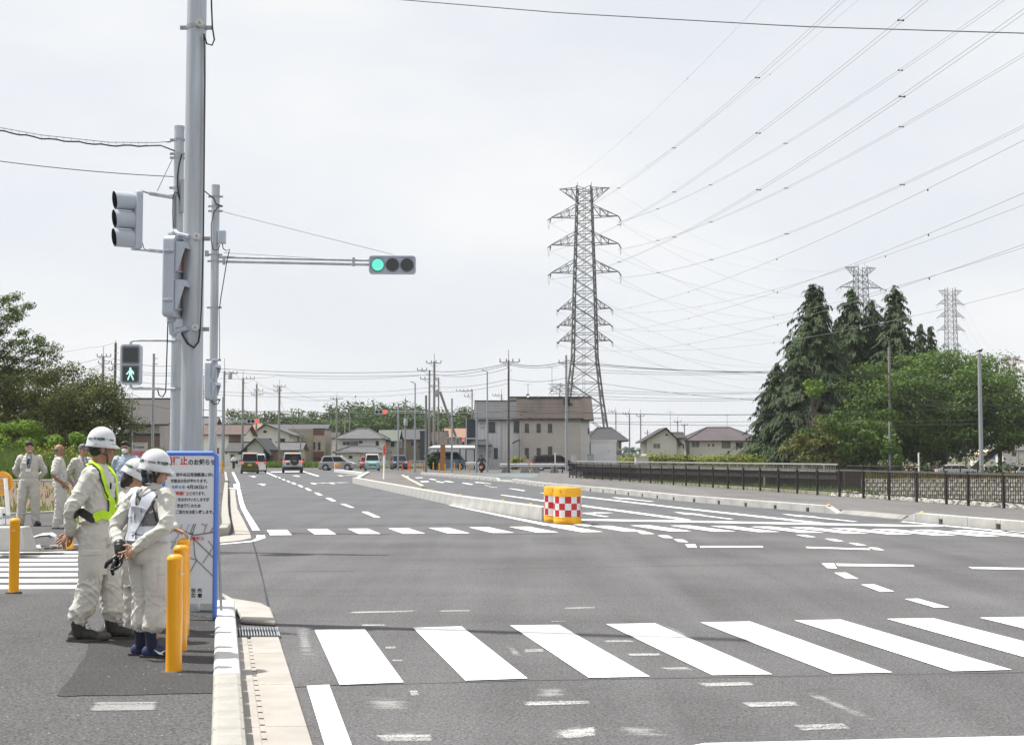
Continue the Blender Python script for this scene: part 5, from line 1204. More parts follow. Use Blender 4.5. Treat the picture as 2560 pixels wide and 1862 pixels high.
# --- tall worker in the yellow harness (faces right, hands behind his back)
def hat1(t, hc, hr, k):
    h = helmet(t, hc + hr @ Vector((0, -.005, .058)) * k, hr @ Matrix.Rotation(R(-3), 3, 'X'), mark_az=(1.75, -1.5))
    g = MB(); g.tube([hc + hr @ Vector(q) * k for q in ((.088, -.005, .05), (.084, .02, 0), (.07, .04, -.06), (.03, .05, -.11), (0, .052, -.118), (-.03, .05, -.11), (-.07, .04, -.06), (-.086, .02, .0), (-.09, -.005, .05))], .005, 5); g.tube([hc + hr @ Vector(q) * k for q in ((.09, -.06, .03), (.082, -.03, -.02), (.07, .035, -.06))], .006, 5); part("chin_strap", g, M("dark grey strap", (0.06, 0.065, 0.06), 0.7), t)
    g = MB(); g.tube([hc + hr @ Vector((.092 * math.sin(a), .112 * math.cos(a) - .005, .028)) * k for a in [2 * math.pi * i / 24 for i in range(25)]], .010, 5); part("helmet_band", g, M("dark grey strap", (0.06,) * 3), t)
p = G(241, 1600, ZP)
w1, HD, sp, V, k = make_person("tall worker in white helmet and fluorescent yellow harness, hands clasped behind his back", p, R(-93), 1.655,
    dict(fr=(.085, -.11, 0), fl=(-.085, .10, 0), fyr=.12, fyl=.12, hip=(0, -.01), lean=.005, tw=R(3), head=R(28), nod=R(-2),
         ar=((.245, -.125, 1.06), (.14, -.185, .86), (-.25, -.62, -.62), (-.3, .9, .1), .75), al=((-.245, -.135, 1.055), (-.03, -.21, .845), (.5, -.75, -.3), (-.2, .8, .1), .35)),
    skin=m_skint, hat=hat1, bag=1.07, vox=.0085, hairstyle="under")
jk = child(w1, "jacket")
proj_strap(w1, jk, "harness_strap", m_hi, [V(-.02, -.14, 1.38), V(.06, -.09, 1.45), V(.13, .0, 1.44), V(.155, .10, 1.32), V(.14, .20, 1.16), V(.10, .24, 1.04)], .05, 10)
proj_strap(w1, jk, "strap_edging", m_black, [V(-.02, -.17, 1.36), V(.08, -.09, 1.43), V(.175, .02, 1.40), V(.19, .10, 1.30), V(.19, .18, 1.16), V(.15, .24, 1.04)], .010, 10, out=.006)
proj_strap(w1, jk, "harness_strap", m_hi, [V(-.12, .0, 1.45), V(-.10, .2, 1.3), V(-.06, .26, 1.14), V(-.05, .26, 1.04)], .045, 10)
proj_strap(w1, jk, "harness_belt", m_hi, [V(-.1, .30, 1.01), V(.1, .27, 1.01), V(.18, .17, 1.0), V(.24, .06, .995)], .068, 10); proj_strap(w1, jk, "harness_belt", m_hi, [V(.24, -.07, .99), V(.18, -.18, .985), V(0, -.30, .985), V(-.2, -.2, .985)], .068, 10); proj_strap(w1, jk, "belt_elastic", m_black, [V(.24, .07, .995), V(.29, .0, .993), V(.245, -.08, .99)], .066, 8, out=.006)
pockets(w1, V)
mb = MB(); mb.box(V(.115, .135, 1.23), (.012, .012, .05)); part("pen", mb, m_black, w1)
# --- shorter worker in the grey reflective vest, seen from behind
def hat2(t, hc, hr, k):
    helmet(t, hc + hr @ Vector((0, -.005, .05)) * k, hr @ Matrix.Rotation(R(-4), 3, 'X'), mark_az=(2.75, 1.0))
    g = MB(); g.ell(hc + hr @ Vector((0, -.028, -.02)) * k, [.092 * k, .092 * k, .08 * k], 16, 12, hr); g.ell(hc + hr @ Vector((0, -.035, -.095)) * k, [.082 * k, .072 * k, .075 * k], 16, 12, hr); g.ell(hc + hr @ Vector((.10, -.05, -.03)) * k, [.035, .028, .03], 10, 8, hr)
    me = remesh(g, .009, 2); wrinkle(me, lambda p: .006 * noise.noise(p * 22)); link("head_scarf", me, M("black scarf", (0.012, 0.012, 0.014), 0.6), t)
    for a, b in (((.11, -.05, -.02), (.17, -.04, -.10)), ((.11, -.05, -.02), (.19, -.05, -.04))):
        g = MB(); A, B = (hc + hr @ Vector(q) * k for q in (a, b)); g.tube([A, A.lerp(B, .6), B], [.010, .022, .012], 6); part("scarf_end", g, m_black, t)
p = G(364, 1641, ZP)
w2, HD, sp, V, k = make_person("short worker in white helmet and silver-grey reflective vest seen from behind, one black glove", p, R(-30), 1.475,
    dict(fr=(.09, -.02, 0), fl=(-.075, .02, 0), fyr=R(-52), fyl=R(-48), hip=(.03, -.01), side=.03, lean=.01, tw=0, head=R(-42), nod=R(-4),
         ar=((.275, -.10, .965), (.065, -.185, .80), (-.75, -.25, -.5), (.2, -.8, .2), .55), al=((-.225, -.10, .945), (-.065, -.20, .775), (.1, -.3, -.95), (-.3, -.9, .2), None)),
    hat=hat2, shoes="sock", bag=1.12, vox=.0085, hairstyle=None)
gm = MB(); hand(gm, Vector((-.065, -.20, .78)), (.12, -.25, -.95), (-.3, -.9, .2), .75, 1.12, -1); limb(gm, [Vector((-.085, -.19, .825)), Vector((-.068, -.2, .775))], [.044, .042]); gm.tube([Vector((-.06, -.23, .75)), Vector((-.16, -.24, .69)), Vector((-.18, -.235, .66))], [.02, .017, .012], 8); gm.tube([Vector((-.07, -.24, .72)), Vector((-.1, -.25, .65)), Vector((-.085, -.25, .61))], [.02, .015, .01], 8)
part("glove", gm, m_glove, w2, smooth=True)
jk = child(w2, "jacket"); pockets(w2, V)
vm = MB()
loft(vm, [(sp(0, yo, z), rx * k * 1.12, ry * k * 1.12, 0) for z, rx, ry, yo in ((1.0, .176, .137, 0), (1.06, .164, .125, .005), (1.14, .168, .128, .003), (1.22, .166, .131, -.004), (1.29, .150, .121, -.010), (1.335, .125, .10, -.012), (1.36, .10, .085, -.010))], 28)
me = remesh(vm, .009, 2); wrinkle(me, folds(.006, 9, 12, 4.0)); link("mesh_vest", me, m_mesh, w2)
vest = child(w2, "mesh_vest")
V2 = lambda x, y, z: V(x + .055, y, z)
proj_strap(w2, vest, "reflective_band", m_vest, [V2(-.22, .02, 1.02), V2(-.12, -.2, 1.02), V2(.0, -.24, 1.02), V2(.12, -.2, 1.02), V2(.22, .02, 1.02)], .115, 12)
proj_strap(w2, vest, "reflective_band", m_vest, [V2(-.085, -.02, 1.42), V2(-.105, -.2, 1.25), V2(-.10, -.24, 1.02)], .09, 12); proj_strap(w2, vest, "reflective_band", m_vest, [V2(.095, -.02, 1.42), V2(.06, -.2, 1.25), V2(-.09, -.24, 1.04)], .088, 12, out=.008); proj_strap(w2, vest, "reflective_band", m_vest, [V2(-.14, -.2, 1.2), V2(.0, -.24, 1.19), V2(.06, -.22, 1.18)], .075, 12, out=.011)
for s_ in (-1, 1): proj_strap(w2, vest, "vest_binding", m_black, [V2(s_ * .125, 0, 1.40), V2(s_ * .135, -.15, 1.25), V2(s_ * .16, -.12, 1.12), V2(s_ * .2, -.02, 1.04)], .011, 12, out=.006)
proj_strap(w2, vest, "vest_binding", m_black, [V2(-.09, -.04, 1.40), V2(-.05, -.16, 1.34), V2(0, -.18, 1.31), V2(.05, -.16, 1.34), V2(.09, -.04, 1.40)], .011, 12, out=.006); proj_strap(w2, vest, "vest_binding", m_black, [V2(-.22, .02, .975), V2(-.12, -.2, .975), V2(.0, -.24, .975), V2(.12, -.2, .975), V2(.22, .02, .975)], .012, 12, out=.006)
# --- worker hidden between them, hand on the bollard
def hat3(t, hc, hr, k): helmet(t, hc + hr @ Vector((0, -.005, .05)) * k, hr @ Matrix.Rotation(R(-10), 3, 'X'), mark_az=(2.3,), tape=2.45)
Y3 = 11.85; p = Vector((XA(318, Y3), Y3, ZP)); rz3 = R(-62); inv = Matrix.Rotation(-rz3, 3, 'Z')
hw = inv @ (Vector((on(456, 1590).x - .06, on(456, 1590).y - .02, .90 + .075)) - p)
el = inv @ (Vector((XA(372, 11.7), 11.68, 1.10)) - p)
w3, HD, sp, V, k = make_person("worker half hidden between two others, yellow tape on the helmet, hand on a bollard", p, rz3, 1.40,
    dict(fr=(.085, .05, 0), fl=(-.085, -.1, 0), fyr=R(-15), fyl=R(10), lean=.05, head=R(-8), nod=R(-18), ar=(el, hw, inv @ Vector((.75, .1, -.35)), (0, 0, -1), .5), al=((-.25, -.05, 1.0), (-.2, .06, .8), (0, .3, -.9), (.9, 0, 0), .5)),
    hat=hat3, shoes="trainer", bag=1.05, vox=.0095, hairstyle="bob")
# --- bystanders beyond the side street
def P_far(label, u, v, rz, H, pose, **kw): return make_person(label, G(u, v, ZP), rz, H, pose, vox=.013, far=True, **kw)
back = dict(ar=((.27, -.12, 1.08), (.10, -.20, .92), (-.6, -.3, -.5), (0, -1, 0), .5), al=((-.27, -.12, 1.08), (-.10, -.20, .90), (.6, -.3, -.5), (0, -1, 0), .5))
b4, HD, sp, V, k = P_far("smiling young man with tie and name badge on a grey jacket, by the orange sign", 70, 1314, R(192), 1.76,
    dict(fr=(.14, .0, 0), fl=(-.15, .02, 0), fyr=R(-25), fyl=R(25), head=R(12), ar=((.29, -.12, 1.14), (.12, -.2, .95), (-.6, -.3, -.5), (0, -1, 0), .5), al=((-.29, -.12, 1.14), (-.12, -.2, .93), (.6, -.3, -.5), (0, -1, 0), .5)), wear=m_wear2, hairstyle="fringe", smile=True, shoes="shoe", bag=1.04)
def sash(t, sp, jk, tie=True, badge=True):
    V_ = lambda x, y, z: Vector((x, y, z)) * k
    if tie:
        proj_strap(t, jk, "shirt_front", m_shirtb, [V_(0, .2, 1.40), V_(0, .2, 1.3), V_(0, .22, 1.2)], .07, 6, out=.002); proj_strap(t, jk, "tie", m_black, [V_(0, .2, 1.38), V_(0, .2, 1.3), V_(0, .22, 1.19)], .045, 6, out=.007)
    proj_strap(t, jk, "lanyard", m_navy, [V_(-.055, .1, 1.42), V_(-.06, .2, 1.3), V_(.0, .2, 1.12)], .012, 6, out=.008); proj_strap(t, jk, "lanyard", m_navy, [V_(.055, .1, 1.42), V_(.05, .2, 1.3), V_(.0, .2, 1.12)], .012, 6, out=.008)
    if badge: mb = MB(); mb.box(V_(.0, .152, 1.09), (.105, .008, .07)); part("name_badge", mb, m_white, t)
sash(b4, sp, child(b4, "jacket")); pockets(b4, V)
b5, HD, sp, V, k = P_far("older man with receding grey hair in a short-sleeved shirt, hand on his hip", 144, 1321, R(-80), 1.70,
    dict(fr=(.10, .0, 0), fl=(-.1, .06, 0), fyr=R(-10), fyl=R(5), lean=-.02, hip=(0, .03), head=R(8), ar=((.285, -.06, 1.08), (.185, .10, .93), (-.2, .5, -.8), (-.9, -.2, 0), .45), al=((-.27, -.05, 1.08), (-.2, .08, .90), (0, .5, -.8), (.9, 0, 0), .5)), skin=m_skint, hair=m_hairg, hairstyle="bald", glasses=True, short=True, shoes="trainer")
mb = MB(); loft(mb, [(V(0, .03, 1.0), .166 * k, .127 * k, 0), (V(0, .03, 1.035), .162 * k, .124 * k, 0)], 20); part("belt", mb, m_black, b5)
for pr in [c for c in b5.children if c.name.startswith("shoe")]:
    for c in list(pr.children):
        if c.name.startswith("red_trim"): c.data.materials.clear(); c.data.materials.append(m_wear2)
b6, HD, sp, V, k = P_far("grey-haired man with glasses standing behind the tall worker, looking toward the road", 203, 1318, R(-128), 1.70,
    dict(fr=(.10, .0, 0), fl=(-.1, .03, 0), head=R(-5), **back), wear=m_wear2, hair=m_hairg, hairstyle="fringe", glasses=True, shoes="shoe"); sash(b6, sp, child(b6, "jacket"), False)
b7, HD, sp, V, k = P_far("dark-haired person wearing a white face mask and pale blue shirt behind the helmets", 311, 1330, R(180), 1.74,
    dict(head=R(2), **back), hairstyle="fringe", glasses=True, mask=True, shoes="shoe", jcol=m_shirtb)
# --- far figures
b8, HD, sp, V, k = make_person("far pedestrian in white top and black trousers beside the green van, carrying a bag", G(584, 1171.5), R(200), 1.55, dict(fr=(.08, .05, 0), fl=(-.08, -.05, 0), ar=((.26, .0, 1.05), (.22, .1, .85), (0, .1, -1), (-1, 0, 0), .5), al=((-.27, .0, 1.05), (-.25, .15, .95), (0, .5, -.5), (1, 0, 0), .5)), wear=m_white, trous=m_black, vox=.022, shoes="shoe", eyes=False, hairstyle="short")
mb = MB(); mb.ell((-.33, .08, .78), (.16, .10, .22), 12, 8); bag_ = part("shoulder_bag", mb, m_black, b8, smooth=True)
pb9 = G(1204, 1181.5)
b9, HD, sp, V, k = make_person("rider in a dark jacket seen from behind on a small motorbike", pb9 + Vector((0, 0, -.02)), R(-4), 1.62, dict(fr=(.17, .12, .22), fl=(-.17, .12, .22), kr=(.12, .22, .02), kl=(-.12, .22, .02), hip=(0, -.08), lean=.05, ar=((.34, .06, 1.06), (.33, .36, 1.02), (0, .6, -.3), (0, 0, -1), .8), al=((-.34, .06, 1.06), (-.33, .36, 1.02), (0, .6, -.3), (0, 0, -1), .8)), wear=M("dark jacket", (0.025, 0.028, 0.04), 0.7), trous=M("dark jeans", (0.035, 0.035, 0.045), 0.8), vox=.02, shoes="shoe", eyes=False)
mc = thing("motorbike", "small reddish motorbike seen from behind under the dark-jacketed rider", "motorbike", pb9, R(-4))
for y in (-.55, .62):
    mb = MB(); mb.lathe([(.19, -.05), (.27, -.05), (.29, 0), (.27, .05), (.19, .05)], n=24); o = part("wheel", mb, m_black, mc); o.rotation_euler = (0, R(90), 0); o.location = (0, y, .29)
    mb = MB(); mb.cyl((0, 0, -.03), (0, 0, .03), .17, n=16); q = part("rim", mb, m_steel2, o)
mb = MB(); mb.box((0, -.1, .62), (.26, .75, .14)); mb.box((0, -.62, .6), (.12, .3, .05)); part("seat", mb, m_black, mc, bevel=.03)
mb = MB(); mb.box((0, -.05, .42), (.24, .8, .26)); mb.tube([(0, .5, .3), (0, .4, .85), (0, .36, .95)], .04); part("frame", mb, M("motorbike red brown", (0.16, 0.05, 0.03), 0.5), mc, bevel=.02)
mb = MB(); mb.tube([(-.36, .34, .98), (-.2, .38, .96), (0, .38, .94), (.2, .38, .96), (.36, .34, .98)], .016); part("handlebar", mb, m_steel2, mc)
mb = MB(); mb.box((0, -.78, .56), (.12, .03, .08)); part("tail_light", mb, m_redl, mc); mb = MB(); mb.box((0, -.8, .44), (.17, .01, .1)); part("number_plate", mb, m_white, mc)
for s_ in (-1, 1): mb = MB(); mb.box((s_ * .3, .4, 1.1), (.11, .02, .07)); mb.tube([(s_ * .26, .38, .98), (s_ * .3, .4, 1.08)], .008, 4); part("mirror", mb, m_black, mc); mb = MB(); mb.ell((s_ * .15, -.7, .56), (.035, .035, .035), 8, 6); part("indicator", mb, yl, mc)
# ================================================================== BUILDINGS
m_glass = M("window glass", (0.035, 0.04, 0.045), 0.08, 0, 0.3, 0.8, coat=0.3); m_frame = M("dark window frame", (0.035, 0.033, 0.032), 0.5); m_framew = M("white window frame", (0.5, 0.5, 0.5), 0.5)
m_shut = M("closed shutter", (0.20, 0.205, 0.21), 0.6, 0, 0.1)
m_tile = M("grey clay roof tiles", (0.092, 0.093, 0.098), 0.6, 0, 0.25, 1.6, 0.3, 6); m_tiled = M("dark roof tiles", (0.036, 0.036, 0.039), 0.6, 0, 0.25, 1.6)
m_trim = M("dark eaves", (0.05, 0.045, 0.042), 0.6)
def windowed(h, u0, u1, v0, v1, Y, mat=None, frame_=None, sill=False, y_off=0.0, bars=1):
    """window opening set in a wall facing the camera: frame (part) > pane (sub-parts)"""
    x0, x1, z1, z0 = XA(u0, Y), XA(u1, Y), ZA(v0, Y), ZA(v1, Y); o = wloc(h); x0 -= o.x; x1 -= o.x; z0 -= o.z; z1 -= o.z; y = -0.02 + y_off
    f = MB(); t_ = min(.06, (x1 - x0) * .12)
    f.bx(x0, x1, y - .04, y + .02, z1 - t_, z1); f.bx(x0, x1, y - .04, y + .02, z0, z0 + t_); f.bx(x0, x0 + t_, y - .04, y + .02, z0 + t_, z1 - t_); f.bx(x1 - t_, x1, y - .04, y + .02, z0 + t_, z1 - t_)
    for i in range(1, bars): xm = lerp(x0, x1, i / bars); f.bx(xm - t_ / 2, xm + t_ / 2, y - .035, y + .02, z0 + t_, z1 - t_)
    if sill: f.bx(x0 - .05, x1 + .05, y - .10, y, z0 - .06, z0 - .002)
    fr = part("window", f, frame_ or m_frame, h); g = MB(); g.bx(x0 + t_, x1 - t_, y - .012, y + .015, z0 + t_, z1 - t_); part("pane", g, mat or m_glass, fr)
def house(label, u0, u1, Y, v_eave, v_ridge, depth, roof, wall, roofm, wins=(), over=.45, cat="house", ridge=None, base=0.0, courses=0, group=None, hipr=.35, name="house", sidewin=()):
    """roof: gable_x (ridge across the view), gable_y (gable end towards us), hip, flat"""
    x0, x1 = XA(u0, Y), XA(u1, Y); ze = ZA(v_eave, Y); zr = ZA(v_ridge, Y + (depth / 2 if roof in ("gable_x", "hip") else 0)); cx_ = (x0 + x1) / 2
    h = thing(name, label, cat, (cx_, Y, base), 0, group); a, b = x0 - cx_, x1 - cx_; ze -= base; zr -= base
    m = MB()
    if roof == "gable_y":
        ax = (XA(ridge, Y) - cx_) if ridge else 0; m.prism([(a, 0, -.2), (b, 0, -.2), (b, 0, ze), (ax, 0, zr - .12), (a, 0, ze)], (0, depth, 0))
    elif roof == "gable_x": m.prism([(a, 0, -.2), (a, depth, -.2), (a, depth, ze), (a, depth / 2, zr - .12), (a, 0, ze)], (b - a, 0, 0))
    else: m.bx(a, b, 0, depth, -.2, ze)
    part("wall", m, wall, h); o = over; t_ = .16; m = MB()
    if roof == "gable_x":
        sl = (zr - ze) / (depth / 2); zl = ze - o * sl
        rf = MB(); rf.prism([(a - o, -o, zl), (a - o, depth / 2, zr), (a - o, depth / 2, zr + t_), (a - o, -o, zl + t_)], (b - a + 2 * o, 0, 0)); rf.prism([(a - o, depth + o, zl), (a - o, depth / 2, zr), (a - o, depth / 2, zr + t_), (a - o, depth + o, zl + t_)], (b - a + 2 * o, 0, 0)); r = part("roof", rf, roofm, h)
        for i in range(courses):
            q0, q1 = i / courses, (i + .96) / courses; y0, y1 = lerp(-o, depth / 2, q0), lerp(-o, depth / 2, q1); c0, c1_ = lerp(zl, zr, q0) + t_, lerp(zl, zr, q1) + t_
            g = MB(); g.prism([(a - o, y0, c0 + .03), (a - o, y1, c1_ + .004), (a - o, y1, c1_ + .001), (a - o, y0, c0 + .001)], (b - a + 2 * o, 0, 0)); part("roof_course", g, roofm, r)
        g = MB(); g.bx(a - o - .02, b + o + .02, depth / 2 - .12, depth / 2 + .12, zr + t_ - .05, zr + t_ + .09); part("ridge_cap", g, m_trim if roofm is not m_tile else m_tiled, r)
        g = MB(); g.bx(a - o, b + o, -o - .10, -o - .005, zl + .0, zl + .13); part("gutter", g, m_trim, h)
    elif roof == "gable_y":
        rf = MB(); dl = (zr - ze) / (ax - a); dr = (zr - ze) / (b - ax)
        rf.prism([(a - o, -o, ze - o * dl), (ax, -o, zr), (ax, -o, zr + t_), (a - o, -o, ze - o * dl + t_)], (0, depth + 2 * o, 0)); rf.prism([(b + o, -o, ze - o * dr), (ax, -o, zr), (ax, -o, zr + t_), (b + o, -o, ze - o * dr + t_)], (0, depth + 2 * o, 0)); part("roof", rf, roofm, h)
    elif roof == "hip":
        i_ = (b - a) * hipr; zz_ = ze
        vs = [(a - o, -o, zz_), (b + o, -o, zz_), (b + o, depth + o, zz_), (a - o, depth + o, zz_), (a + i_, depth / 2, zr), (b - i_, depth / 2, zr)]
        rf = MB(); rf.add(vs + [(x, y, z - .15) for x, y, z in vs[:4]], [(0, 1, 5, 4), (1, 2, 5), (2, 3, 4, 5), (3, 0, 4), (0, 6, 7, 1), (1, 7, 8, 2), (2, 8, 9, 3), (3, 9, 6, 0), (6, 9, 8, 7)]); r = part("roof", rf, roofm, h)
        for p0, p1 in ((0, 4), (1, 5), (2, 5), (3, 4), (4, 5)): g = MB(); g.tube([Vector(vs[p0]) + Vector((0, 0, .05)), Vector(vs[p1]) + Vector((0, 0, .05))], .11, 5); part("ridge_cap", g, m_tile, r)
    else:
        g = MB(); g.bx(a - .08, b + .08, -.08, depth + .08, ze - .12, ze + .18); part("roof", g, roofm, h)
    for w in wins: windowed(h, *w[:4], Y, *(w[4:]))
    return h
W_ = lambda n, c, **k: M(n, c, 0.85, 0, k.get("var", 0.06), k.get("scale", 0.8), 0.0)
wallw, wallc, wallb, wallg = W_("white render", (0.72, 0.72, 0.71)), W_("cream render", (0.66, 0.655, 0.62)), W_("beige siding", (0.47, 0.435, 0.39)), W_("pale grey siding", (0.60, 0.60, 0.608))
wallt, walld, wallbr = W_("tan wall", (0.390, 0.351, 0.273)), W_("dark navy cladding", (0.039, 0.047, 0.065)), W_("brown boards", (0.182, 0.130, 0.098), var=.2)
m_rbrown = M("brown slate roof", (0.046, 0.033, 0.027), 0.85, 0, 0.3, 0.7, hue=(0.072, 0.055, 0.046), stretch=(1, .2, .2)); m_rred = M("red brown tiles", (0.10, 0.062, 0.056), 0.7, 0, 0.3, 3); m_rorange = M("orange tiles", (0.27, 0.15, 0.10), 0.7, 0, 0.15, 2)
m_rgreen = M("faded green roof", (0.105, 0.12, 0.10), 0.7, 0, 0.12, 1); m_rgrey = M("grey metal roof", (0.075, 0.078, 0.083), 0.5, 0.2, 0.1, 1); m_rpurp = M("purplish brown roof", (0.085, 0.068, 0.072), 0.8, 0, 0.2, 0.4)
m_rdark = M("dark brown roof", (0.036, 0.031, 0.029), 0.7, 0, 0.12, 1)
# left edge
hl = house("brown house with a wide dark hipped roof left of the steel poles", 300, 397, 132, 1049, 1001, 8, "gable_x", wallb, m_rdark, [(366, 378, 1057, 1068)], over=1.2)
mb = MB(); mb.bx(XA(290, 131.5) - wloc(hl).x, XA(396, 131.5) - wloc(hl).x, -.06, -.004, ZA(1090, 132), ZA(1083, 132)); part("band", mb, m_trim, hl); mb = MB(); mb.bx(XA(290, 131.5) - wloc(hl).x, XA(396, 131.5) - wloc(hl).x, -.05, -.003, 0, ZA(1090.5, 132)); part("lower_cladding", mb, wallbr, hl)
house("whitish long house with grey tiled roof seen between the steel poles", 392, 520, 205, 1081, 1046, 9, "gable_x", wallw, m_tile, [(396, 408, 1086, 1099)], over=.7)
hb = house("white house with a red-brown tiled roof and brown lattice balcony", 506, 606, 198, 1085, 1064, 8, "gable_x", wallw, m_rred, [(543, 547, 1119, 1134), (564, 568, 1121, 1135)], over=.6)
for i in range(11): mb = MB(); x = XA(573 + i * 2.6, 197.6) - wloc(hb).x; mb.bx(x - .04, x + .04, -.16, -.1, ZA(1108, 198), ZA(1087, 198)); part("lattice_slat", mb, wallbr, hb)
mb = MB(); mb.bx(XA(571, 198) - wloc(hb).x, XA(604, 198) - wloc(hb).x, -.08, -.01, ZA(1109, 198), ZA(1086, 198)); part("balcony_backing", mb, wallt, hb)
house("low lean-to with grey roof behind the far pedestrian", 572, 612, 192, 1127, 1108, 5, "gable_x", wallw, m_tiled, [(577, 586, 1136, 1156, M("green door", (0.02, 0.10, 0.07), 0.5))], over=.5)
house("small house with a steep black tiled gable behind the green van", 618, 659, 186, 1118, 1097, 9, "gable_y", wallc, m_tiled, (), over=1.0, ridge=640)
house("house with an orange tiled roof in the far row, behind the black gable", 612, 656, 268, 1079, 1058, 9, "hip", wallw, m_rorange, (), hipr=.3)
hd = house("grey two-storey house with small gable vent behind the off-road car", 632, 722, 226, 1084, 1061, 9, "gable_y", wallc, m_tile, [(656, 679, 1095, 1105.5, None, m_framew, False, 0, 2), (700, 712, 1096, 1106)], over=.9, ridge=664)
mb = MB(); mb.ell((XA(662, 226) - wloc(hd).x, -.03, ZA(1079, 226)), (.3, .04, .22), 12, 8); part("vent", mb, m_black, hd)
house("low wing with a curved grey tile roof in front of the beige block", 690, 748, 214, 1124, 1108, 6, "gable_x", wallt, m_tile, (), over=.6)
hs = house("rusty tin-roofed shed beside the off-road car", 660, 694, 188, 1127, 1122, 4, "flat", wallbr, m_rgrey, ())
mb = MB(); mb.bx(XA(664, 188) - wloc(hs).x, XA(673, 188) - wloc(hs).x, -.05, -.01, 0, ZA(1132, 188)); part("shed_opening", mb, m_black, hs)
house("long grey-roofed building behind the beige block", 660, 812, 262, 1074, 1062, 9, "gable_x", wallt, m_rgrey, ())
hf = house("tan flat-fronted block beside a maroon-panelled shop", 724, 783, 236, 1074, 1070, 9, "flat", wallt, wallt, [(741, 764, 1104, 1120, m_shut)])
hf2 = house("narrow shop front with maroon panels and two tall windows", 783.5, 812, 235, 1073, 1070, 9, "flat", wallt, m_trim, [(783.8, 788, 1105, 1124), (795, 801, 1105, 1125), (784, 803, 1142, 1155)])
for v0, v1 in ((1076, 1087.5), (1128.5, 1141.5)): mb = MB(); mb.bx(XA(783.8, 235) - wloc(hf2).x, XA(810, 235) - wloc(hf2).x, -.09, -.005, ZA(v1, 235), ZA(v0, 235)); part("maroon_panel", mb, M("maroon panel", (0.16, 0.045, 0.04), 0.6), hf2)
house("slim white building with dark roof between the shop and the hip-roofed house", 818, 838, 250, 1095, 1082, 8, "gable_x", wallw, m_tiled, [(821, 824, 1103, 1117), (826, 829, 1103, 1117)])
hh = house("two-storey house with grey hipped tile roofs behind the silver hatchback", 845, 950, 236, 1096, 1072, 11, "hip", wallw, m_tile, [(856, 875, 1103, 1113, None, m_framew, False, 0, 2), (876, 895, 1103, 1113, m_shut), (897, 906, 1102, 1108), (939, 947, 1102, 1114)], over=.8, hipr=.36)
hh2 = house("single-storey tiled porch wing in front of the hip-roofed house", 850, 954, 232, 1131, 1116, 5, "hip", wallw, m_tile, [(872, 881, 1139, 1146), (902, 915, 1139, 1150), (850, 858, 1140, 1147)], over=1.1, hipr=.2)
house("house with a faded green roof right of the hip-roofed house", 950, 990, 247, 1101, 1076, 9, "gable_x", wallb, m_rgreen, [(977, 986, 1104, 1117, None, None, False, 0, 3)], over=.6)
house("grey-roofed house with a tan gable behind the tall street lamp", 990, 1052, 254, 1098, 1074, 10, "gable_x", wallt, m_rgrey, [(1028, 1034, 1104, 1114), (1046, 1049, 1114, 1121)])
house("dark navy narrow house between utility poles", 1050, 1070, 248, 1079, 1074, 9, "flat", walld, walld)
house("brown-roofed house behind the bundle of utility poles", 1072, 1112, 256, 1112, 1080, 9, "gable_x", wallt, m_rbrown)
house("far house with an orange roof, right of the slanting strut pole", 1114, 1166, 268, 1093, 1072, 9, "gable_x", wallt, m_rorange)
hn = house("dark teal tower-like block beside the grey house", 1167, 1189, 166, 1050, 1047, 6, "flat", W_("dark teal cladding", (0.039, 0.058, 0.065)), m_trim)
mb = MB(); mb.bx(XA(1164.5, 166) - wloc(hn).x, XA(1166.6, 166) - wloc(hn).x, -.1, .2, 0, ZA(1046, 166)); part("white_corner_trim", mb, m_framew, hn)
ho = house("pale grey two-storey house with a stepped metal roof", 1194.5, 1298, 157.5, 1047, 1006, 9, "gable_x", wallg, m_rgrey, [(1221, 1238, 1055, 1080, None, m_frame, True, 0, 2), (1285, 1298, 1054, 1080, None, m_frame, True), (1235, 1244.5, 1119.5, 1145, None, m_frame, True)], over=.5, courses=11)
oo = wloc(ho)
for u in (1252, 1255.5): mb = MB(); mb.cyl((XA(u, 157) - oo.x, -.06, 0), (XA(u, 157) - oo.x, -.06, ZA(1050, 157.5)), .04, n=6); part("downpipe", mb, wallg, ho)
for i in range(9): mb = MB(); x = XA(1200 + i * 10.5, 157.5) - oo.x; mb.bx(x, x + .02, -.012, -.001, .3, ZA(1050, 157.5)); part("siding_joint", mb, M("siding joint", (0.2, 0.2, 0.205), 0.8), ho)
for a in ((1220, 1228, 1125, 1134), (1221, 1226, 1137, 1144), (1200, 1208, 1056, 1061), (1201, 1209, 1067, 1070)): mb = MB(); mb.bx(XA(a[0], 157) - oo.x, XA(a[1], 157) - oo.x, -.16, -.012, ZA(a[3], 157.5), ZA(a[2], 157.5)); part("meter_box", mb, m_polel, ho, bevel=.02)
mb = MB(); x0, x1 = XA(1167, 156) - oo.x, XA(1230, 156) - oo.x; mb.add([(x0, -2.4, ZA(1112, 157)), (x1, -2.4, ZA(1112, 157)), (x1, 0, ZA(1112, 157)), (x0, 0, ZA(1112, 157)), (x0 + 1, -1.2, ZA(1099, 157)), (x1 - .6, -.6, ZA(1099, 157)), (x0, -2.4, ZA(1115, 157)), (x1, -2.4, ZA(1115, 157)), (x1, 0, ZA(1115, 157)), (x0, 0, ZA(1115, 157))], [(0, 1, 5, 4), (1, 2, 5), (2, 3, 4, 5), (3, 0, 4), (6, 9, 8, 7), (0, 6, 7, 1), (1, 7, 8, 2), (2, 8, 9, 3), (3, 9, 6, 0)]); part("porch_roof", mb, m_tiled, ho)
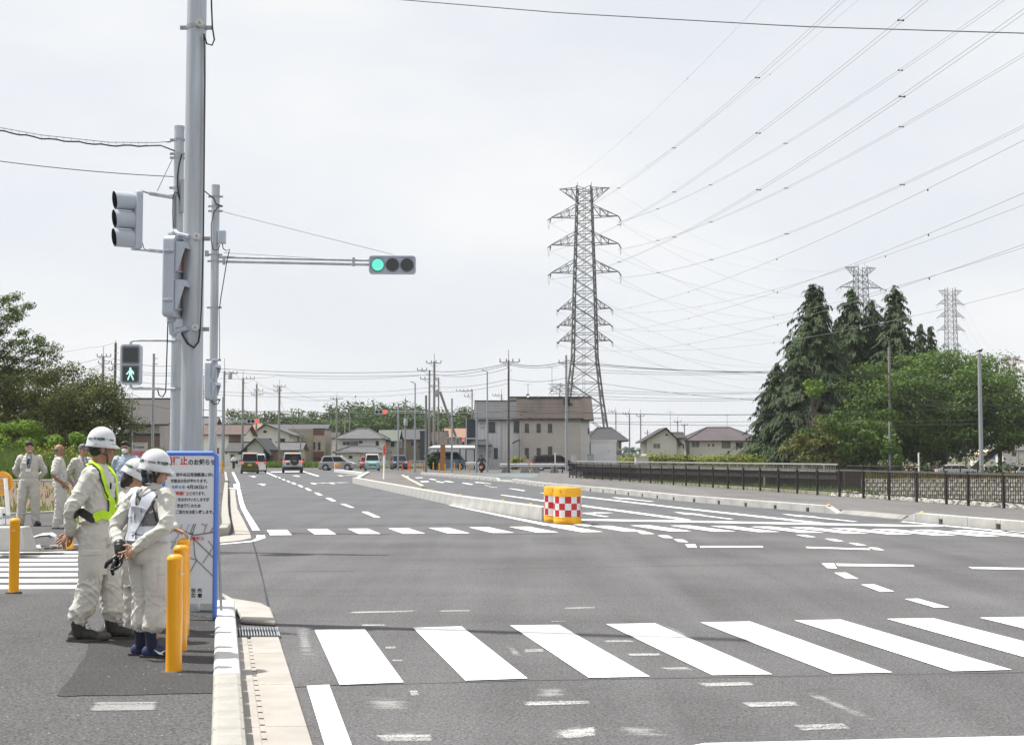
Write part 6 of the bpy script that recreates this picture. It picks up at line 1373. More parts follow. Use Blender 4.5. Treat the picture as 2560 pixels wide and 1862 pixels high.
mb = MB(); mb.bx(XA(1196, 157) - oo.x, XA(1202.5, 157) - oo.x, -.08, -.012, 0.2, ZA(1126, 157)); part("door", mb, M("pale blue glazed door", (0.35, 0.45, 0.55), 0.3), ho)
hp = house("beige two-storey house with a brown roof and two rows of narrow windows", 1299.5, 1452, 155, 1046, 1000, 10, "gable_x", wallb, m_rbrown, [(a, a + 9.5, 1059, 1079, None, m_frame, True) for a in (1312.5, 1342, 1370.5)] + [(a, a + 9.5, 1119.5, 1144.5, None, m_frame, True) for a in (1312.5, 1342)] + [(1370.5, 1380, 1116, 1143, None, m_frame, True)], over=.35, courses=14)
op = wloc(hp)
mb = MB()
for z in range(1, 24): mb.bx(XA(1300, 155) - op.x, XA(1451.5, 155) - op.x, -.006, -.001, z * .235, z * .235 + .012)
tag(part("siding_lines", mb, M("siding groove", (0.17, 0.15, 0.125), 0.9), hp), kind='stuff')
mb = MB(); mb.cyl((XA(1300.5, 154.8) - op.x, -.08, 0), (XA(1300.5, 154.8) - op.x, -.08, ZA(1047, 155)), .05, n=8); part("downpipe", mb, W_("cream pipe", (0.520, 0.494, 0.429)), hp)
mb = MB(); mb.bx(XA(1411, 157) - op.x, XA(1426, 157) - op.x, 3.0, 3.8, ZA(1014, 158), ZA(997, 158)); part("roof_box", mb, m_black, hp)
mb = MB(); x0, x1 = XA(1281, 154) - op.x, XA(1299, 154) - op.x; mb.prism([(x1, -1.6, ZA(1101, 154)), (x1, .3, ZA(1099, 154)), (x0, .3, ZA(1107, 154)), (x0, -1.6, ZA(1110, 154))], (0, 0, .15)); part("porch_canopy", mb, m_tiled, hp)
house("cream house rising behind the beige one, only its ridge and white gable showing", 1282, 1474, 168, 1046, 996, 9, "gable_x", wallc, m_rbrown, [(1470, 1474, 1070, 1085)], over=.5)
def aerial(par_label, u, v0, v1, Y, w=1.2, dish=False):
    t = thing("tv_aerial", par_label, "aerial", P(u, v1, Y)); H_ = ZA(v0, Y) - ZA(v1, Y)
    mb = MB(); mb.cyl((0, 0, -.3), (0, 0, H_), .03, n=5); part("mast", mb, m_steel2, t)
    mb = MB(); mb.cyl((-w / 2, 0, H_ - .15), (w / 2, 0, H_ - .15), .018, n=4)
    for i in range(7): x = -w / 2 + w * i / 6; mb.cyl((x, -.28, H_ - .15), (x, .28, H_ - .15), .012, n=4)
    mb.cyl((0, 0, H_ * .55), (w * .4, .1, H_ * .7), .014, n=4); part("antenna_rods", mb, m_steel2, t)
    if dish: mb = MB(); mb.lathe([(.02, 0), (.14, .03), (.22, .07)], (0, 0, 0), 16, cap=False); d = part("dish", mb, m_polel, t); d.rotation_euler = (R(75), 0, R(-20)); d.location = (0, -.15, H_ * .25)
aerial("tall thin roof aerial on the beige house, right of its dish", 1380, 916, 1000, 160, 1.4, True); aerial("roof aerial at the left end of the brown roof", 1320, 958, 999, 160, 1.0, True); aerial("short roof rod above the grey metal roof", 1345, 988, 1000, 160, .3)
hq = house("dark hip-roofed house behind the blank white building", 1480, 1554, 196, 1101, 1070, 10, "hip", wallb, m_tiled, [(1547, 1553, 1104, 1120, m_shut), (1540, 1553, 1127, 1136, m_shut)], over=.9, hipr=.25)
house("blank white single-storey building left of the hedge", 1477, 1541, 172, 1103, 1100, 8, "flat", W_("white block wall", (0.80, 0.80, 0.80)), wallw, [(1521, 1523, 1126, 1128, m_black)], name="building", cat="building")
hr_ = house("white gabled house with one square window, left of the wide hip-roofed house", 1617, 1692, 202, 1099, 1071, 9, "gable_y", wallc, m_rdark, [(1633, 1651, 1108, 1121, m_shut, m_framew, False, 0, 2), (1664, 1670, 1085, 1089, m_black)], over=.8, ridge=1665)
house("side wing of the white gabled house with three slit windows", 1692, 1712, 203, 1096, 1084, 8, "gable_x", wallc, m_rdark, [(1695, 1697, 1109, 1116), (1698.5, 1700.5, 1109, 1116), (1707, 1710, 1110, 1121)], over=.3)
hs_ = house("wide white house with a purplish hipped roof beside the conifers", 1724, 1898, 206, 1101, 1069, 12, "hip", wallc, m_rpurp, [(1729, 1749, 1103, 1118, m_shut, m_framew, False, 0, 2), (1805, 1826, 1103, 1120, m_shut), (1839, 1859, 1105, 1119, None, m_framew, False, 0, 2), (1770, 1774, 1110, 1115.5), (1781, 1785, 1110, 1115.5), (1884, 1890, 1106, 1118)], over=.7, hipr=.33)
aerial("cluster aerial standing behind the purplish roof", 1818, 1036, 1070, 212, .6); aerial("thin roof aerial above the white gabled house", 1676, 1027, 1071, 206, 1.2)
hb_ = house("cream shop with a pointed gable and a blue and white sign, far right", 2461, 2489, 226, 1133, 1126, 7, "gable_y", wallc, W_("peach roof", (0.600, 0.468, 0.351)), (), base=-.9, cat="shop", name="shop")
for a, b, c_ in ((2461.5, 2474.5, m_framew), (2475, 2488.5, M("blue shop sign", (0.05, 0.22, 0.6), 0.5))): mb = MB(); mb.bx(XA(a, 225.6) - wloc(hb_).x, XA(b, 225.6) - wloc(hb_).x, -.2, -.05, ZA(1147, 226) + .9, ZA(1139, 226) + .9); part("sign_panel", mb, c_, hb_)
house("grey-roofed house at the far right edge behind a pole", 2508, 2600, 232, 1125, 1112, 9, "hip", wallg, m_tile, [(2530, 2540, 1130, 1140)], base=-.9); house("house with a reddish roof peeping behind at the far right edge", 2545, 2640, 260, 1120, 1108, 9, "hip", wallc, m_rred, base=-.9)

# ================================================================== CARPORT, SIGN, BARRIERS AT THE FAR CORNER
cp = thing("carport", "white-roofed carport on thin posts over the pale blue van", "carport", (XA(1130, 150), 150, 0)); oc = wloc(cp)
mb = MB(); mb.add([(XA(1071, 148) - oc.x, -2, ZA(1118, 148)), (XA(1188, 148) - oc.x, -2, ZA(1118, 148)), (XA(1186, 152) - oc.x, 3, ZA(1113, 153)), (XA(1085, 152) - oc.x, 3, ZA(1113, 153)), (XA(1071, 148) - oc.x, -2, ZA(1122, 148)), (XA(1188, 148) - oc.x, -2, ZA(1122, 148)), (XA(1186, 152) - oc.x, 3, ZA(1117, 153)), (XA(1085, 152) - oc.x, 3, ZA(1117, 153))], [(0, 1, 2, 3), (7, 6, 5, 4), (0, 4, 5, 1), (1, 5, 6, 2), (2, 6, 7, 3), (3, 7, 4, 0)]); part("roof", mb, m_framew, cp)
for u in (1095, 1150, 1165, 1186): mb = MB(); mb.bx(XA(u, 148.4) - oc.x - .06, XA(u, 148.4) - oc.x + .06, -1.7, -1.58, 0, ZA(1121, 148.4)); part("post", mb, m_frame, cp)
mb = MB(); mb.bx(XA(1074, 156) - oc.x, XA(1192, 156) - oc.x, 5.8, 6.0, 0, ZA(1124, 156)); single("screen_wall", mb, wallg, "grey screen wall at the back of the carport", "wall").location = oc
sgn = thing("wooden_sign", "tall orange-brown wooden sign board with small dark lettering by the carport", "sign", G(1107, 1178.5))
hs0 = 2.45; mb = MB(); mb.box((0, 0, hs0 / 2 + .1), (.48, .12, hs0)); part("board", mb, M("orange brown wood", (0.36, 0.17, 0.06), 0.7, 0, 0.12, 3), sgn, bevel=.01); mb = MB(); mb.box((0, 0, hs0 + .14), (.6, .2, .08)); part("cap", mb, m_polel, sgn)
# barriers
m_gr = M("white guard rail", (0.55, 0.55, 0.57), 0.4, 0.2, 0.05)
def guard(label, u0, u1, v, pu, hz=.72, conc=True):
    a, b = G(u0, v), G(u1, v); t = thing("guard_rail", label, "guard rail", a, 0, "white guard rails at the far corner"); L = b - a; d = L.normalized(); n = Vector((-d.y, d.x, 0))
    hz += .12
    for k, (z, o) in enumerate(((hz, 0), (hz - .08, .05), (hz - .16, 0), (hz - .24, .05), (hz - .30, 0))):
        mb = MB(); mb.prism([Vector((0, 0, z)) - n * o, L + Vector((0, 0, z)) - n * o, L + Vector((0, 0, z - .085)) - n * (.05 - o), Vector((0, 0, z - .085)) - n * (.05 - o)], n * .02); part("beam_fold", mb, m_gr, t) if k < 4 else None
    for u in pu:
        q = G(u, v) - a; mb = MB()
        if conc: mb.prism([q + Vector((-.45, .1, 0)), q + Vector((.45, .1, 0)), q + Vector((.22, .1, hz - .3)), q + Vector((-.22, .1, hz - .3))], (0, .5, 0)); part("concrete_foot", mb, m_concd, t)
        else: mb.bx(q.x - .06, q.x + .06, q.y + .06, q.y + .18, 0, hz); part("post", mb, m_gr, t)
guard("white guard rail on two concrete feet in front of the grey house", 1250, 1321, 1182, (1265, 1312)); guard("white guard rail on concrete feet in front of the beige house", 1324, 1412, 1182, (1338, 1386)); guard("short white barrier left of the motorbike rider", 1164, 1199, 1179, (1167, 1196), .8, False)
for i, (u, lab) in enumerate(((1387, "dark stub post at the right end of the guard rail"), (1406, "dark stub post beside the railing's far end"))): q = G(u, 1183); mb = MB(); mb.lathe([(.07, 0), (.07, .62), (.02, .64)], n=8); single("stub_post", mb, m_frame, lab, "post").location = q
q = G(1336, 1184); mb = MB(); mb.tube([(0, 0, 0), (-.4, 0, .65), (-.82, 0, 1.6)], .045, 6); single("leaning_pole", mb, M("yellow pole", (0.55, 0.40, 0.08), 0.5), "yellow pole leaning left against the white guard rail", "pole").location = q
q = G(1388, 1180); mb = MB(); mb.lathe([(.05, 0), (.05, 1.75), (.0, 1.8)], n=8); single("marker_post", mb, m_white, "thin white marker post in front of the dark red car", "post").location = q
mb = MB(); mb.poly([G(u, v, .108) for u, v in ((1205, 1186), (1340, 1184), (1347, 1190), (1330, 1194), (1210, 1189))]); struct("blue_paving", mb, M("blue-green coated paving", (0.12, 0.17, 0.175), 0.8, 0, 0.15, 1))
fr_bol = [(1006, 1176, .65, "orange"), (1014, 1172, .75, "orange"), (1021, 1176, .7, "orange"), (1026, 1176, .7, "orange"), (1058, 1178, .7, "orange"), (1083.5, 1177, 1, "yellow"), (1098, 1183, 1, "yellow"), (1110, 1176, 1.0, "yellow"), (1112.5, 1182, .9, "yellow"), (1136, 1176, .95, "yellow"), (1149.5, 1183, 1, "yellow"), (1173, 1183, 1, "yellow")]
where = ["beside the grey signal pole's foot", "just right of the grey signal pole", "in a close trio, leftmost of its tight pair", "in a close trio, last of its tight pair", "left of the dark signal pole", "right of the dark signal pole", "in front of the pale blue van's wheel", "left of the wooden sign's foot", "before the wooden sign", "behind the kerb under the carport", "before the carport's right post", "before the short white barrier"]
for (u, v, kk, c_), wh in zip(fr_bol, where):
    if c_ == "yellow": bollard(G(u, v), "small far yellow bollard standing " + wh, kk * 1.05)
    else:
        mb = MB(); mb.lathe([(.16, 0), (.15, .04), (.055, .06), (.045, .9), (.03, .93)], n=10); single("lane_marker", mb, M("orange road cone plastic", (0.75, 0.12, 0.02), 0.5), "slim orange lane marker post " + wh, "marker post", "orange lane markers at the far corner").location = G(u, v)
wr = thing("white_railing", "low white railing in front of the hip-roofed house and green-roofed house", "railing", Vector((XA(945, 168), 168, 0))); ow = wloc(wr)
for z in (.35, .62, .88): mb = MB(); mb.bx(0, XA(1062, 168) - ow.x, -.03, .03, z - .035, z + .035); part("rail", mb, m_white, wr)
for i in range(11): x = (XA(1062, 168) - ow.x) * i / 10; mb = MB(); mb.bx(x - .04, x + .04, -.03, .03, 0, .95); part("post", mb, m_white, wr)
# real-estate board, boxes by the beige house, shed, hedge-side canopy
db = thing("advert_board", "white and pink roadside board for rented rooms, behind the masked person", "sign board", Vector((XA(349, 60), 60, .05)))
zt_ = ZA(1106, 60) - .05; zb_ = ZA(1146, 60) - .05; wd = XA(368.5, 60) - XA(329.5, 60)
mb = MB(); mb.bx(-wd / 2, wd / 2, -.02, .02, zb_, zt_); part("panel", mb, M("off white panel", (0.42, 0.42, 0.40), 0.6, 0, 0.02), db); mb = MB(); mb.bx(-wd / 2 + .02, wd / 2 - .02, -.026, -.022, zb_ + .1, zb_ + (zt_ - zb_) * .47); part("pink_strip", mb, M("pink print", (0.45, 0.16, 0.2), 0.6, 0, 0.3, 9), db)
lettering("D-room", .19, m_ink, db, (-.04, -.03, zt_ - .19), fit=.47, offset=.003); lettering("敷金礼金仲介", .06, m_grayp, db, (0, -.03, zt_ - .06), fit=.5)
for x in (-wd / 2 + .05, wd / 2 - .05): mb = MB(); mb.bx(x - .02, x + .02, .02, .05, 0, zb_ + .2); part("leg", mb, m_steel2, db)
def boxthing(name, label, cat, u0, u1, v0, v1, Y, d, mat, roof=None, base_v=None):
    x0, x1 = XA(u0, Y), XA(u1, Y); z0, z1 = (ZA(v1, Y) if base_v is None else 0), ZA(v0, Y); t = thing(name, label, cat, ((x0 + x1) / 2, Y, z0)); w = (x1 - x0) / 2; h = z1 - z0
    mb = MB(); mb.bx(-w, w, 0, d, 0, h); part("casing", mb, mat, t, bevel=.02); mb = MB(); mb.bx(-w * .9, w * .9, -.025, -.003, h * .08, h * .9); part("door", mb, mat, t, bevel=.008); mb = MB(); mb.bx(-w - .03, w + .03, -.05, d + .03, h + .002, h + .06); part("lid", mb, roof or mat, t); return t
boxthing("utility_cabinet", "white utility cabinet against the right end of the beige house", "cabinet", 1430, 1441, 1138, 1158, 150, .5, m_framew); boxthing("utility_cabinet", "grey utility cabinet beside the blank white building", "cabinet", 1467, 1484, 1136, 1160, 150, .5, m_polel); boxthing("garden_shed", "small pale metal shed in front of the hedge", "shed", 1590, 1621, 1143, 1160, 140, 1.6, W_("pale shed metal", (0.468, 0.481, 0.481)))
sl = thing("shelter", "flat dark shelter roof on posts in front of the hedge", "shelter", Vector((XA(1676, 138), 138, 0)))
mb = MB(); mb.bx(-1.25, 1.1, -.6, .6, ZA(1149, 138), ZA(1146, 138)); part("roof", mb, m_trim, sl)
for x in (-1.1, .95): mb = MB(); mb.bx(x - .04, x + .04, -.04, .04, 0, ZA(1149, 138)); part("post", mb, m_trim, sl)

# ================================================================== POLES
def util_pole(label, u, v_top, Y, w_px=9, arms=(), rod=0, mat=None, trans=(), base=0.0, band=True):
    """arms: (v, u_left, u_right); trans: (u, v) hanging transformer cans"""
    x = XA(u, Y); zt = ZA(v_top, Y); r = max(.07, w_px * PX(Y) / 2); t = thing("utility_pole", label, "utility pole", (x, Y, base)); b = base
    mb = MB(); mb.lathe([(r * 1.12, 0), (r * .85, zt - b), (.01, zt - b + .01)], n=12); part("shaft", mb, mat or m_pole, t, auto=True)
    if rod: mb = MB(); mb.cyl((0, 0, zt - b), (0, 0, zt - b + rod), .035, n=5); part("tip_rod", mb, m_steel2, t)
    for v, ul, ur in arms:
        z = ZA(v, Y) - b; xl, xr2 = XA(ul, Y) - x, XA(ur, Y) - x; mb = MB(); mb.box(((xl + xr2) / 2, -r - .05, z), (xr2 - xl, .09, .09)); ar = part("crossarm", mb, m_steel2, t)
        mb = MB(); n = max(2, min(6, int((xr2 - xl) / .45)))
        for i in range(n + 1): xx = lerp(xl, xr2, i / n); mb.lathe([(.05, 0), (.07, .1), (.04, .16), (.06, .24), (.02, .3)], (xx, -r - .05, z + .045), 6)
        tag(part("insulators", mb, M("grey porcelain", (0.22, 0.22, 0.23), 0.3), ar), kind='stuff')
        mb = MB(); mb.cyl((xl * .7, -r - .05, z), (0, -r, z - .5), .025, n=4); part("arm_brace", mb, m_steel2, t)
    for uu, v in trans:
        z = ZA(v, Y) - b; xx = XA(uu, Y) - x; mb = MB(); mb.lathe([(.2, -.45), (.26, -.42), (.26, .38), (.22, .45), (.05, .48)], (xx, -r - .1, z), 12); part("transformer", mb, m_polel, t, auto=True); mb = MB(); mb.cyl((xx, -r - .1, z + .2), (0, 0, z + .2), .04, n=5); part("hanger", mb, m_steel2, t)
    if band:
        for v in (v_top + 12, v_top + 26): mb = MB(); mb.lathe([(r * .9, -.03), (r * .95, -.03), (r * .95, .03), (r * .9, .03)], (0, 0, ZA(v, Y) - b), 10); mb.box((r + .1, 0, ZA(v, Y) - b), (.2, .06, .05)); part("band", mb, m_steel2, t)
    return t
util_pole("concrete utility pole with two spread crossarms, left of the walking figure signal", 254, 890, 150, 7, [(892, 240, 274), (909, 244, 270)], 1.1)
util_pole("tall dark utility pole with a transformer just left of the walking figure signal", 284.5, 857, 150, 7, [(911, 276, 300), (925, 270, 288)], .3, M("dark wood pole", (0.10, 0.09, 0.08), 0.9), [(291, 975)])
util_pole("short utility pole with a slanting arm behind the brown roof", 302, 966, 175, 5, [(988, 298, 312)], 0)
util_pole("thin grey steel pole in front of the brown house", 329, 997, 100, 5.5, (), 0, m_polel); util_pole("plain galvanised pole right of the brown house", 381, 884, 110, 7, (), 0, m_polel)
util_pole("utility pole with crowded crossarm and transformer, right of the signal arm's pole", 558.5, 928, 172, 5.5, [(934, 561, 591)], 1.6, None, [(574, 939)])
util_pole("utility pole with a one-sided crossarm to the right, above the black gable", 605.5, 945, 188, 6, [(947, 606, 634)], 1.0); util_pole("utility pole with two crossarms, left of the one near the off-road car", 640, 960, 222, 5, [(977, 635, 656), (987, 627, 656)], .3)
util_pole("utility pole with wide upper crossarm right above the off-road car", 697, 965, 205, 6, [(967, 683, 712), (978, 684, 702)], 1.0); util_pole("short dark pole before the tan flat-fronted block", 751, 1085, 205, 4, [(1092, 749, 758)], .3)
util_pole("utility pole with small crossarm rising beside the hip-roofed house", 841, 995, 232, 5, [(997, 826, 855)], 1.0); util_pole("faint utility pole against the wood, left of its near twin", 862, 1043, 300, 3, (), 0); util_pole("faint utility pole against the wood with side brackets", 873, 1032, 300, 3, [(1054, 864, 882)], 0)
util_pole("utility pole with a box halfway up, against the wood", 1013, 997, 190, 4, [(1050, 1009, 1019)], .4, None, [(1014, 1056)]); util_pole("utility pole with a long left crossarm, left of the tallest of the bundle", 1073, 925, 166, 5.5, [(926, 1043, 1066), (948, 1051, 1073)], 0); util_pole("tallest utility pole of the bundle, short crossarm at its top", 1085, 903, 158, 6.5, [(908, 1066, 1102), (964, 1073, 1096)], .9)
util_pole("utility pole with transformer and wooden strut leaning on it", 1096, 946, 170, 4, [(949, 1088, 1096)], 0, None, [(1091.5, 983)])
a, b = P(1137, 1085, 168), P(1100, 979, 168); a2 = a + (a - b).normalized() * ((a.z) / abs((a - b).normalized().z)); mb = MB(); mb.tube([a2, b], .15, 8); single("strut_pole", mb, m_pole, "slanting strut pole propping the bundle of utility poles", "pole", base=a2)
util_pole("short utility pole with a bracketed crossarm above the orange roof", 1180, 974, 210, 3.5, [(978, 1141, 1178), (991, 1161, 1180)], .1); util_pole("short utility pole behind the grey metal roof", 1254, 986, 215, 3.5, [(989, 1232, 1254)], .9)
util_pole("dark utility pole in front of the grey house, cables fanning from its top", 1271.5, 900, 122, 5.5, [(906, 1250, 1298)], .9, M("dark wood pole", (0.1,) * 3)); util_pole("pale utility pole in front of the beige house", 1416, 888, 138, 6.5, [(908, 1398, 1432)], 0, m_polel)
util_pole("far utility pole right of the pylon's foot, yellowish crossarm", 1540, 1028, 250, 3, [(1029, 1522, 1537)], .8); util_pole("far utility pole standing at the end of the blank white building's hedge", 1574, 1034, 210, 3.6, [(1035, 1558, 1571)], .8); util_pole("far utility pole with wide crossarm left of the white gabled house", 1602, 1036, 215, 3.2, [(1040, 1592, 1611)], .8)
util_pole("faint short utility pole before the white gabled house's left eave", 1619, 1075, 300, 2.5, [(1083, 1612, 1624)], .2); util_pole("thin utility pole above the white gabled house's right slope", 1694.5, 1052, 255, 3, [(1054, 1686, 1703)], .8); util_pole("thin utility pole between the two white houses", 1711.5, 1060, 250, 3, [(1063, 1704, 1719)], .2); util_pole("faint utility pole just left of the pylon's foot", 1547, 1080, 300, 2.5, [(1083, 1541, 1552)], .3)
util_pole("brownish utility pole in front of the round tree", 2227, 868, 168, 8, (), .6, m_pole, base=-.9); util_pole("thin grey post close beside the brownish utility pole", 2224, 1053, 150, 4, (), 0, m_polel, base=-.9)
ul = util_pole("pale grey lamp-like pole with a bird on its tip, before the round tree", 2453, 884, 140, 10, (), 0, m_polel, base=-.9)
util_pole("small far utility pole before the grey-roofed house at the far right edge", 2546, 1090, 220, 3, (), 0, base=-.9)
bd = thing("bird", "dark bird perched on the pale pole at the right", "bird", P(2450, 881, 140)); mb = MB(); mb.ell((0, 0, .16), (.22, .12, .14), 10, 8); mb.ell((.2, 0, .3), (.09, .08, .09), 8, 6); mb.tube([(.26, 0, .3), (.4, 0, .28)], [.035, .005], 5); mb.tube([(-.15, 0, .15), (-.45, 0, .05)], [.08, .03], 5); mb.cyl((0, .04, 0), (0, .04, .08), .012, n=4); mb.cyl((0, -.04, 0), (0, -.04, .08), .012, n=4); part("body", mb, m_black, bd, smooth=True)
def lamp(label, u, v_top, vb, du):
    q = G(u, vb); Y = q.y; t = thing("street_lamp", label, "street lamp", q); z = ZA(v_top, Y); mb = MB(); mb.lathe([(.11, 0), (.09, 1), (.055, z)], n=10); part("pole", mb, m_polel, t, auto=True)
    L = du * PX(Y); mb = MB(); mb.tube([(0, 0, z), (-L * .4, 0, z + .06), (-L, 0, z + .18)], .04, 6); part("arm", mb, m_polel, t); mb = MB(); mb.box((-L * .85, 0, z + .13), (L * .5, .3, .1), ry=.18); part("lantern", mb, m_sig, t, bevel=.02)
lamp("tall slim street lamp left of the bundle of utility poles", 1037, 958, 1180, 10); lamp("tall slim street lamp in front of the grey house", 1218, 929, 1180, 12); lamp("faint tall lamp beside the signal arm's pole", 506.5, 938, 1168, -9)
def signal_pole(label, u, v_top, vb, w_px, mat=m_polel): q = G(u, vb); r = w_px * PX(q.y) / 2; t = thing("signal_pole", label, "signal pole", q); z = ZA(v_top, q.y); mb = MB(); mb.lathe([(r * 1.1, 0), (r, 1), (r, z), (.01, z + .01)], n=12); part("shaft", mb, mat, t, auto=True); return t, q
def far_signal(label, u_head, v, pole, q, u_pole, order, L=1.0):
    Y = q.y; c = P(u_head, v, Y - .15); t = thing("traffic_signal", label, "traffic signal", c, 0, "far horizontal traffic signals"); L = 1.15
    mb = MB(); mb.prism([(x, 0, z) for x, z in rrect(L, .40, .08)], (0, .15, 0)); part("housing", mb, m_sig, t)
    for k in range(3): mb = MB(); x = (k - 1) * .35; mb.cyl((x, -.02, 0), (x, .01, 0), .155 if k != order else .19, n=18); part("lens", mb, m_redl if k == order else m_lens, t)
    for dz in (0, .25): mb = MB(); mb.cyl(P(u_head, v, Y) + Vector((0, 0, dz * 0)) - wloc(pole) + Vector((0, .1, -dz * .6 + .05)), Vector((0, 0, ZA(v, Y) - dz * .6 + .05)), .035, n=6); part("signal_arm", mb, m_steel, pole)
t, q = signal_pole("thin grey signal pole with an arm to the red light, right of the notice frame", 555.5, 992, 1180, 5); far_signal("far horizontal signal with its red lamp lit, above the black gable", 632, 1052.8, t, q, 555, 2)
t, q = signal_pole("dark grey signal pole left of the bundle, long arm to a red light", 1064.5, 988, 1181, 5.5, M("dark grey pole", (0.17, 0.175, 0.185), 0.5)); far_signal("far horizontal signal with its red lamp lit, in front of the wood", 952, 1029.5, t, q, 1064, 2)
signal_pole("grey signal pole at the far side, left of the slim lamp", 995, 1008, 1176, 4.2)[0]; t, q = signal_pole("grey pole standing alone before the carport", 1129.5, 996, 1183, 4.6); t2, q2 = signal_pole("grey signal pole at the left corner of the grey house", 1191.5, 1012, 1181, 5)
for lab, u, v, w, qq, sd in (("far pedestrian signal seen from behind, above the carport roof", 1144, 1103, 8, q2, 0), ("far pedestrian signal showing a small red light by the grey house", 1158, 1103, 7, q2, 1), ("far pedestrian signal in profile beside the pole before the carport", 1120, 1103, 6, q, 0), ("far pedestrian signal in profile on the far side signal pole", 1001.5, 1108, 5, q, 0)):
    c = P(u, v, qq.y - .1); tt = thing("pedestrian_signal", lab, "pedestrian signal", c); mb = MB(); mb.prism([(x, 0, z) for x, z in rrect(w * PX(qq.y), .68, .05)], (0, .2, 0)); part("housing", mb, m_sig, tt)
    if sd: mb = MB(); mb.box((0, -.02, .12), (.2, .02, .26)); part("red_lamp", mb, m_redl, tt); mb = MB(); mb.box((0, -.02, -.18), (.2, .02, .24)); part("dark_lamp", mb, m_lens, tt)
    else: mb = MB(); mb.box((0, -.01, 0), (w * PX(qq.y) * .7, .02, .5)); part("face_plate", mb, m_sigd, tt)
for u0, v0, u1, Yq, tt in ((1160, 1096, 1191, q2.y, t2), (1130, 1092, 1147, q.y, t)): mb = MB(); mb.cyl(P(u0, v0, Yq) - wloc(tt), P(u1, v0, Yq) - wloc(tt), .035, n=6); part("bracket", mb, m_framew, tt)
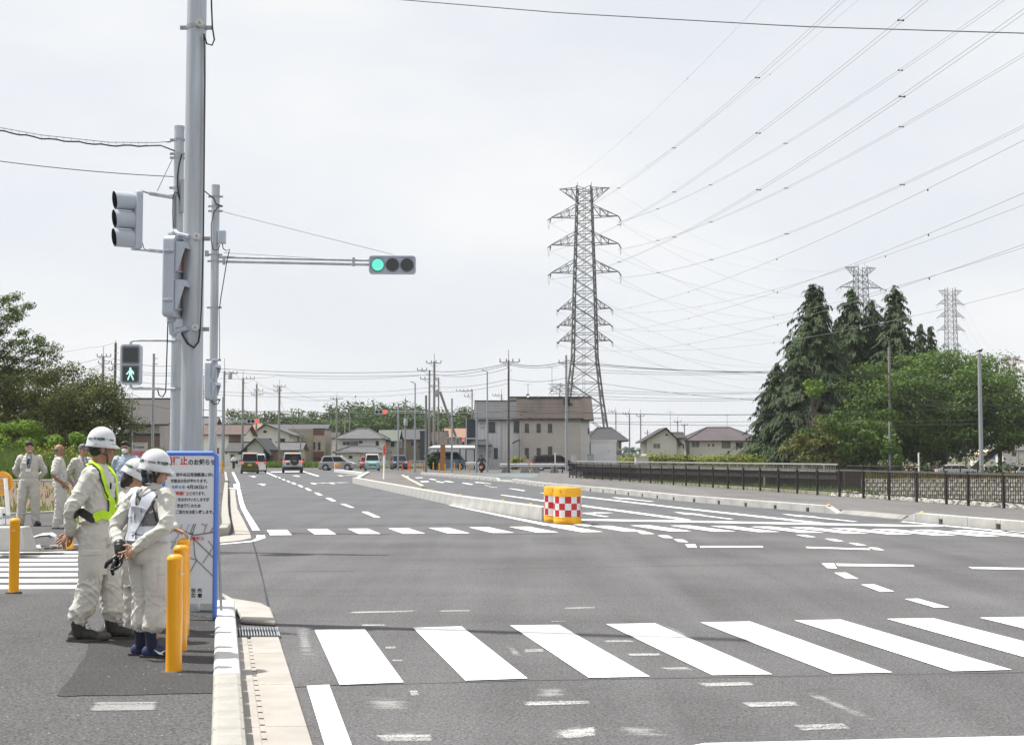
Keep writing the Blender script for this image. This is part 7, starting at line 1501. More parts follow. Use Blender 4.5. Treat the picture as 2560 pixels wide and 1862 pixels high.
# ================================================================== PYLONS AND LINES
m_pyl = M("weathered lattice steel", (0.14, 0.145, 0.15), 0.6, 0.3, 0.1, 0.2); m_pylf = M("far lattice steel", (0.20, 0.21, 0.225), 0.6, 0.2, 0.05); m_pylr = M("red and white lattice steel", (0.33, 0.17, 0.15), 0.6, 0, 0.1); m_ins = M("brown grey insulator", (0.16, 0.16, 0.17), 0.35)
def pylon(label, u, Y, prof, arms, yaw, mat, k=1.0, leg=.16, br=.075, ladder=True, topmat=None, base=0.0):
    """prof: (z, half width); arms: (z, half length, drop of the lower chord, insulators?)"""
    t = thing("pylon", label, "pylon", (XA(u, Y), Y, base), yaw, "lattice transmission pylons"); L = lambda z: table(z, [p[0] for p in prof], [p[1] for p in prof]); top = prof[-1][0]
    cs = [(-1, -1), (1, -1), (1, 1), (-1, 1)]
    for sx, sy in cs:
        mb = MB(); 
        for (z0, w0), (z1, w1) in zip(prof, prof[1:]): mb.cyl((sx * w0, sy * w0, z0), (sx * w1, sy * w1, z1), leg * (1.3 - .5 * z0 / top), n=4)
        part("leg", mb, mat, t)
    zs = [0.0]
    while zs[-1] < top - 1: zs.append(min(top, zs[-1] + max(1.5, 1.25 * L(zs[-1]))))
    mb = MB()
    for i, (z0, z1) in enumerate(zip(zs, zs[1:])):
        w0, w1 = L(z0), L(z1)
        for j in range(4):
            a, b = cs[j], cs[(j + 1) % 4]; A0, B0, A1, B1 = Vector((a[0] * w0, a[1] * w0, z0)), Vector((b[0] * w0, b[1] * w0, z0)), Vector((a[0] * w1, a[1] * w1, z1)), Vector((b[0] * w1, b[1] * w1, z1))
            mb.cyl(A0, B1, br, n=3, cap=False); mb.cyl(B0, A1, br, n=3, cap=False)
            if i: mb.cyl(A0, B0, br, n=3, cap=False)
            if w0 > 2.2: m_ = (A0 + B1) / 2; mb.cyl((A0 + A1) / 2, m_, br * .7, n=3, cap=False); mb.cyl((B0 + B1) / 2, m_, br * .7, n=3, cap=False)
    tag(part("bracing", mb, mat, t), kind='stuff')
    tips = []
    for z, hl, up, ins in arms:
        w = L(z)
        for s_ in (-1, 1):
            mb = MB(); tip = Vector((s_ * hl, 0, z))
            for sy in (-1, 1):
                r0, r1 = Vector((s_ * w, sy * w, z)), Vector((s_ * L(min(top, z + up)), sy * L(min(top, z + up)), z + up)) if up > 0 else Vector((s_ * L(z + up), sy * L(z + up), z + up))
                mb.cyl(r0, tip, br * 1.3, n=3, cap=False); mb.cyl(r1, tip, br * 1.1, n=3, cap=False)
                for q in (.3, .6): mb.cyl(r0.lerp(tip, q), r1.lerp(tip, q), br * .8, n=3, cap=False); mb.cyl(r0.lerp(tip, q), r1.lerp(tip, max(0, q - .3)), br * .8, n=3, cap=False)
            for q in (.0, .35, .7): mb.cyl(Vector((s_ * w, -w, z)).lerp(tip, q), Vector((s_ * w, w, z)).lerp(tip, q), br * .8, n=3, cap=False)
            part("cross_arm", mb, topmat or mat, t); tips.append((s_, z, tip))
            if ins:
                for dx in (-1.0, 1.0):
                    mb = MB(); a = tip + Vector((0, 0, -.1)); b = tip + Vector((s_ * .4, dx * ins * 1.2, -.55 * ins)); mb.tube([a.lerp(b, q / 10) for q in range(11)], [.05 + (.11 if q % 2 else 0) for q in range(11)], 5); part("insulator_string", mb, m_ins, t)
                mb = MB(); a = tip + Vector((s_ * .4, -ins * 1.2, -.55 * ins)); b = tip + Vector((s_ * .4, ins * 1.2, -.55 * ins)); mb.tube([a, a.lerp(b, .25) - Vector((0, 0, .9 * ins)), a.lerp(b, .5) - Vector((0, 0, 1.15 * ins)), a.lerp(b, .75) - Vector((0, 0, .9 * ins)), b], .03, 4); part("jumper_loop", mb, m_wirel, t)
    if ladder:
        mb = MB(); 
        for x in (-.22, .22): mb.cyl((x, -L(0) * .5, 6), (x, 0, top), .035, n=3)
        for i in range(int((top - 6) / .9)): z = 6 + i * .9; y = -L(0) * .5 * (1 - (z - 6) / (top - 6)); mb.cyl((-.22, y, z), (.22, y, z), .025, n=3, cap=False)
        tag(part("ladder", mb, mat, t), kind='stuff')
    for s_ in (-1, 1): mb = MB(); mb.cyl((s_ * L(top), 0, top), (s_ * L(top), 0, top + .9), .05, n=4); part("tip_rod", mb, mat, t)
    rot = Matrix.Rotation(yaw, 3, 'Z'); o = Vector((XA(u, Y), Y, base))
    return t, {(s_, i // 2): o + rot @ p for i, (s_, z, p) in enumerate(tips)}
Y1 = 280.0; yaw1 = R(-9)
prof1 = [(0, 5.0), (4.5, 4.5), (13, 3.35), (21.3, 2.42), (31, 2.2), (38.5, 1.98), (44.2, 1.8), (50, 1.62), (56, 1.42)]
arms1 = [(55.6, 5.1, -2.6, 0), (49.8, 6.9, 2.4, 1.4), (44.2, 6.9, 2.4, 1.4), (38.5, 6.9, 2.4, 1.4), (31.1, 5.2, 2.1, .85), (27.8, 5.2, 2.1, .85), (24.6, 5.2, 2.1, .85)]
py1, tp1 = pylon("tall lattice pylon rising behind the beige house, seven pairs of arms", 1463, Y1, prof1, arms1, yaw1, m_pyl)
Y2 = 416.0
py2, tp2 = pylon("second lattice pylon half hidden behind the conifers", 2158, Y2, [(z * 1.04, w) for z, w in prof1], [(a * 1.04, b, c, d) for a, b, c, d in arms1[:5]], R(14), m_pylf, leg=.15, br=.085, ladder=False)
Y3p = 574.0; z3 = lambda v: ZA(v, Y3p)
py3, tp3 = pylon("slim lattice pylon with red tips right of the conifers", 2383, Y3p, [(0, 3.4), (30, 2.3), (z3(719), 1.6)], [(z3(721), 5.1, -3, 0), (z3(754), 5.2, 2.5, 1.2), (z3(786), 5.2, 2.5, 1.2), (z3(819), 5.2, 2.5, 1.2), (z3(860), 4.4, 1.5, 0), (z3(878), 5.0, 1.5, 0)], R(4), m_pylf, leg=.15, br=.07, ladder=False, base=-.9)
mb = MB(); zt3 = z3(719) + .9
for sx in (-1, 1):
    for sy in (-1, 1): mb.cyl((sx * 1.72, sy * 1.72, zt3 - 9), (sx * 1.61, sy * 1.61, zt3), .14, n=4)
part("red_section", mb, m_pylr, py3)
Y4 = 765.0; z4 = lambda v: ZA(v, Y4)
py4, tp4 = pylon("red and white lattice pylon farthest away at the right edge", 2533, Y4, [(0, 4), (25, 2.8), (z4(887), 1.7)], [(z4(888), 5.2, -3, 0), (z4(903), 7.4, 3, 1.4), (z4(925), 8, 3, 1.4), (z4(950), 7.6, 3, 1.4)], 0, m_pylr, leg=.16, br=.085, ladder=False, base=-.9)
Y5 = 900.0
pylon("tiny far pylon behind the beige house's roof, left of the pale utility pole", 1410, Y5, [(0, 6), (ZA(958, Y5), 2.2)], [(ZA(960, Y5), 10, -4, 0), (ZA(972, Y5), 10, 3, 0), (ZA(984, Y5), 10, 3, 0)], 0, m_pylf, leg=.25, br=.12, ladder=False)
# spans: pylon 1 towards a pylon behind the camera (right), and pylon 1 to pylon 2
T0 = Vector((52.0, -45.0, 0)); yaw0 = R(-14); rot0 = Matrix.Rotation(yaw0, 3, 'Z')
names = ["earth wire", "upper twin conductor", "middle twin conductor", "lower twin conductor", "uppermost single line", "middle single line", "lowest single line"]
def span_wire(label, a, b, s_, twin, r=.022, n=40, group=None, spacers=True):
    t = thing("power_line", label, "power line", a, 0, group); d = (b - a); n_ = Vector((-d.y, d.x, 0)).normalized() * .2
    for o in ((n_, -n_) if twin else (Vector((0, 0, 0)),)):
        mb = MB(); mb.tube(sag(a + o, b + o, s_, n), r, 4); part("conductor", mb, m_wirel, t, world=True)
    if spacers:
        pts = sag(a, b, s_, 9)
        for p in pts[1:-1]:
            mb = MB()
            if twin: mb.box(p, (.5, .06, .06), rz=math.atan2(n_.y, n_.x)); mb.box(p + n_, (.09, .09, .14)); mb.box(p - n_, (.09, .09, .14))
            else: mb.box(p - Vector((0, 0, .10)), (.06, .16, .14))
            part("spacer", mb, m_wire, t, world=True)
    return t
for i, (z, hl, up, ins) in enumerate(arms1):
    for s_ in (-1, 1):
        a = tp1[(s_, i)] - Vector((0, 0, .9 * ins)); b = T0 + rot0 @ Vector((s_ * hl, 0, z - .9 * ins)); sd = "tower's left-hand arm" if s_ < 0 else "tower's right-hand arm"
        span_wire(f"{names[i]} from the tall pylon's {'left' if s_ < 0 else 'right'} arms to the upper right edge", a, b, (7.5, 9.5, 9.5, 9.5, 9.5, 9.5, 9.5)[i], 1 <= i <= 3, .012 if i == 0 else .016)
        if i < 5 or True:
            j = min(i, 4); z2 = arms1[j][0] * 1.04; bb_ = tp2[(s_, j)] if i < 5 else tp2[(s_, 4)] - Vector((0, 0, 3.3 * (i - 4)))
            span_wire(f"{names[i]} between the tall pylon's {'left' if s_ < 0 else 'right'} arms and the second pylon", a, bb_ - Vector((0, 0, .9 * ins)), 7.0, False, .013 if i == 0 else .02, 24, None, False)
for k in range(4):
    s_ = 1 if k % 2 else -1; j = k // 2 + 1
    span_wire(f"faint line sagging from the second pylon's {'right' if s_ > 0 else 'left'} {'upper' if j == 1 else 'lower'} arm to the slim red-tipped pylon", tp2[(s_, j)], tp3[(s_, j)], 12, False, .03, 20, None, False)
for k in range(3): span_wire(f"{['topmost', 'middle', 'lowest'][k]} faint line from the slim red-tipped pylon down to the far right edge", tp3[(1, k + 1)], Vector((XA(2700, 420), 420, ZA(1010 + 30 * k, 420))), 10, False, .03, 16, None, False)
# street-level wires between the utility poles
def street_wire(label, pts, sg, r=.018, mat=None, n=12):
    L = []
    for (a, b) in zip(pts, pts[1:]):
        q = sag(P(*a), P(*b), sg, n); L += q if not L else q[1:]
    mb = MB(); mb.tube(L, r, 4); return single("utility_wire", mb, mat or m_wire, label, "wire", base=L[0])
sw = street_wire
sw("upper street wire crossing behind the poles from the notice to the grey house's pole", [(440, 914, 172), (560, 922, 172), (1073, 927, 166), (1271, 908, 122), (1416, 902, 138), (1980, 931, 150)], .35, .03)
sw("second street wire just under the upper one across the middle distance", [(440, 918, 172), (560, 930, 172), (1073, 937, 166), (1271, 912, 122), (1416, 908, 138), (2000, 927, 150), (2230, 935, 168)], .35, .022)
sw("thin street wire below the second one, left half of the view", [(440, 935, 172), (700, 940, 200), (1085, 935, 158), (1271, 920, 122)], .5, .018)
sw("long thin wire crossing in front of the wood's top", [(480, 975, 172), (820, 979, 200), (1085, 967, 158), (1271, 948, 122), (1416, 944, 138), (1900, 1000, 150)], .3, .02)
sw("lower thin wire crossing the wood's upper edge", [(480, 982, 172), (841, 990, 200), (1085, 978, 158), (1271, 958, 122)], .3, .018)
sw("thick black cable crossing in front of the wood and the house fronts", [(480, 1022, 150), (700, 1028, 150), (1064, 1032, 127), (1271, 1026, 122), (1416, 1030, 138), (1900, 1036, 150), (2227, 1030, 168), (2460, 1011, 140), (2700, 1020, 140)], .12, .036)
sw("cable below the thick black one across the wood", [(480, 1040, 150), (900, 1045, 150), (1130, 1040, 119), (1271, 1043, 122), (1416, 1052, 138), (1900, 1053, 150), (2460, 1048, 140), (2700, 1046, 140)], .12, .022)
sw("lowest cable running right past the white gabled house", [(1416, 1053, 138), (1700, 1062, 150), (2227, 1061, 168), (2460, 1058, 140)], .1, .022)
for k, (va, vb_) in enumerate(((918, 934), (925, 930), (968, 965), (975, 983), (983, 990), (991, 996))):
    sw(f"{['uppermost', 'second', 'third', 'fourth', 'fifth', 'lowest'][k]} of six thin parallel wires in front of the conifers", [(1416, va + 2, 138), (1900, va + 12 - 4 * (k % 2), 150), (2227, vb_, 168), (2460, vb_ + 30, 140), (2720, vb_ + 42, 140)], .25, .016)
sw("cable from the bird's pole running down to the right edge", [(2453, 888, 140), (2540, 897, 150), (2700, 925, 160)], .2, .03); sw("cable from the bird's pole left behind the round tree", [(2453, 886, 140), (2340, 899, 160)], .1, .025)
for k, (v0, v1) in enumerate(((902, 894), (920, 912), (926, 922), (946, 932), (958, 938))):
    sw(f"{['topmost', 'second', 'third', 'fourth', 'lowest'][k]} of the wires fanning left from the poles by the walking figure signal", [(-120, v1 + 26, 150), (120, v1 + 14, 150), (254, v0 - 8, 150), (284, v0 - 6, 150), (440, v0 + 12, 160)], .35, .02)
sw("thin wire from the dark pole's tip falling left behind the tree", [(284.5, 857, 150), (225, 868, 150), (100, 884, 150)], .15, .014); sw("drooping wires behind the brown roof", [(284, 960, 150), (330, 985, 150), (440, 1012, 160)], .3, .02); sw("cable across the brown roof", [(250, 1004, 128), (329, 1007, 100), (381, 1012, 110), (440, 1022, 120)], .1, .02)
for k, (pa_, pb_) in enumerate((((590, 934, 172), (634, 948, 188)), ((634, 948, 188), (712, 967, 205)), ((656, 978, 222), (841, 997, 232)), ((712, 967, 205), (841, 1000, 232)), ((855, 997, 232), (1013, 1000, 190)), ((697, 990, 205), (751, 1090, 205)), ((751, 1090, 205), (870, 1105, 215)), ((606, 950, 188), (640, 975, 222)))):
    sw(f"slack house wire {['from the crowded crossarm to the next pole', 'between the one-sided crossarm and the off-road car pole', 'from the double crossarm toward the hip-roofed house', 'from above the off-road car toward the hip-roofed house', 'between the hip-roofed house pole and the boxed pole', 'dropping from the off-road car pole to the short dark pole', 'from the short dark pole to the shop', 'between the two poles above the black gable'][k]}", [pa_, pb_], .8, .016)
sw("service cable hanging from the grey house's pole to its neighbour", [(1271.5, 1040, 122), (1300, 1036, 130), (1416, 1050, 138)], .3, .022); sw("service drop from the pale pole to the beige house wall", [(1416, 1064, 138), (1395, 1058, 150)], .4, .018)

# ================================================================== RAILINGS, BRIDGE, STONE WALL
m_rail = M("dark brown railing steel", (0.022, 0.018, 0.018), 0.5, 0.1, 0.08); m_railt = M("railing top", (0.12, 0.115, 0.115), 0.35, 0.3, 0.05)
rf_ = thing("railing", "long dark brown steel railing along the edge of the right-hand pavement", "railing", (FB.x, FB.y, 0.10)); of = wloc(rf_)
ext = fence_at(20.0); ext.z = .1
ucol = [(1423.6, 0), (1432, 0), (1440.5, 0), (1452, 0), (1466.5, 0), (1485, 0), (1505.6, 0), (1527, 0), (1550.6, 0), (1574, 0), (1599.6, 0), (1626, 0), (1654, 0), (1683.3, 0), (1714.6, 0), (1747.5, 0), (1782, 0), (1819.5, 0), (1858, 0), (1900, 0), (1945, 0), (1992, 0), (2042.4, 0), (2098, 0), (2157, 0), (2221, 0), (2290, 0), (2364, 0), (2418.6, 0), (2507, 0), (2640, 0), (2800, 0)]
def fence_u(u):
    # where the view through column u meets the railing line
    k = (u - CX) / FPX; d0 = ray(u, HZ); s = d0.x / d0.y
    t = (s * FA.y - FA.x) / ((FB.x - FA.x) - s * (FB.y - FA.y)); return FA.lerp(FB, t)
posts = [fence_u(u) for u, _ in ucol]
pm = MB(); pm.bx(-.032, .032, -.032, .032, -.05, .985); pm.bx(-.036, .036, -.036, .036, .985, 1.0); pme = pm.mesh("post"); pme.materials.append(m_rail)
for p in posts:
    o = bpy.data.objects.new("post", pme); COL.objects.link(o); o.parent = rf_; o.location = (p.x - of.x, p.y - of.y, 0); o.rotation_euler = (0, 0, math.atan2(Nn.y, Nn.x))
bm_ = MB(); bm_.bx(-.008, .008, -.008, .008, .19, .93); bme = bm_.mesh("baluster"); bme.materials.append(m_rail)
allb = []
for a, b in zip(posts, posts[1:]):
    L = (b - a).length; n = max(2, round(L / .125))
    for i in range(1, n): allb.append(a.lerp(b, i / n))
    for z, h in ((.94, .05), (.17, .035)):
        mb = MB(); d = b - a; mb.box((a + b) / 2 - of + Vector((0, 0, z)) , (L - .066, .045, h), rz=math.atan2(d.y, d.x)); part("top_rail" if z > .5 else "bottom_rail", mb, m_railt if z > .5 else m_rail, rf_)
allb.sort(key=lambda p: p.y)
inview = [p for p in allb if p.y > 36.5]; near_b = inview[:300]; rest = [p for p in allb if p not in near_b]
for p in near_b:
    o = bpy.data.objects.new("baluster", bme); COL.objects.link(o); o.parent = rf_; o.location = (p.x - of.x, p.y - of.y, 0)
mb = MB()
for p in rest: q = p - of; mb.bx(q.x - .011, q.x + .011, q.y - .011, q.y + .011, .19, .93)
tag(part("far_balusters", mb, m_rail, rf_), kind='stuff')
# bridge parapet behind the railing
A, B = Vector((XA(1440, 100), 100, 0)), Vector((XA(2092, 66.5), 66.5, 0)); d = (B - A).normalized(); n = Vector((-d.y, d.x, 0)); n = n if n.y > 0 else -n
br_ = thing("bridge", "dark concrete bridge side with a railing on top, seen through the brown railing", "bridge", A)
def bpr(name, z0, z1, o0, o1, mat, a=A, b=B): mb = MB(); mb.prism([a + n * o0 + Vector((0, 0, z0)), b + n * o0 + Vector((0, 0, z0)), b + n * o1 + Vector((0, 0, z0)), a + n * o1 + Vector((0, 0, z0))], (0, 0, z1 - z0)); return part(name, mb, mat, br_, world=True)
bpr("abutment_wall", -1.2, .40, .5, 1.2, M("grey abutment concrete", (0.16, 0.16, 0.165), 0.9, 0, 0.2, .5, stretch=(2, 2, .2))); bpr("girder", .402, .76, 0, 1.1, M("dark brown girder", (0.05, 0.043, 0.043), 0.7, 0, 0.15, .4)); bpr("deck_edge", .762, .84, -.08, 1.1, m_concd); bpr("top_rail", 1.10, 1.17, 0, .07, M("pale handrail", (0.34, 0.335, 0.33), 0.5))  # abutment wall is plain grey concrete with upright streaks
bpr("abutment_end", -1.2, .9, .25, 1.15, M("dark brown end pier", (0.07, 0.062, 0.06), 0.8), B - d * .1, B + d * .25); bpr("drain_pipe", -.3, .42, -.12, -.02, m_polel, A.lerp(B, .80), A.lerp(B, .803))
L = (B - A).length
for i in range(int(L / 2) + 1): mb = MB(); p = A + d * min(L, i * 2.0) + n * .035; mb.box(p + Vector((0, 0, .97)), (.06, .06, .26)); part("post", mb, m_concd, br_, world=True)
mb = MB(); q = A + n * .035
for i in range(int(L / .16)): p = q + d * (i * .16); mb.box(p + Vector((0, 0, .97)), (.02, .02, .25))
tag(part("railing_bars", mb, m_concd, br_, world=True), kind='stuff')
mb = MB(); g0, g1 = A.lerp(B, .35), B + d * .1; mb.poly([(g0.x, g0.y - .2, -.05), (fence_at(70).x + .6, 70, -.02), (fence_at(47).x + .6, 47, -.02), (g1.x + .8, g1.y - 1.5, -.28), (g1.x, g1.y + .5, -.3)]); struct("bridge_bank", mb, m_grass)
# stone-faced bank across the basin
m_stone = M("pale field stone", (0.40, 0.385, 0.34), 0.9, 0, 0.3, 2.2, 0.5, 14, hue=(0.52, 0.50, 0.43)); m_joint = M("dark stone joint", (0.36, 0.345, 0.305), 0.95)
sw_ = thing("stone_wall", "pale stone-faced bank across the basin behind the railing", "stone wall", (XA(2075, 86), 85.9, -3)); os_ = wloc(sw_); x0, x1 = XA(2075, 86), 46.0; ang = math.atan2(1.1, 3.1)
mb = MB(); mb.poly([(0, -.9, 0), (x1 - os_.x, -.9, 0), (x1 - os_.x, .22, 3.1), (0, .22, 3.1)]); part("backing", mb, m_joint, sw_)
sv = []
for k in range(6):
    mb = MB(); w, h, dp = (.40, .44, .36, .42, .46, .38)[k], (.28, .30, .26, .29, .3, .28)[k], .1; pts = [Vector((-w / 2 + random.uniform(0, .07), 0, -h / 2 + random.uniform(0, .05))), Vector((w / 2 - random.uniform(0, .07), 0, -h / 2 + random.uniform(0, .05))), Vector((w / 2 - random.uniform(0, .06), 0, h / 2 - random.uniform(0, .05))), Vector((-w / 2 + random.uniform(0, .06), 0, h / 2 - random.uniform(0, .06)))]
    fr2 = [p * .72 + Vector((0, -dp - random.uniform(0, .03), 0)) for p in pts]; mb.add(pts + fr2, [(4, 5, 6, 7), (0, 1, 5, 4), (1, 2, 6, 5), (2, 3, 7, 6), (3, 0, 4, 7)]); me = mb.mesh("stone"); me.materials.append(m_stone); sv.append(me)
n_st = 0; low = MB()
for row in range(11):
    z = 3.1 - .15 - row * .245; y = lerp(.22, -.9, 1 - z / 3.1); nx = int((x1 - x0) / .375)
    for i in range(nx):
        x = .2 + i * .375 + (.18 if row % 2 else 0) + random.uniform(-.04, .04); uu = CX + FPX * (os_.x + x) / 86
        if row < 8 and uu < 2575 and n_st < 300:
            o = bpy.data.objects.new("stone", random.choice(sv)); COL.objects.link(o); o.parent = sw_; o.location = (x, y, z); o.rotation_euler = (-.34, random.uniform(-.12, .12), random.uniform(-.1, .1)); o.scale = (random.uniform(.82, 1.0), random.uniform(.6, 1.1), random.uniform(.78, .92)); n_st += 1
        else: low.box((x, y, z), (.33, .14, .21), rx=-.34)
tag(part("lower_stones", low, m_stone, sw_), kind='stuff')
cg = thing("stone_coping", "row of rough pale stones along the foot of the brown railing", "stone edging", fence_at(40) + Nout * .5); oc_ = wloc(cg); s_l = (fence_at(51) - fence_at(30)).length; nS = int(s_l / .5)
csm = []
for k in range(5):
    mb = MB(); mb.ell((0, 0, 0), (.27, .22, .19), 9, 6); 
    for i, v in enumerate(mb.v): q = Vector(v); mb.v[i] = tuple(q * (1 + .35 * noise.noise(q * 7 + Vector((k * 5, 0, 0)))))
    me = mb.mesh("stone"); me.materials.append(m_stone); csm.append(me)
for i in range(nS): p = fence_at(lerp(51, 30, i / nS)) + Nout * random.uniform(.42, .52); o = bpy.data.objects.new("stone", csm[i % 5]); COL.objects.link(o); o.parent = cg; o.location = (p.x - oc_.x, p.y - oc_.y, .06 - oc_.z + random.uniform(-.03, .04)); o.rotation_euler = (random.uniform(-.3, .3), random.uniform(-.3, .3), random.uniform(0, 6))
# railing across the basin
r2 = thing("railing", "second dark railing on the far bank in front of the white car", "railing", (XA(2359, 88), 88, .1)); o2 = wloc(r2)
us2 = [2117, 2137, 2158, 2179, 2199, 2221, 2250.6, 2284, 2318, 2359, 2400, 2443, 2489.5, 2537, 2590]; yy = lambda u: table(u, [2117, 2250, 2590], [93, 89, 86.5]); pp2 = [Vector((XA(u, yy(u)), yy(u), .1)) for u in us2]
for p in pp2: mb = MB(); mb.bx(p.x - .035, p.x + .035, p.y - .035, p.y + .035, .1, .92); part("post", mb, m_rail, r2, world=True)
for a, b in zip(pp2, pp2[1:]):
    for z in (.86, .28): mb = MB(); dd = b - a; mb.box((a + b) / 2 + Vector((0, 0, z - .1)), (dd.length - .07, .05, .045), rz=math.atan2(dd.y, dd.x)); part("rail", mb, m_railt if z > .5 else m_rail, r2, world=True)
mb = MB()
for a, b in zip(pp2, pp2[1:]):
    n_ = int((b - a).length / .11)
    for i in range(1, n_): p = a.lerp(b, i / n_); wdt = .03 if p.x < pp2[5].x else .009; mb.bx(p.x - wdt, p.x + wdt, p.y - .008, p.y + .008, .28, .85)
tag(part("bars", mb, m_rail, r2, world=True), kind='stuff')
wp = thing("marker_post", "white marker post on the far bank left of the white car", "post", P(2297, 1168, 120)); mb = MB(); h_ = ZA(1132, 120) - ZA(1168, 120); mb.lathe([(.07, -.8), (.065, h_ - .02), (.02, h_)], n=10); part("shaft", mb, m_white, wp); mb = MB(); mb.box((.06, 0, h_), (.1, .05, .04)); part("cap_bracket", mb, m_white, wp)

# ================================================================== VEHICLES
m_tyre = M("tyre", (0.018, 0.018, 0.018), 0.75); m_rim = M("alloy rim", (0.42, 0.43, 0.45), 0.35, 0.6, 0.05); m_cglass = M("car glass", (0.010, 0.011, 0.012), 0.12, 0, 0.0, spec=0.25); m_ptrim = M("black car trim", (0.02, 0.02, 0.022), 0.5)
m_tail = M("red tail lamp", (0.45, 0.02, 0.02), 0.25, 0, 0.0, emit=(1, .08, .05), estr=.25); m_head = M("clear headlamp", (0.6, 0.62, 0.65), 0.15, 0, 0.0, coat=.5); m_py = M("yellow number plate", (0.62, 0.48, 0.03), 0.5); m_pw = M("white number plate", (0.6, 0.6, 0.6), 0.5)
def carpaint(name, c): return M(name, c, 0.3, 0.0, 0.02, 2, coat=0.7)
def car(label, loc, rz, L, Wd, H, belt, gh, hood, col, plate=m_py, roofc=None, spare=False, cat="car", name="parked_car", brake=False, clear=.2, wheel_r=.29, lamp_v=False, rear_z=None):
    """gh: greenhouse side outline [(y, z) fractions of L, H]; hood: (y, z) lower-body top outline from rear to front"""
    t = thing(name, label, cat, loc, rz); hb = belt * H; Y = lambda f: f * L; Z = lambda f: f * H
    def body(pts, w0, w1, zt):
        # side outline with tumblehome: narrower towards the top
        vs = []
        for s_ in (-1, 1):
            for y, z in pts: f = 0 if z <= hb else (z - hb) / max(.01, (zt - hb)); e = .06 if (abs(y) > .47 * L) else 0; vs.append((s_ * (lerp(w0, w1, f) / 2 - e), y, z))
        n = len(pts); return vs, [tuple(range(n))] + [tuple(range(n, 2 * n))[::-1]] + [(i, n + i, n + (i + 1) % n, (i + 1) % n) for i in range(n)]
    low = [(-L / 2, clear + .12), (-L / 2 + .06, clear), (L / 2 - .08, clear), (L / 2, clear + .15)] + [(Y(y), Z(z)) for y, z in hood[::-1]]
    mb = MB(); mb.add(*body(low, Wd, Wd, H)); part("body", mb, col, t, bevel=.05, seg=3, auto=True)
    g = [(Y(y), Z(z)) for y, z in gh]; mb = MB(); mb.add(*body([(g[0][0], hb - .03)] + g + [(g[-1][0], hb - .03)], Wd * .97, Wd * .80, H)); part("cabin", mb, roofc or col, t, bevel=.05, seg=3, auto=True)
    ysr = [p[0] for p in g]
    def side_w(z): return (lerp(Wd * .97, Wd * .80, max(0, (z - hb) / (H - hb)))) / 2
    zt = H * .90; zb = hb + .04
    def at_z(a, b, z): q = (z - a[1]) / (b[1] - a[1]) if abs(b[1] - a[1]) > 1e-6 else 0; return a[0] + (b[0] - a[0]) * q
    yr0, yr1 = at_z(g[0], g[1], zb) + .12, at_z(g[0], g[1], zt) + .10; yf0, yf1 = at_z(g[-1], g[-2], zb) - .16, at_z(g[-1], g[-2], zt) - .10
    nw = 3 if L > 4.2 else 2
    for s_ in (-1, 1):
        for i in range(nw):
            a0, a1 = lerp(yr0, yf0, i / nw) + .03, lerp(yr0, yf0, (i + 1) / nw) - .03; b0, b1 = lerp(yr1, yf1, i / nw) + .03, lerp(yr1, yf1, (i + 1) / nw) - .03
            mb = MB(); q = [(s_ * (side_w(zb) + .012), a0, zb), (s_ * (side_w(zb) + .012), a1, zb), (s_ * (side_w(zt) + .012), b1, zt), (s_ * (side_w(zt) + .012), b0, zt)]; mb.prism(q, (-s_ * .02, 0, 0)); part("side_window", mb, m_cglass, t)
        mb = MB(); mb.box((s_ * (Wd / 2 + .09), Y(gh[-1][0]) - .25, hb + .08), (.16, .10, .13)); part("wing_mirror", mb, m_ptrim if not lamp_v else col, t, bevel=.02)
        mb = MB(); mb.box((s_ * (Wd / 2 + .003), .15, hb - .12), (.012, .18, .03)); part("door_handle", mb, m_rim, t)
    for nm, a, b, sg in (("rear_window", g[0], g[1], -1), ("windscreen", g[-1], g[-2], 1)):
        za, zc = hb + .04, H * .92; y0, y1 = at_z(a, b, za) + sg * .016, at_z(a, b, zc) + sg * .016; w0, w1 = side_w(za) - .07, side_w(zc) - .07; mb = MB(); mb.prism([(-w0, y0, za), (w0, y0, za), (w1, y1, zc), (-w1, y1, zc)], (0, -sg * .02, 0)); part(nm, mb, m_cglass, t)
    wy = L * .31
    for s_ in (-1, 1):
        for y in (-wy, wy):
            ar = MB(); ar.cyl((s_ * (Wd / 2 - .10), y, wheel_r + .02), (s_ * (Wd / 2 + .004), y, wheel_r + .02), wheel_r * 1.16, n=20); part("wheel_arch", ar, m_ptrim, t)
            mb = MB(); mb.cyl((s_ * (Wd / 2 - .16), y, wheel_r), (s_ * (Wd / 2 + .012), y, wheel_r), wheel_r, n=22); w = part("wheel", mb, m_tyre, t, auto=True)
            mb = MB(); mb.cyl((s_ * (Wd / 2 + .008), y, wheel_r), (s_ * (Wd / 2 + .022), y, wheel_r), wheel_r * .66, n=18); part("rim", mb, m_rim, w)
    yb = -L / 2
    for s_ in (-1, 1):
        if lamp_v: mb = MB(); mb.box((s_ * (Wd / 2 - .10), yb - .01, hb - .12), (.15, .06, .42))
        else: mb = MB(); mb.box((s_ * (Wd / 2 - .12), yb - .012, hb - .09), (.24, .06, .17))
        part("tail_lamp", mb, m_redl if brake else m_tail, t, bevel=.015)
        mb = MB(); mb.box((s_ * (Wd / 2 - .20), L / 2 + .0, hb - .17 if belt > .55 else hb - .12), (.30, .06, .16)); part("headlamp", mb, m_head, t, bevel=.03)
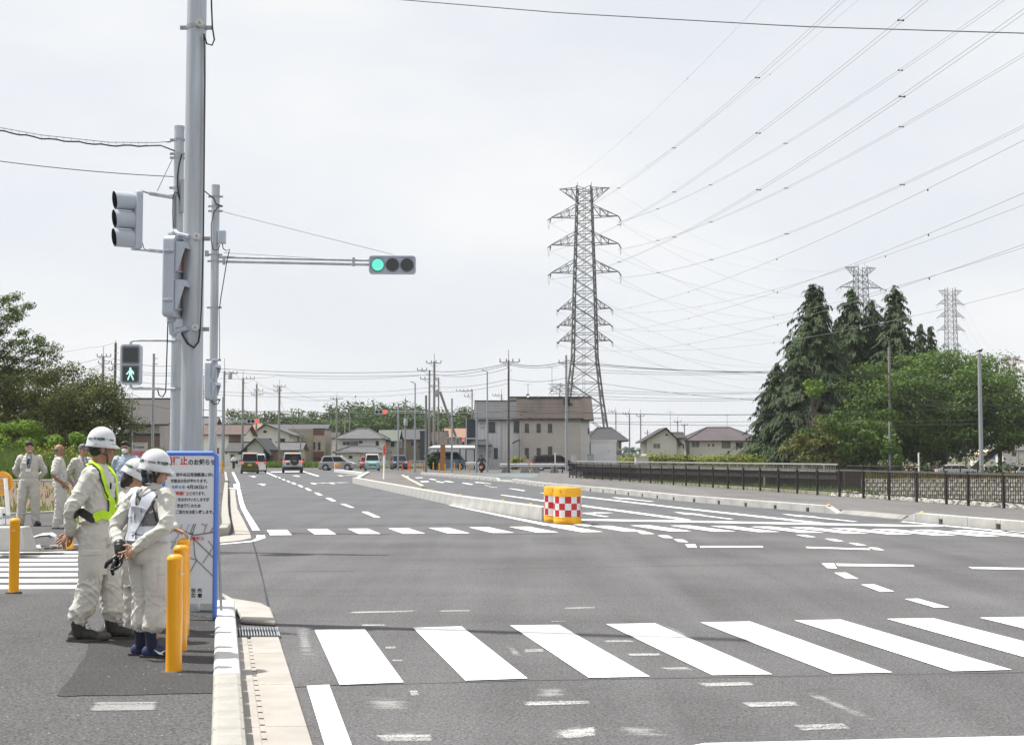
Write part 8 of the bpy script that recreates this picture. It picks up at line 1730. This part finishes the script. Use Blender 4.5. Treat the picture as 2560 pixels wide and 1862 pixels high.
    for sg in (-1, 1):
        mb = MB(); mb.box(((.0 if not spare else -.42) if sg < 0 else 0, sg * (L / 2 + .02), (hb - .27 if sg < 0 else clear + .26)), (.33, .015, .165)); part("number_plate", mb, plate, t)
        mb = MB(); mb.box((0, sg * (L / 2 - .0), clear + .13), (Wd * .94, .10, .18)); part("bumper", mb, col if sg > 0 or not spare else m_ptrim, t, bevel=.03)
    mb = MB(); mb.box((0, yb + .05, clear - .02), (Wd * .9, .12, .12)); part("underbody", mb, m_ptrim, t)
    mb = MB(); mb.box((0, L / 2 + .012, clear + .38), (Wd * .5, .03, .10)); part("grille", mb, m_ptrim, t)
    if brake: mb = MB(); mb.box((0, g[0][0] - .0, H * .935), (.34, .05, .06)); part("high_brake_lamp", mb, m_redl, t)
    mb = MB(); mb.box((0, g[0][0] - .06, hb - .02), (Wd * .7, .03, .05)); part("tailgate_trim", mb, m_rim, t)
    if spare:
        mb = MB(); mb.cyl((.14, yb - .20, hb - .02), (.14, yb - .02, hb - .02), .37, n=28); o = part("spare_wheel_cover", mb, m_tyre, t, bevel=.03, auto=True); mb = MB(); mb.cyl((.14, yb - .212, hb - .02), (.14, yb - .20, hb - .02), .29, n=24); part("cover_face", mb, M("cover face", (0.03,) * 3, .4), o); mb = MB(); mb.box((.14, yb - .216, hb), (.34, .006, .045), ry=.2); part("emblem", mb, m_rim, o)
    return t
van_gh = [(-.485, .58), (-.455, .985), (-.1, 1.0), (.24, .975), (.40, .58)]; van_h = [(-.5, .55), (-.49, .57), (.38, .57), (.44, .53), (.495, .46), (.5, .36)]
mini_gh = [(-.48, .56), (-.40, .97), (-.1, 1.0), (.12, .97), (.34, .56)]; mini_h = [(-.5, .50), (-.485, .56), (.33, .56), (.45, .47), (.495, .38)]
hat_gh = [(-.46, .57), (-.39, .95), (-.12, 1.0), (.08, .985), (.31, .575)]; hat_h = [(-.5, .46), (-.47, .57), (.31, .575), (.43, .52), (.485, .43), (.5, .34)]
suv_gh = [(-.47, .60), (-.445, .97), (-.1, 1.0), (.10, .98), (.20, .60)]; suv_h = [(-.5, .56), (-.495, .60), (.20, .60), (.44, .56), (.49, .46)]
def RD(Y, lat): return None
car("olive green tall minivan with white roof edge seen from behind, brake lights on", G(614.5, 1184), R(11), 3.4, 1.475, 1.80, .56, van_gh, van_h, carpaint("olive green paint", (0.075, 0.09, 0.022)), m_py, carpaint("white car paint", (0.55, 0.55, 0.55)), brake=True, cat="van", name="minivan", lamp_v=False).location.y += 1.7
car("white compact minivan partly hidden by the olive green one, seen from behind", G(634, 1181.0), R(11), 4.2, 1.695, 1.70, .56, mini_gh, mini_h, carpaint("white car paint", (0.55,) * 3), m_pw, cat="van", name="minivan").location.y += 1.5
car("white and grey off-road car seen from behind, black spare wheel cover on its tailgate", G(721, 1182.6), R(10), 4.3, 1.74, 1.80, .60, suv_gh, suv_h, carpaint("silver white paint", (0.55, 0.555, 0.56)), M("dark green plate", (0.03, 0.05, 0.04), .5), spare=True, clear=.34, wheel_r=.38, brake=True, name="off_road_car").location.y += 2.2
car("silver hatchback crossing the junction, seen from its side", G(845, 1175.5), R(-94), 3.65, 1.665, 1.54, .57, hat_gh, hat_h, carpaint("silver paint", (0.38, 0.395, 0.42)), m_pw, name="hatchback", wheel_r=.30)
car("small pale turquoise boxy car seen from the front", G(930, 1176.2), R(187), 3.4, 1.475, 1.72, .58, van_gh, van_h, carpaint("pale turquoise paint", (0.22, 0.42, 0.43)), m_py, carpaint("white car paint", (0.55,) * 3), cat="car", name="boxy_car")
car("dark blue small car seen from the front, behind the grey signal pole", G(997, 1173), R(190), 3.6, 1.65, 1.60, .58, hat_gh, hat_h, carpaint("dark blue paint", (0.02, 0.03, 0.07)), m_pw, name="small_car")
car("pale blue-grey van parked under the white carport", G(1121, 1173.6), R(-88), 4.2, 1.7, 1.95, .55, van_gh, van_h, carpaint("pale blue paint", (0.17, 0.25, 0.34)), m_pw, cat="van", name="parked_van")
car("dark red people carrier parked in front of the beige house", G(1385, 1176.5), R(-82), 4.7, 1.75, 1.62, .56, mini_gh, mini_h, carpaint("dark maroon paint", (0.045, 0.012, 0.014)), m_pw, cat="car", name="people_carrier", wheel_r=.33)
cw = G(2400, 1171); car("white sloping-backed car on the road beyond the far railing", Vector((XA(2393, 150), 150, -.92)), R(-92), 4.55, 1.8, 1.52, .66, [(-.47, .66), (-.30, .93), (-.05, 1.0), (.08, .985), (.29, .66)], [(-.5, .50), (-.485, .66), (.29, .66), (.45, .53), (.5, .42)], carpaint("white car paint", (0.55,) * 3), m_pw, name="crossover_car", wheel_r=.34)
car("white car mostly out of view at the right edge, beyond the far railing", Vector((XA(2585, 150), 150, -1.02)), R(-92), 4.5, 1.75, 1.46, .6, hat_gh, hat_h, carpaint("white car paint", (0.55,) * 3), m_pw)
car("white low car front half hidden by the pale turquoise car", G(918, 1172), R(186), 3.8, 1.65, 1.45, .58, hat_gh, hat_h, carpaint("dull red paint", (0.3, 0.03, 0.03)), m_pw)["label"] = "dull red car half hidden behind the pale turquoise one"
mb = MB(); mb.poly([(40, 140, -.93), (420, 140, -.93), (420, 160, -.93), (40, 160, -.93)])
for i, v in enumerate(mb.v): mb.v[i] = (v[0] if v[0] > 100 else XA(2050, v[1]), v[1], v[2])
struct("far_road", mb, m_road)
# ================================================================== VEGETATION
rnd = random.Random(11)
lf_forest = leaf_mat("wood leaves", (0.029, 0.060, 0.021), (0.121, 0.185, 0.044), .25); lf_ced = leaf_mat("cedar needles", (0.014, 0.033, 0.011), (0.057, 0.097, 0.024), .12, (0.110, 0.160, 0.039)); lf_round = leaf_mat("broad leaves", (0.035, 0.078, 0.016), (0.151, 0.240, 0.046), .32, (0.230, 0.311, 0.068))
lf_left = leaf_mat("dark olive leaves", (0.031, 0.050, 0.014), (0.152, 0.167, 0.042), .3, (0.248, 0.217, 0.054)); lf_bright = leaf_mat("bright spring leaves", (0.072, 0.145, 0.017), (0.246, 0.362, 0.043), .4); lf_hedge = leaf_mat("yellow-green hedge leaves", (0.102, 0.145, 0.017), (0.319, 0.334, 0.043), .35, (0.3, 0.24, 0.05))
lf_grass = leaf_mat("tall grass blades", (0.065, 0.123, 0.026), (0.217, 0.290, 0.072), .35); lf_weed = leaf_mat("reddish dry weeds", (0.085, 0.085, 0.035), (0.19, 0.175, 0.08), .35, (0.23, 0.12, 0.08)); lf_top = leaf_mat("branchy crown leaves", (0.031, 0.058, 0.016), (0.157, 0.216, 0.039), .35)
m_bark = M("bark", (0.095, 0.074, 0.057), 0.9, 0, 0.3, 3, 0.5, 12)
def leaf_quads(mb, c, r, n, s, flat=.5, out=None, el=1.0):
    """n leaf clusters spread through an ellipsoid shell c, r; s = leaf size"""
    for _ in range(n):
        while True:
            d = Vector((rnd.uniform(-1, 1), rnd.uniform(-1, 1), rnd.uniform(-1, 1)))
            if .05 < d.length < 1: break
        d.normalize(); q = rnd.random() ** .45; p = Vector((c[0] + d.x * r[0] * q, c[1] + d.y * r[1] * q, c[2] + d.z * r[2] * q))
        nn = (d * .8 + Vector((rnd.uniform(-1, 1), rnd.uniform(-1, 1), rnd.uniform(-.3, 1.2))) * .8).normalized(); x, y = frame(nn); a = rnd.uniform(0, 6.28); u_ = x * math.cos(a) + y * math.sin(a); v_ = nn.cross(u_); k = s * rnd.uniform(.6, 1.35)
        mb.add([p - u_ * k * .5, p + v_ * k * .28 * el, p + u_ * k * .5, p - v_ * k * .28 * el], [(0, 1, 2, 3)])
def trunk_limbs(t, H, r, spread, base=0.0, n=6, lean=0):
    mb = MB(); mb.tube([(0, 0, -.3), (lean * .3, 0, H * .3), (lean * .6, .1, H * .6), (lean, 0, H * .9)], [r * 1.25, r, r * .7, r * .25], 8); tr = part("trunk", mb, m_bark, t)
    for i in range(n):
        a = 2 * math.pi * i / n + rnd.uniform(-.4, .4); z = H * rnd.uniform(.3, .6); mb = MB(); e = Vector((math.cos(a) * spread * .7, math.sin(a) * spread * .7, z + H * .28)); mb.tube([(lean * z / H, 0, z), (e.x * .5, e.y * .5, z + H * .12), e], [r * .5, r * .35, r * .1], 6); part("limb", mb, m_bark, tr)
def broad_tree(label, x, y, base, H, Rx, Ry, mat, nclump, nleaf, s, zc=.58, rz_=.42, group=None, name="broadleaf_tree", clump=.34, shape=None, low=0.0):
    t = thing(name, label, "tree", (x, y, base), 0, group); trunk_limbs(t, H, max(.12, H * .025), Rx * .8); mb = MB()
    for i in range(nclump):
        while True:
            d = Vector((rnd.uniform(-1, 1), rnd.uniform(-1, 1), rnd.uniform(-1, 1)))
            if d.length < 1 and (shape is None or shape(d)): break
        q = .55 + .45 * rnd.random(); d = d.normalized() * min(1, d.length ** .4) * q if d.length > .01 else d
        z = H * zc + d.z * H * rz_
        if z < low * H: z = low * H + rnd.random() * .1 * H
        cr_ = clump * rnd.uniform(.6, 1.2); c = (d.x * Rx, d.y * Ry, z); leaf_quads(mb, c, (Rx * cr_, Ry * cr_, H * rz_ * cr_ * .8), nleaf, s)
    part("crown", mb, mat, t); return t
# the wood behind the houses
tops = [(585, 1040), (610, 1022), (660, 1015), (700, 1016), (745, 1017), (790, 1018), (830, 1012), (870, 1010), (905, 1000), (935, 997), (965, 1000), (990, 1008), (1015, 1004), (1035, 1004), (1048, 1025), (1075, 1022), (1100, 1024), (1130, 1012), (1150, 1008), (1180, 1010), (1215, 1017), (1250, 1012), (1285, 1016)]
ORD = "first second third fourth fifth sixth seventh eighth ninth tenth eleventh twelfth thirteenth fourteenth fifteenth sixteenth seventeenth eighteenth nineteenth twentieth twenty-first twenty-second twenty-third".split()
for i, (u, v) in enumerate(tops):
    for row in range(2):
        Y = (352, 330)[row] + rnd.uniform(-8, 8); vv = v + (row * 26) + rnd.uniform(-4, 4); H = ZA(vv, Y); x = XA(u + row * 20, Y)
        broad_tree(f"{ORD[i]} tree from the left in the wood's {['back', 'front'][row]} row", x, Y, 0, H, 6.6, 5.0, lf_forest, 34, 56, .72, .60, .40, "trees of the wood behind the houses", "wood_tree", .36)
mb = MB()
for i in range(60):
    u = 590 + i * 12; Y = 372; leaf_quads(mb, (XA(u, Y), Y, 4.2), (3.2, 2, 4.6), 26, 2.2)
tag(part("far_woodland", mb, lf_forest, None), kind='stuff')
mb = MB()
for i in range(90): u = 1550 + i * 4.5; Y = 700; leaf_quads(mb, (XA(u, Y), Y, ZA(1124 + 3 * math.sin(i * .7), Y) * .5), (5, 3, 3.4), 8, 3.5)
tag(part("distant_trees", mb, leaf_mat("haze-tinted distant leaves", (0.072, 0.109, 0.087), (0.131, 0.174, 0.131), .2), None), kind='stuff')  # blue of the far haze is put into this leaf colour
# conifers
def cedar(label, u, v_top, Y, Rb, dens=1.0, taper=.72, base=-.9, split=False):
    H = ZA(v_top, Y) - base; t = thing("conifer", label, "tree", (XA(u, Y), Y, base), 0, "dark conifers beyond the far railing"); mb = MB(); mb.tube([(0, 0, -.2), (.1, 0, H * .5), (0, 0, H * .98)], [.45, .28, .05], 8); part("trunk", mb, m_bark, t)
    mb = MB(); z = H * .985; 
    if split: tips_ = [(0, 0)] 
    lv = 0
    while z > H * .10:
        f = 1 - z / H; Lb = Rb * 1.2 * (f ** taper) * rnd.uniform(.55, 1.22) + .25; nb = 3 + int(6 * min(1, f * 3)); 
        for j in range(nb):
            a = rnd.uniform(0, 6.28); L = Lb * rnd.uniform(.6, 1.18); dx, dy = math.cos(a), math.sin(a); ns = max(6, int(L * 16 * dens))
            for q in range(ns):
                w = (q + rnd.random()) / ns; px_, zz = L * w, z + L * (.24 * math.sin(w * 2.2) - .36 * w * w); side = (rnd.random() - .5) * L * .42 * (1.1 - w * .7)
                p = Vector((dx * px_ - dy * side, dy * px_ + dx * side, zz + rnd.uniform(-.15, .15) - abs(side) * .25)); o = Vector((dx, dy, -.45 - .5 * w)).normalized(); sd = Vector((-dy, dx, 0)); ln, wd = rnd.uniform(.28, .58), rnd.uniform(.06, .12)
                o = (o + sd * side * .5 + Vector((0, 0, rnd.uniform(-.25, .1)))).normalized(); up = o.cross(sd).normalized()
                mb.add([p, p + o * ln * .5 + sd * wd, p + o * ln - Vector((0, 0, .12)), p + o * ln * .5 - sd * wd], [(0, 1, 2, 3)])
                if rnd.random() < .12: p2 = p + sd * rnd.uniform(-.3, .3); mb.add([p2, p2 + Vector((0, 0, -.10)) + up * .1 + o * .2, p2 + o * .22 - Vector((0, 0, rnd.uniform(.35, .7))), p2 - Vector((0, 0, .2)) - o * .06], [(0, 1, 2, 3)])
        leaf_quads(mb, (0, 0, z - .4), (Lb * .62, Lb * .62, .55), int(8 + 20 * Lb), .42); z -= rnd.uniform(.27, .43); lv += 1
    part("crown", mb, lf_ced, t); return t
cedar("tallest dark conifer on the left of the group, twin-tipped", 2036, 705, 178, 7.2, 1.15); cedar("slim second tip beside the tallest conifer", 2054, 709, 177.5, 3.8, .9)
cedar("dark conifer with a drooping top in the middle of the group", 2134, 716, 182, 6.0); cedar("dark conifer with a curled leader, right of the group", 2244, 708, 180, 6.4, 1.1); cedar("lower conifer between the middle and right ones", 2185, 745, 184, 5.2); cedar("feathery paler conifer at the right flank of the group", 2308, 806, 190, 3.2, .8); cedar("low dark conifer at the left foot of the group", 1945, 905, 172, 5.2, 1.1)
cedar("feathery small conifer just behind the round tree's top", 2332, 812, 191, 2.6, .8); cedar("dark conifer filling the middle of the group, behind", 2095, 800, 188, 6.8, 1.0); cedar("dark low conifer in front of the middle of the group", 2000, 860, 170, 5.0, 1.1)
# broadleaf trees right
H = (ZA(905, 172) + .9) * 1.17
broad_tree("wide round broadleaf tree overhanging the road at the right", XA(2352, 172), 172, -.9, H, 12.6, 9, lf_round, 190, 300, .36, .56, .43, None, "round_tree", .24, lambda d: True, .07)
broad_tree("shorter right flank tree merging with the wide round one", XA(2500, 170), 170, -.9, ZA(985, 170) + .9, 7.5, 6, lf_round, 60, 220, .38, .60, .38, None, "round_tree", .27, None, .30)
broad_tree("light green bushy tree at the conifers' feet", XA(2120, 160), 160, -.9, ZA(1015, 160) + .9, 5.6, 4, leaf_mat("fresh green leaves", (0.043, 0.094, 0.017), (0.160, 0.239, 0.043), .35), 50, 160, .42, .5, .48, None, "bushy_tree", .3)
broad_tree("reddish-tipped shrub tree in front of the conifers", XA(2040, 158), 158, -.9, ZA(1055, 158) + .9, 4.2, 3, leaf_mat("coppery leaves", (0.051, 0.072, 0.020), (0.189, 0.196, 0.051), .35, (0.17, 0.10, 0.045)), 34, 140, .38, .5, .5, None, "shrub_tree", .32)
broad_tree("yellow-green sapling crown showing among the conifers", XA(2035, 165), 165, -.9, ZA(936, 165) + .9, 1.9, 1.6, lf_bright, 10, 70, .38, .86, .14, None, "sapling", .42)
mb = MB(); q = P(2462, 1110, 168); t = thing("leaning_branch", "thick leaning limb below the round tree's right side", "branch", (XA(2420, 170), 170, -.9)); mb.tube([(0, 0, 0), (1.6, 0, 1.6), (4.0, 0, 3.4), (8.5, 0, 5.2)], [.5, .42, .33, .2], 8); part("limb", mb, m_bark, t)
broad_tree("ivy-clad stump under the brownish utility pole", XA(2232, 150), 150, -.9, ZA(1098, 150) + .9, 1.3, 1.1, lf_round, 14, 90, .3, .5, .5, None, "ivy_stump", .4)
mb = MB()
for i in range(46): u = 2090 + i * 11; Y = 158; leaf_quads(mb, (XA(u, Y), Y, -.1), (1.1, .8, 1.3 + .5 * math.sin(i * 1.7)), 42, .36)
tag(part("undergrowth", mb, leaf_mat("dark undergrowth leaves", (0.017, 0.043, 0.013), (0.072, 0.145, 0.029), .3), None), kind='stuff')
# hedge in front of the white houses
hg = thing("hedge", "yellow-green hedge in front of the two white houses", "hedge", (XA(1700, 146), 146, 0)); mb = MB(); oh = wloc(hg)
for i in range(86):
    u = 1556 + i * 4.1; Y = 146 + rnd.uniform(-.5, .5); zt_ = ZA(table(u, [1556, 1600, 1640, 1700, 1760, 1830, 1905], [1142, 1137, 1131, 1136, 1140, 1135, 1138]) + rnd.uniform(-3, 3), Y)
    leaf_quads(mb, (XA(u, Y) - oh.x, Y - oh.y, zt_ * .52), (.75, .7, zt_ * .56), 60, .30)
part("foliage", mb, lf_hedge, hg)
broad_tree("small dark cone-shaped shrub standing in the hedge", XA(1719, 140), 140, 0, ZA(1132, 140), .62, .55, lf_ced, 14, 60, .25, .48, .5, None, "cone_shrub", .4); broad_tree("rounded yellow-green bush beside the beige house", XA(1290, 150), 150, 0, ZA(1141, 150), 1.0, .9, lf_hedge, 12, 80, .22, .5, .5, None, "round_bush", .4); broad_tree("small dark upright evergreen beside the wooden sign", XA(1082, 146), 146, 0, ZA(1129, 146), .78, .7, lf_ced, 16, 80, .25, .52, .5, None, "upright_evergreen", .4)
# left trees
broad_tree("dark olive rounded tree behind the tall worker's helmet", XA(215, 100), 100, .5, (ZA(950, 100) - .5) * 1.12, 3.9, 3.4, lf_left, 80, 330, .19, .5, .5, None, "rounded_tree", .3)
broad_tree("dense dark green tree above the weeds at the left", XA(95, 104), 104, .5, (ZA(925, 104) - .5) * 1.12, 4.6, 3.6, lf_left, 80, 330, .2, .52, .48, None, "dense_tree", .3)
broad_tree("dark green tree at the left edge under the branching crown", XA(-30, 106), 106, .5, (ZA(925, 106) - .5) * 1.12, 4.6, 3.6, leaf_mat("mid green leaves", (0.036, 0.073, 0.017), (0.172, 0.234, 0.041), .3), 50, 260, .22, .52, .48, None, "dense_tree", .3)
broad_tree("bright yellow-green bush at the left edge above the weeds", XA(20, 94), 94, .5, ZA(1035, 94) - .5, 2.9, 2.2, lf_bright, 36, 260, .18, .5, .5, None, "bright_bush", .34); broad_tree("bright lime bush between the bystanders' heads", XA(165, 93), 93, .5, ZA(1062, 93) - .5, 1.5, 1.3, lf_bright, 18, 180, .17, .5, .5, None, "bright_bush", .38)
# open-branched tall tree at the left edge
bt = thing("branching_tree", "tall open-branched tree reaching in at the left edge above the bushes", "tree", (XA(-95, 97), 97, .5)); ob = wloc(bt); mb = MB(); mb.tube([(0, 0, -.3), (.1, 0, 4), (.3, 0, 8), (.2, 0, 11.5)], [.35, .28, .18, .05], 8); tr = part("trunk", mb, m_bark, bt); mb = MB()
tipsL = [(40, 738), (70, 765), (20, 790), (60, 830), (95, 845), (30, 860), (75, 875), (115, 880), (138, 872), (128, 900), (90, 905), (45, 900), (10, 830), (5, 750), (20, 920), (60, 855), (100, 862), (50, 790), (-30, 800), (-50, 740), (-20, 860), (-80, 820), (-120, 760), (-140, 850), (15, 890), (35, 770)]
for i, (u, v) in enumerate(tipsL):
    e = P(u, v, 97 + rnd.uniform(-1.5, 1.5)) - ob; s0 = Vector((.2, 0, max(2.5, e.z - 2.2 - .35 * abs(e.x)))); m1 = s0.lerp(e, .55) + Vector((0, 0, .25)); b_ = MB(); b_.tube([s0, m1, e], [.07, .045, .012], 5); part("branch", b_, m_bark, tr)
    for q in (.62, .8, .95, 1.02):
        c = (s0.lerp(m1, q / .55) if q < .55 else m1.lerp(e, (q - .55) / .45)); leaf_quads(mb, c, (.62, .5, .30), 80, .16)
    c = e + Vector((rnd.uniform(-.5, .5), 0, rnd.uniform(-.3, .3))); leaf_quads(mb, c, (.55, .45, .28), 80, .16)
part("crown", mb, lf_top, bt)
# grass and weeds
def blades(name, mat, n, fn, hmin, hmax, w, parent=None, seed=0):
    mb = MB()
    for _ in range(n):
        x, y, z = fn(); h = rnd.uniform(hmin, hmax); a = rnd.uniform(0, 3.14); dx, dy = math.cos(a) * w, math.sin(a) * w; lx, ly = rnd.uniform(-.3, .3) * h, rnd.uniform(-.3, .3) * h
        mb.add([(x - dx, y - dy, z), (x + dx, y + dy, z), (x + lx * .5 + dx * .6, y + ly * .5 + dy * .6, z + h * .6), (x + lx, y + ly, z + h)], [(0, 1, 2, 3)])
    return tag(part(name, mb, mat, None), kind='stuff')
def bankpt():
    y = rnd.uniform(80.5, 96); x = rnd.uniform(-40, -18 - (y - 80) * .1); z = table(y, [80, 84, 92, 96], [.05, .5, .8, .8]); return min(x, XA(rnd.uniform(340, 410), y)), y, z
blades("tall_weeds", lf_grass, 15000, bankpt, .5, 1.45, .055)
fl = MB()
for _ in range(130): x, y, z = bankpt(); x = XA(rnd.uniform(90, 250), y); fl.ell((x, y, z + rnd.uniform(.9, 1.6)), (.045, .045, .04), 5, 3)
tag(part("yellow_flowers", fl, M("yellow blossom", (0.55, 0.42, 0.03), .8), None), kind='stuff')
def verge(): x = rnd.uniform(-18, -7.8); y = rnd.uniform(28, 40); return (x, y, .06) if x < XF(y) - .3 - max(0, (36 - y) * .5) else (-16, 29, .06)
blades("verge_grass", leaf_mat("short yellowish grass", (0.102, 0.123, 0.029), (0.275, 0.275, 0.087), .3), 7000, verge, .04, .16, .012)
def fieldw(): y = rnd.uniform(32, 74); return rnd.uniform(-34, XF(y) - .8), y, .06
blades("field_weeds", leaf_mat("field weeds", (0.116, 0.145, 0.029), (0.290, 0.290, 0.072), .3), 1600, fieldw, .05, .3, .03)
def strip_pt(): y = rnd.uniform(172, 186); return XA(rnd.uniform(640, 850), y), y, -.03
blades("roadside_grass", lf_grass, 5000, strip_pt, .3, .9, .09)
def strip2(): y = rnd.uniform(160, 180); return XA(rnd.uniform(850, 1075), y), y, -.03
blades("house_side_grass", leaf_mat("pale dry grass", (0.174, 0.189, 0.072), (0.348, 0.334, 0.131), .3), 2500, strip2, .1, .45, .08)
def weed2(): y = rnd.uniform(88, 112); return rnd.uniform(XA(2120, y), XA(2640, y)), y, table(y, [88, 91, 112], [.09, .10, -.75])
blades("bank_weeds", lf_weed, 11000, weed2, .12, .5, .035)
def weed3(): y = rnd.uniform(122, 138); return rnd.uniform(XA(2100, y), XA(2640, y)), y, -.9
blades("road_side_weeds", lf_weed, 4500, weed3, .3, .95, .05)
def gb(): q = rnd.random(); p = A.lerp(B, .4 + .62 * q); return p.x + rnd.uniform(-.3, .6), p.y - rnd.uniform(.3, 8) * (.3 + .7 * q), -.2
blades("bridge_bank_grass", lf_grass, 2600, gb, .1, .4, .02)
def fe_(): y = rnd.uniform(45, 92); p = fence_at(y); return p.x + rnd.uniform(.2, .6), y, .0
blades("railing_foot_grass", lf_grass, 900, fe_, .1, .32, .015)
# ================================================================== HAZE
m = bpy.data.materials.new("haze"); m.use_nodes = True; n = m.node_tree.nodes; n.remove(n["Principled BSDF"]); v = n.new("ShaderNodeVolumePrincipled"); v.inputs["Color"].default_value = (0.93, 0.96, 1.0, 1); v.inputs["Density"].default_value = 0.00013; v.inputs["Anisotropy"].default_value = 0.0
m.node_tree.links.new(v.outputs[0], n["Material Output"].inputs["Volume"])
mb = MB(); mb.bx(-1560, 1560, -120, 2660, -4.5, 92); o = tag(part("haze", mb, m, None), kind='stuff')
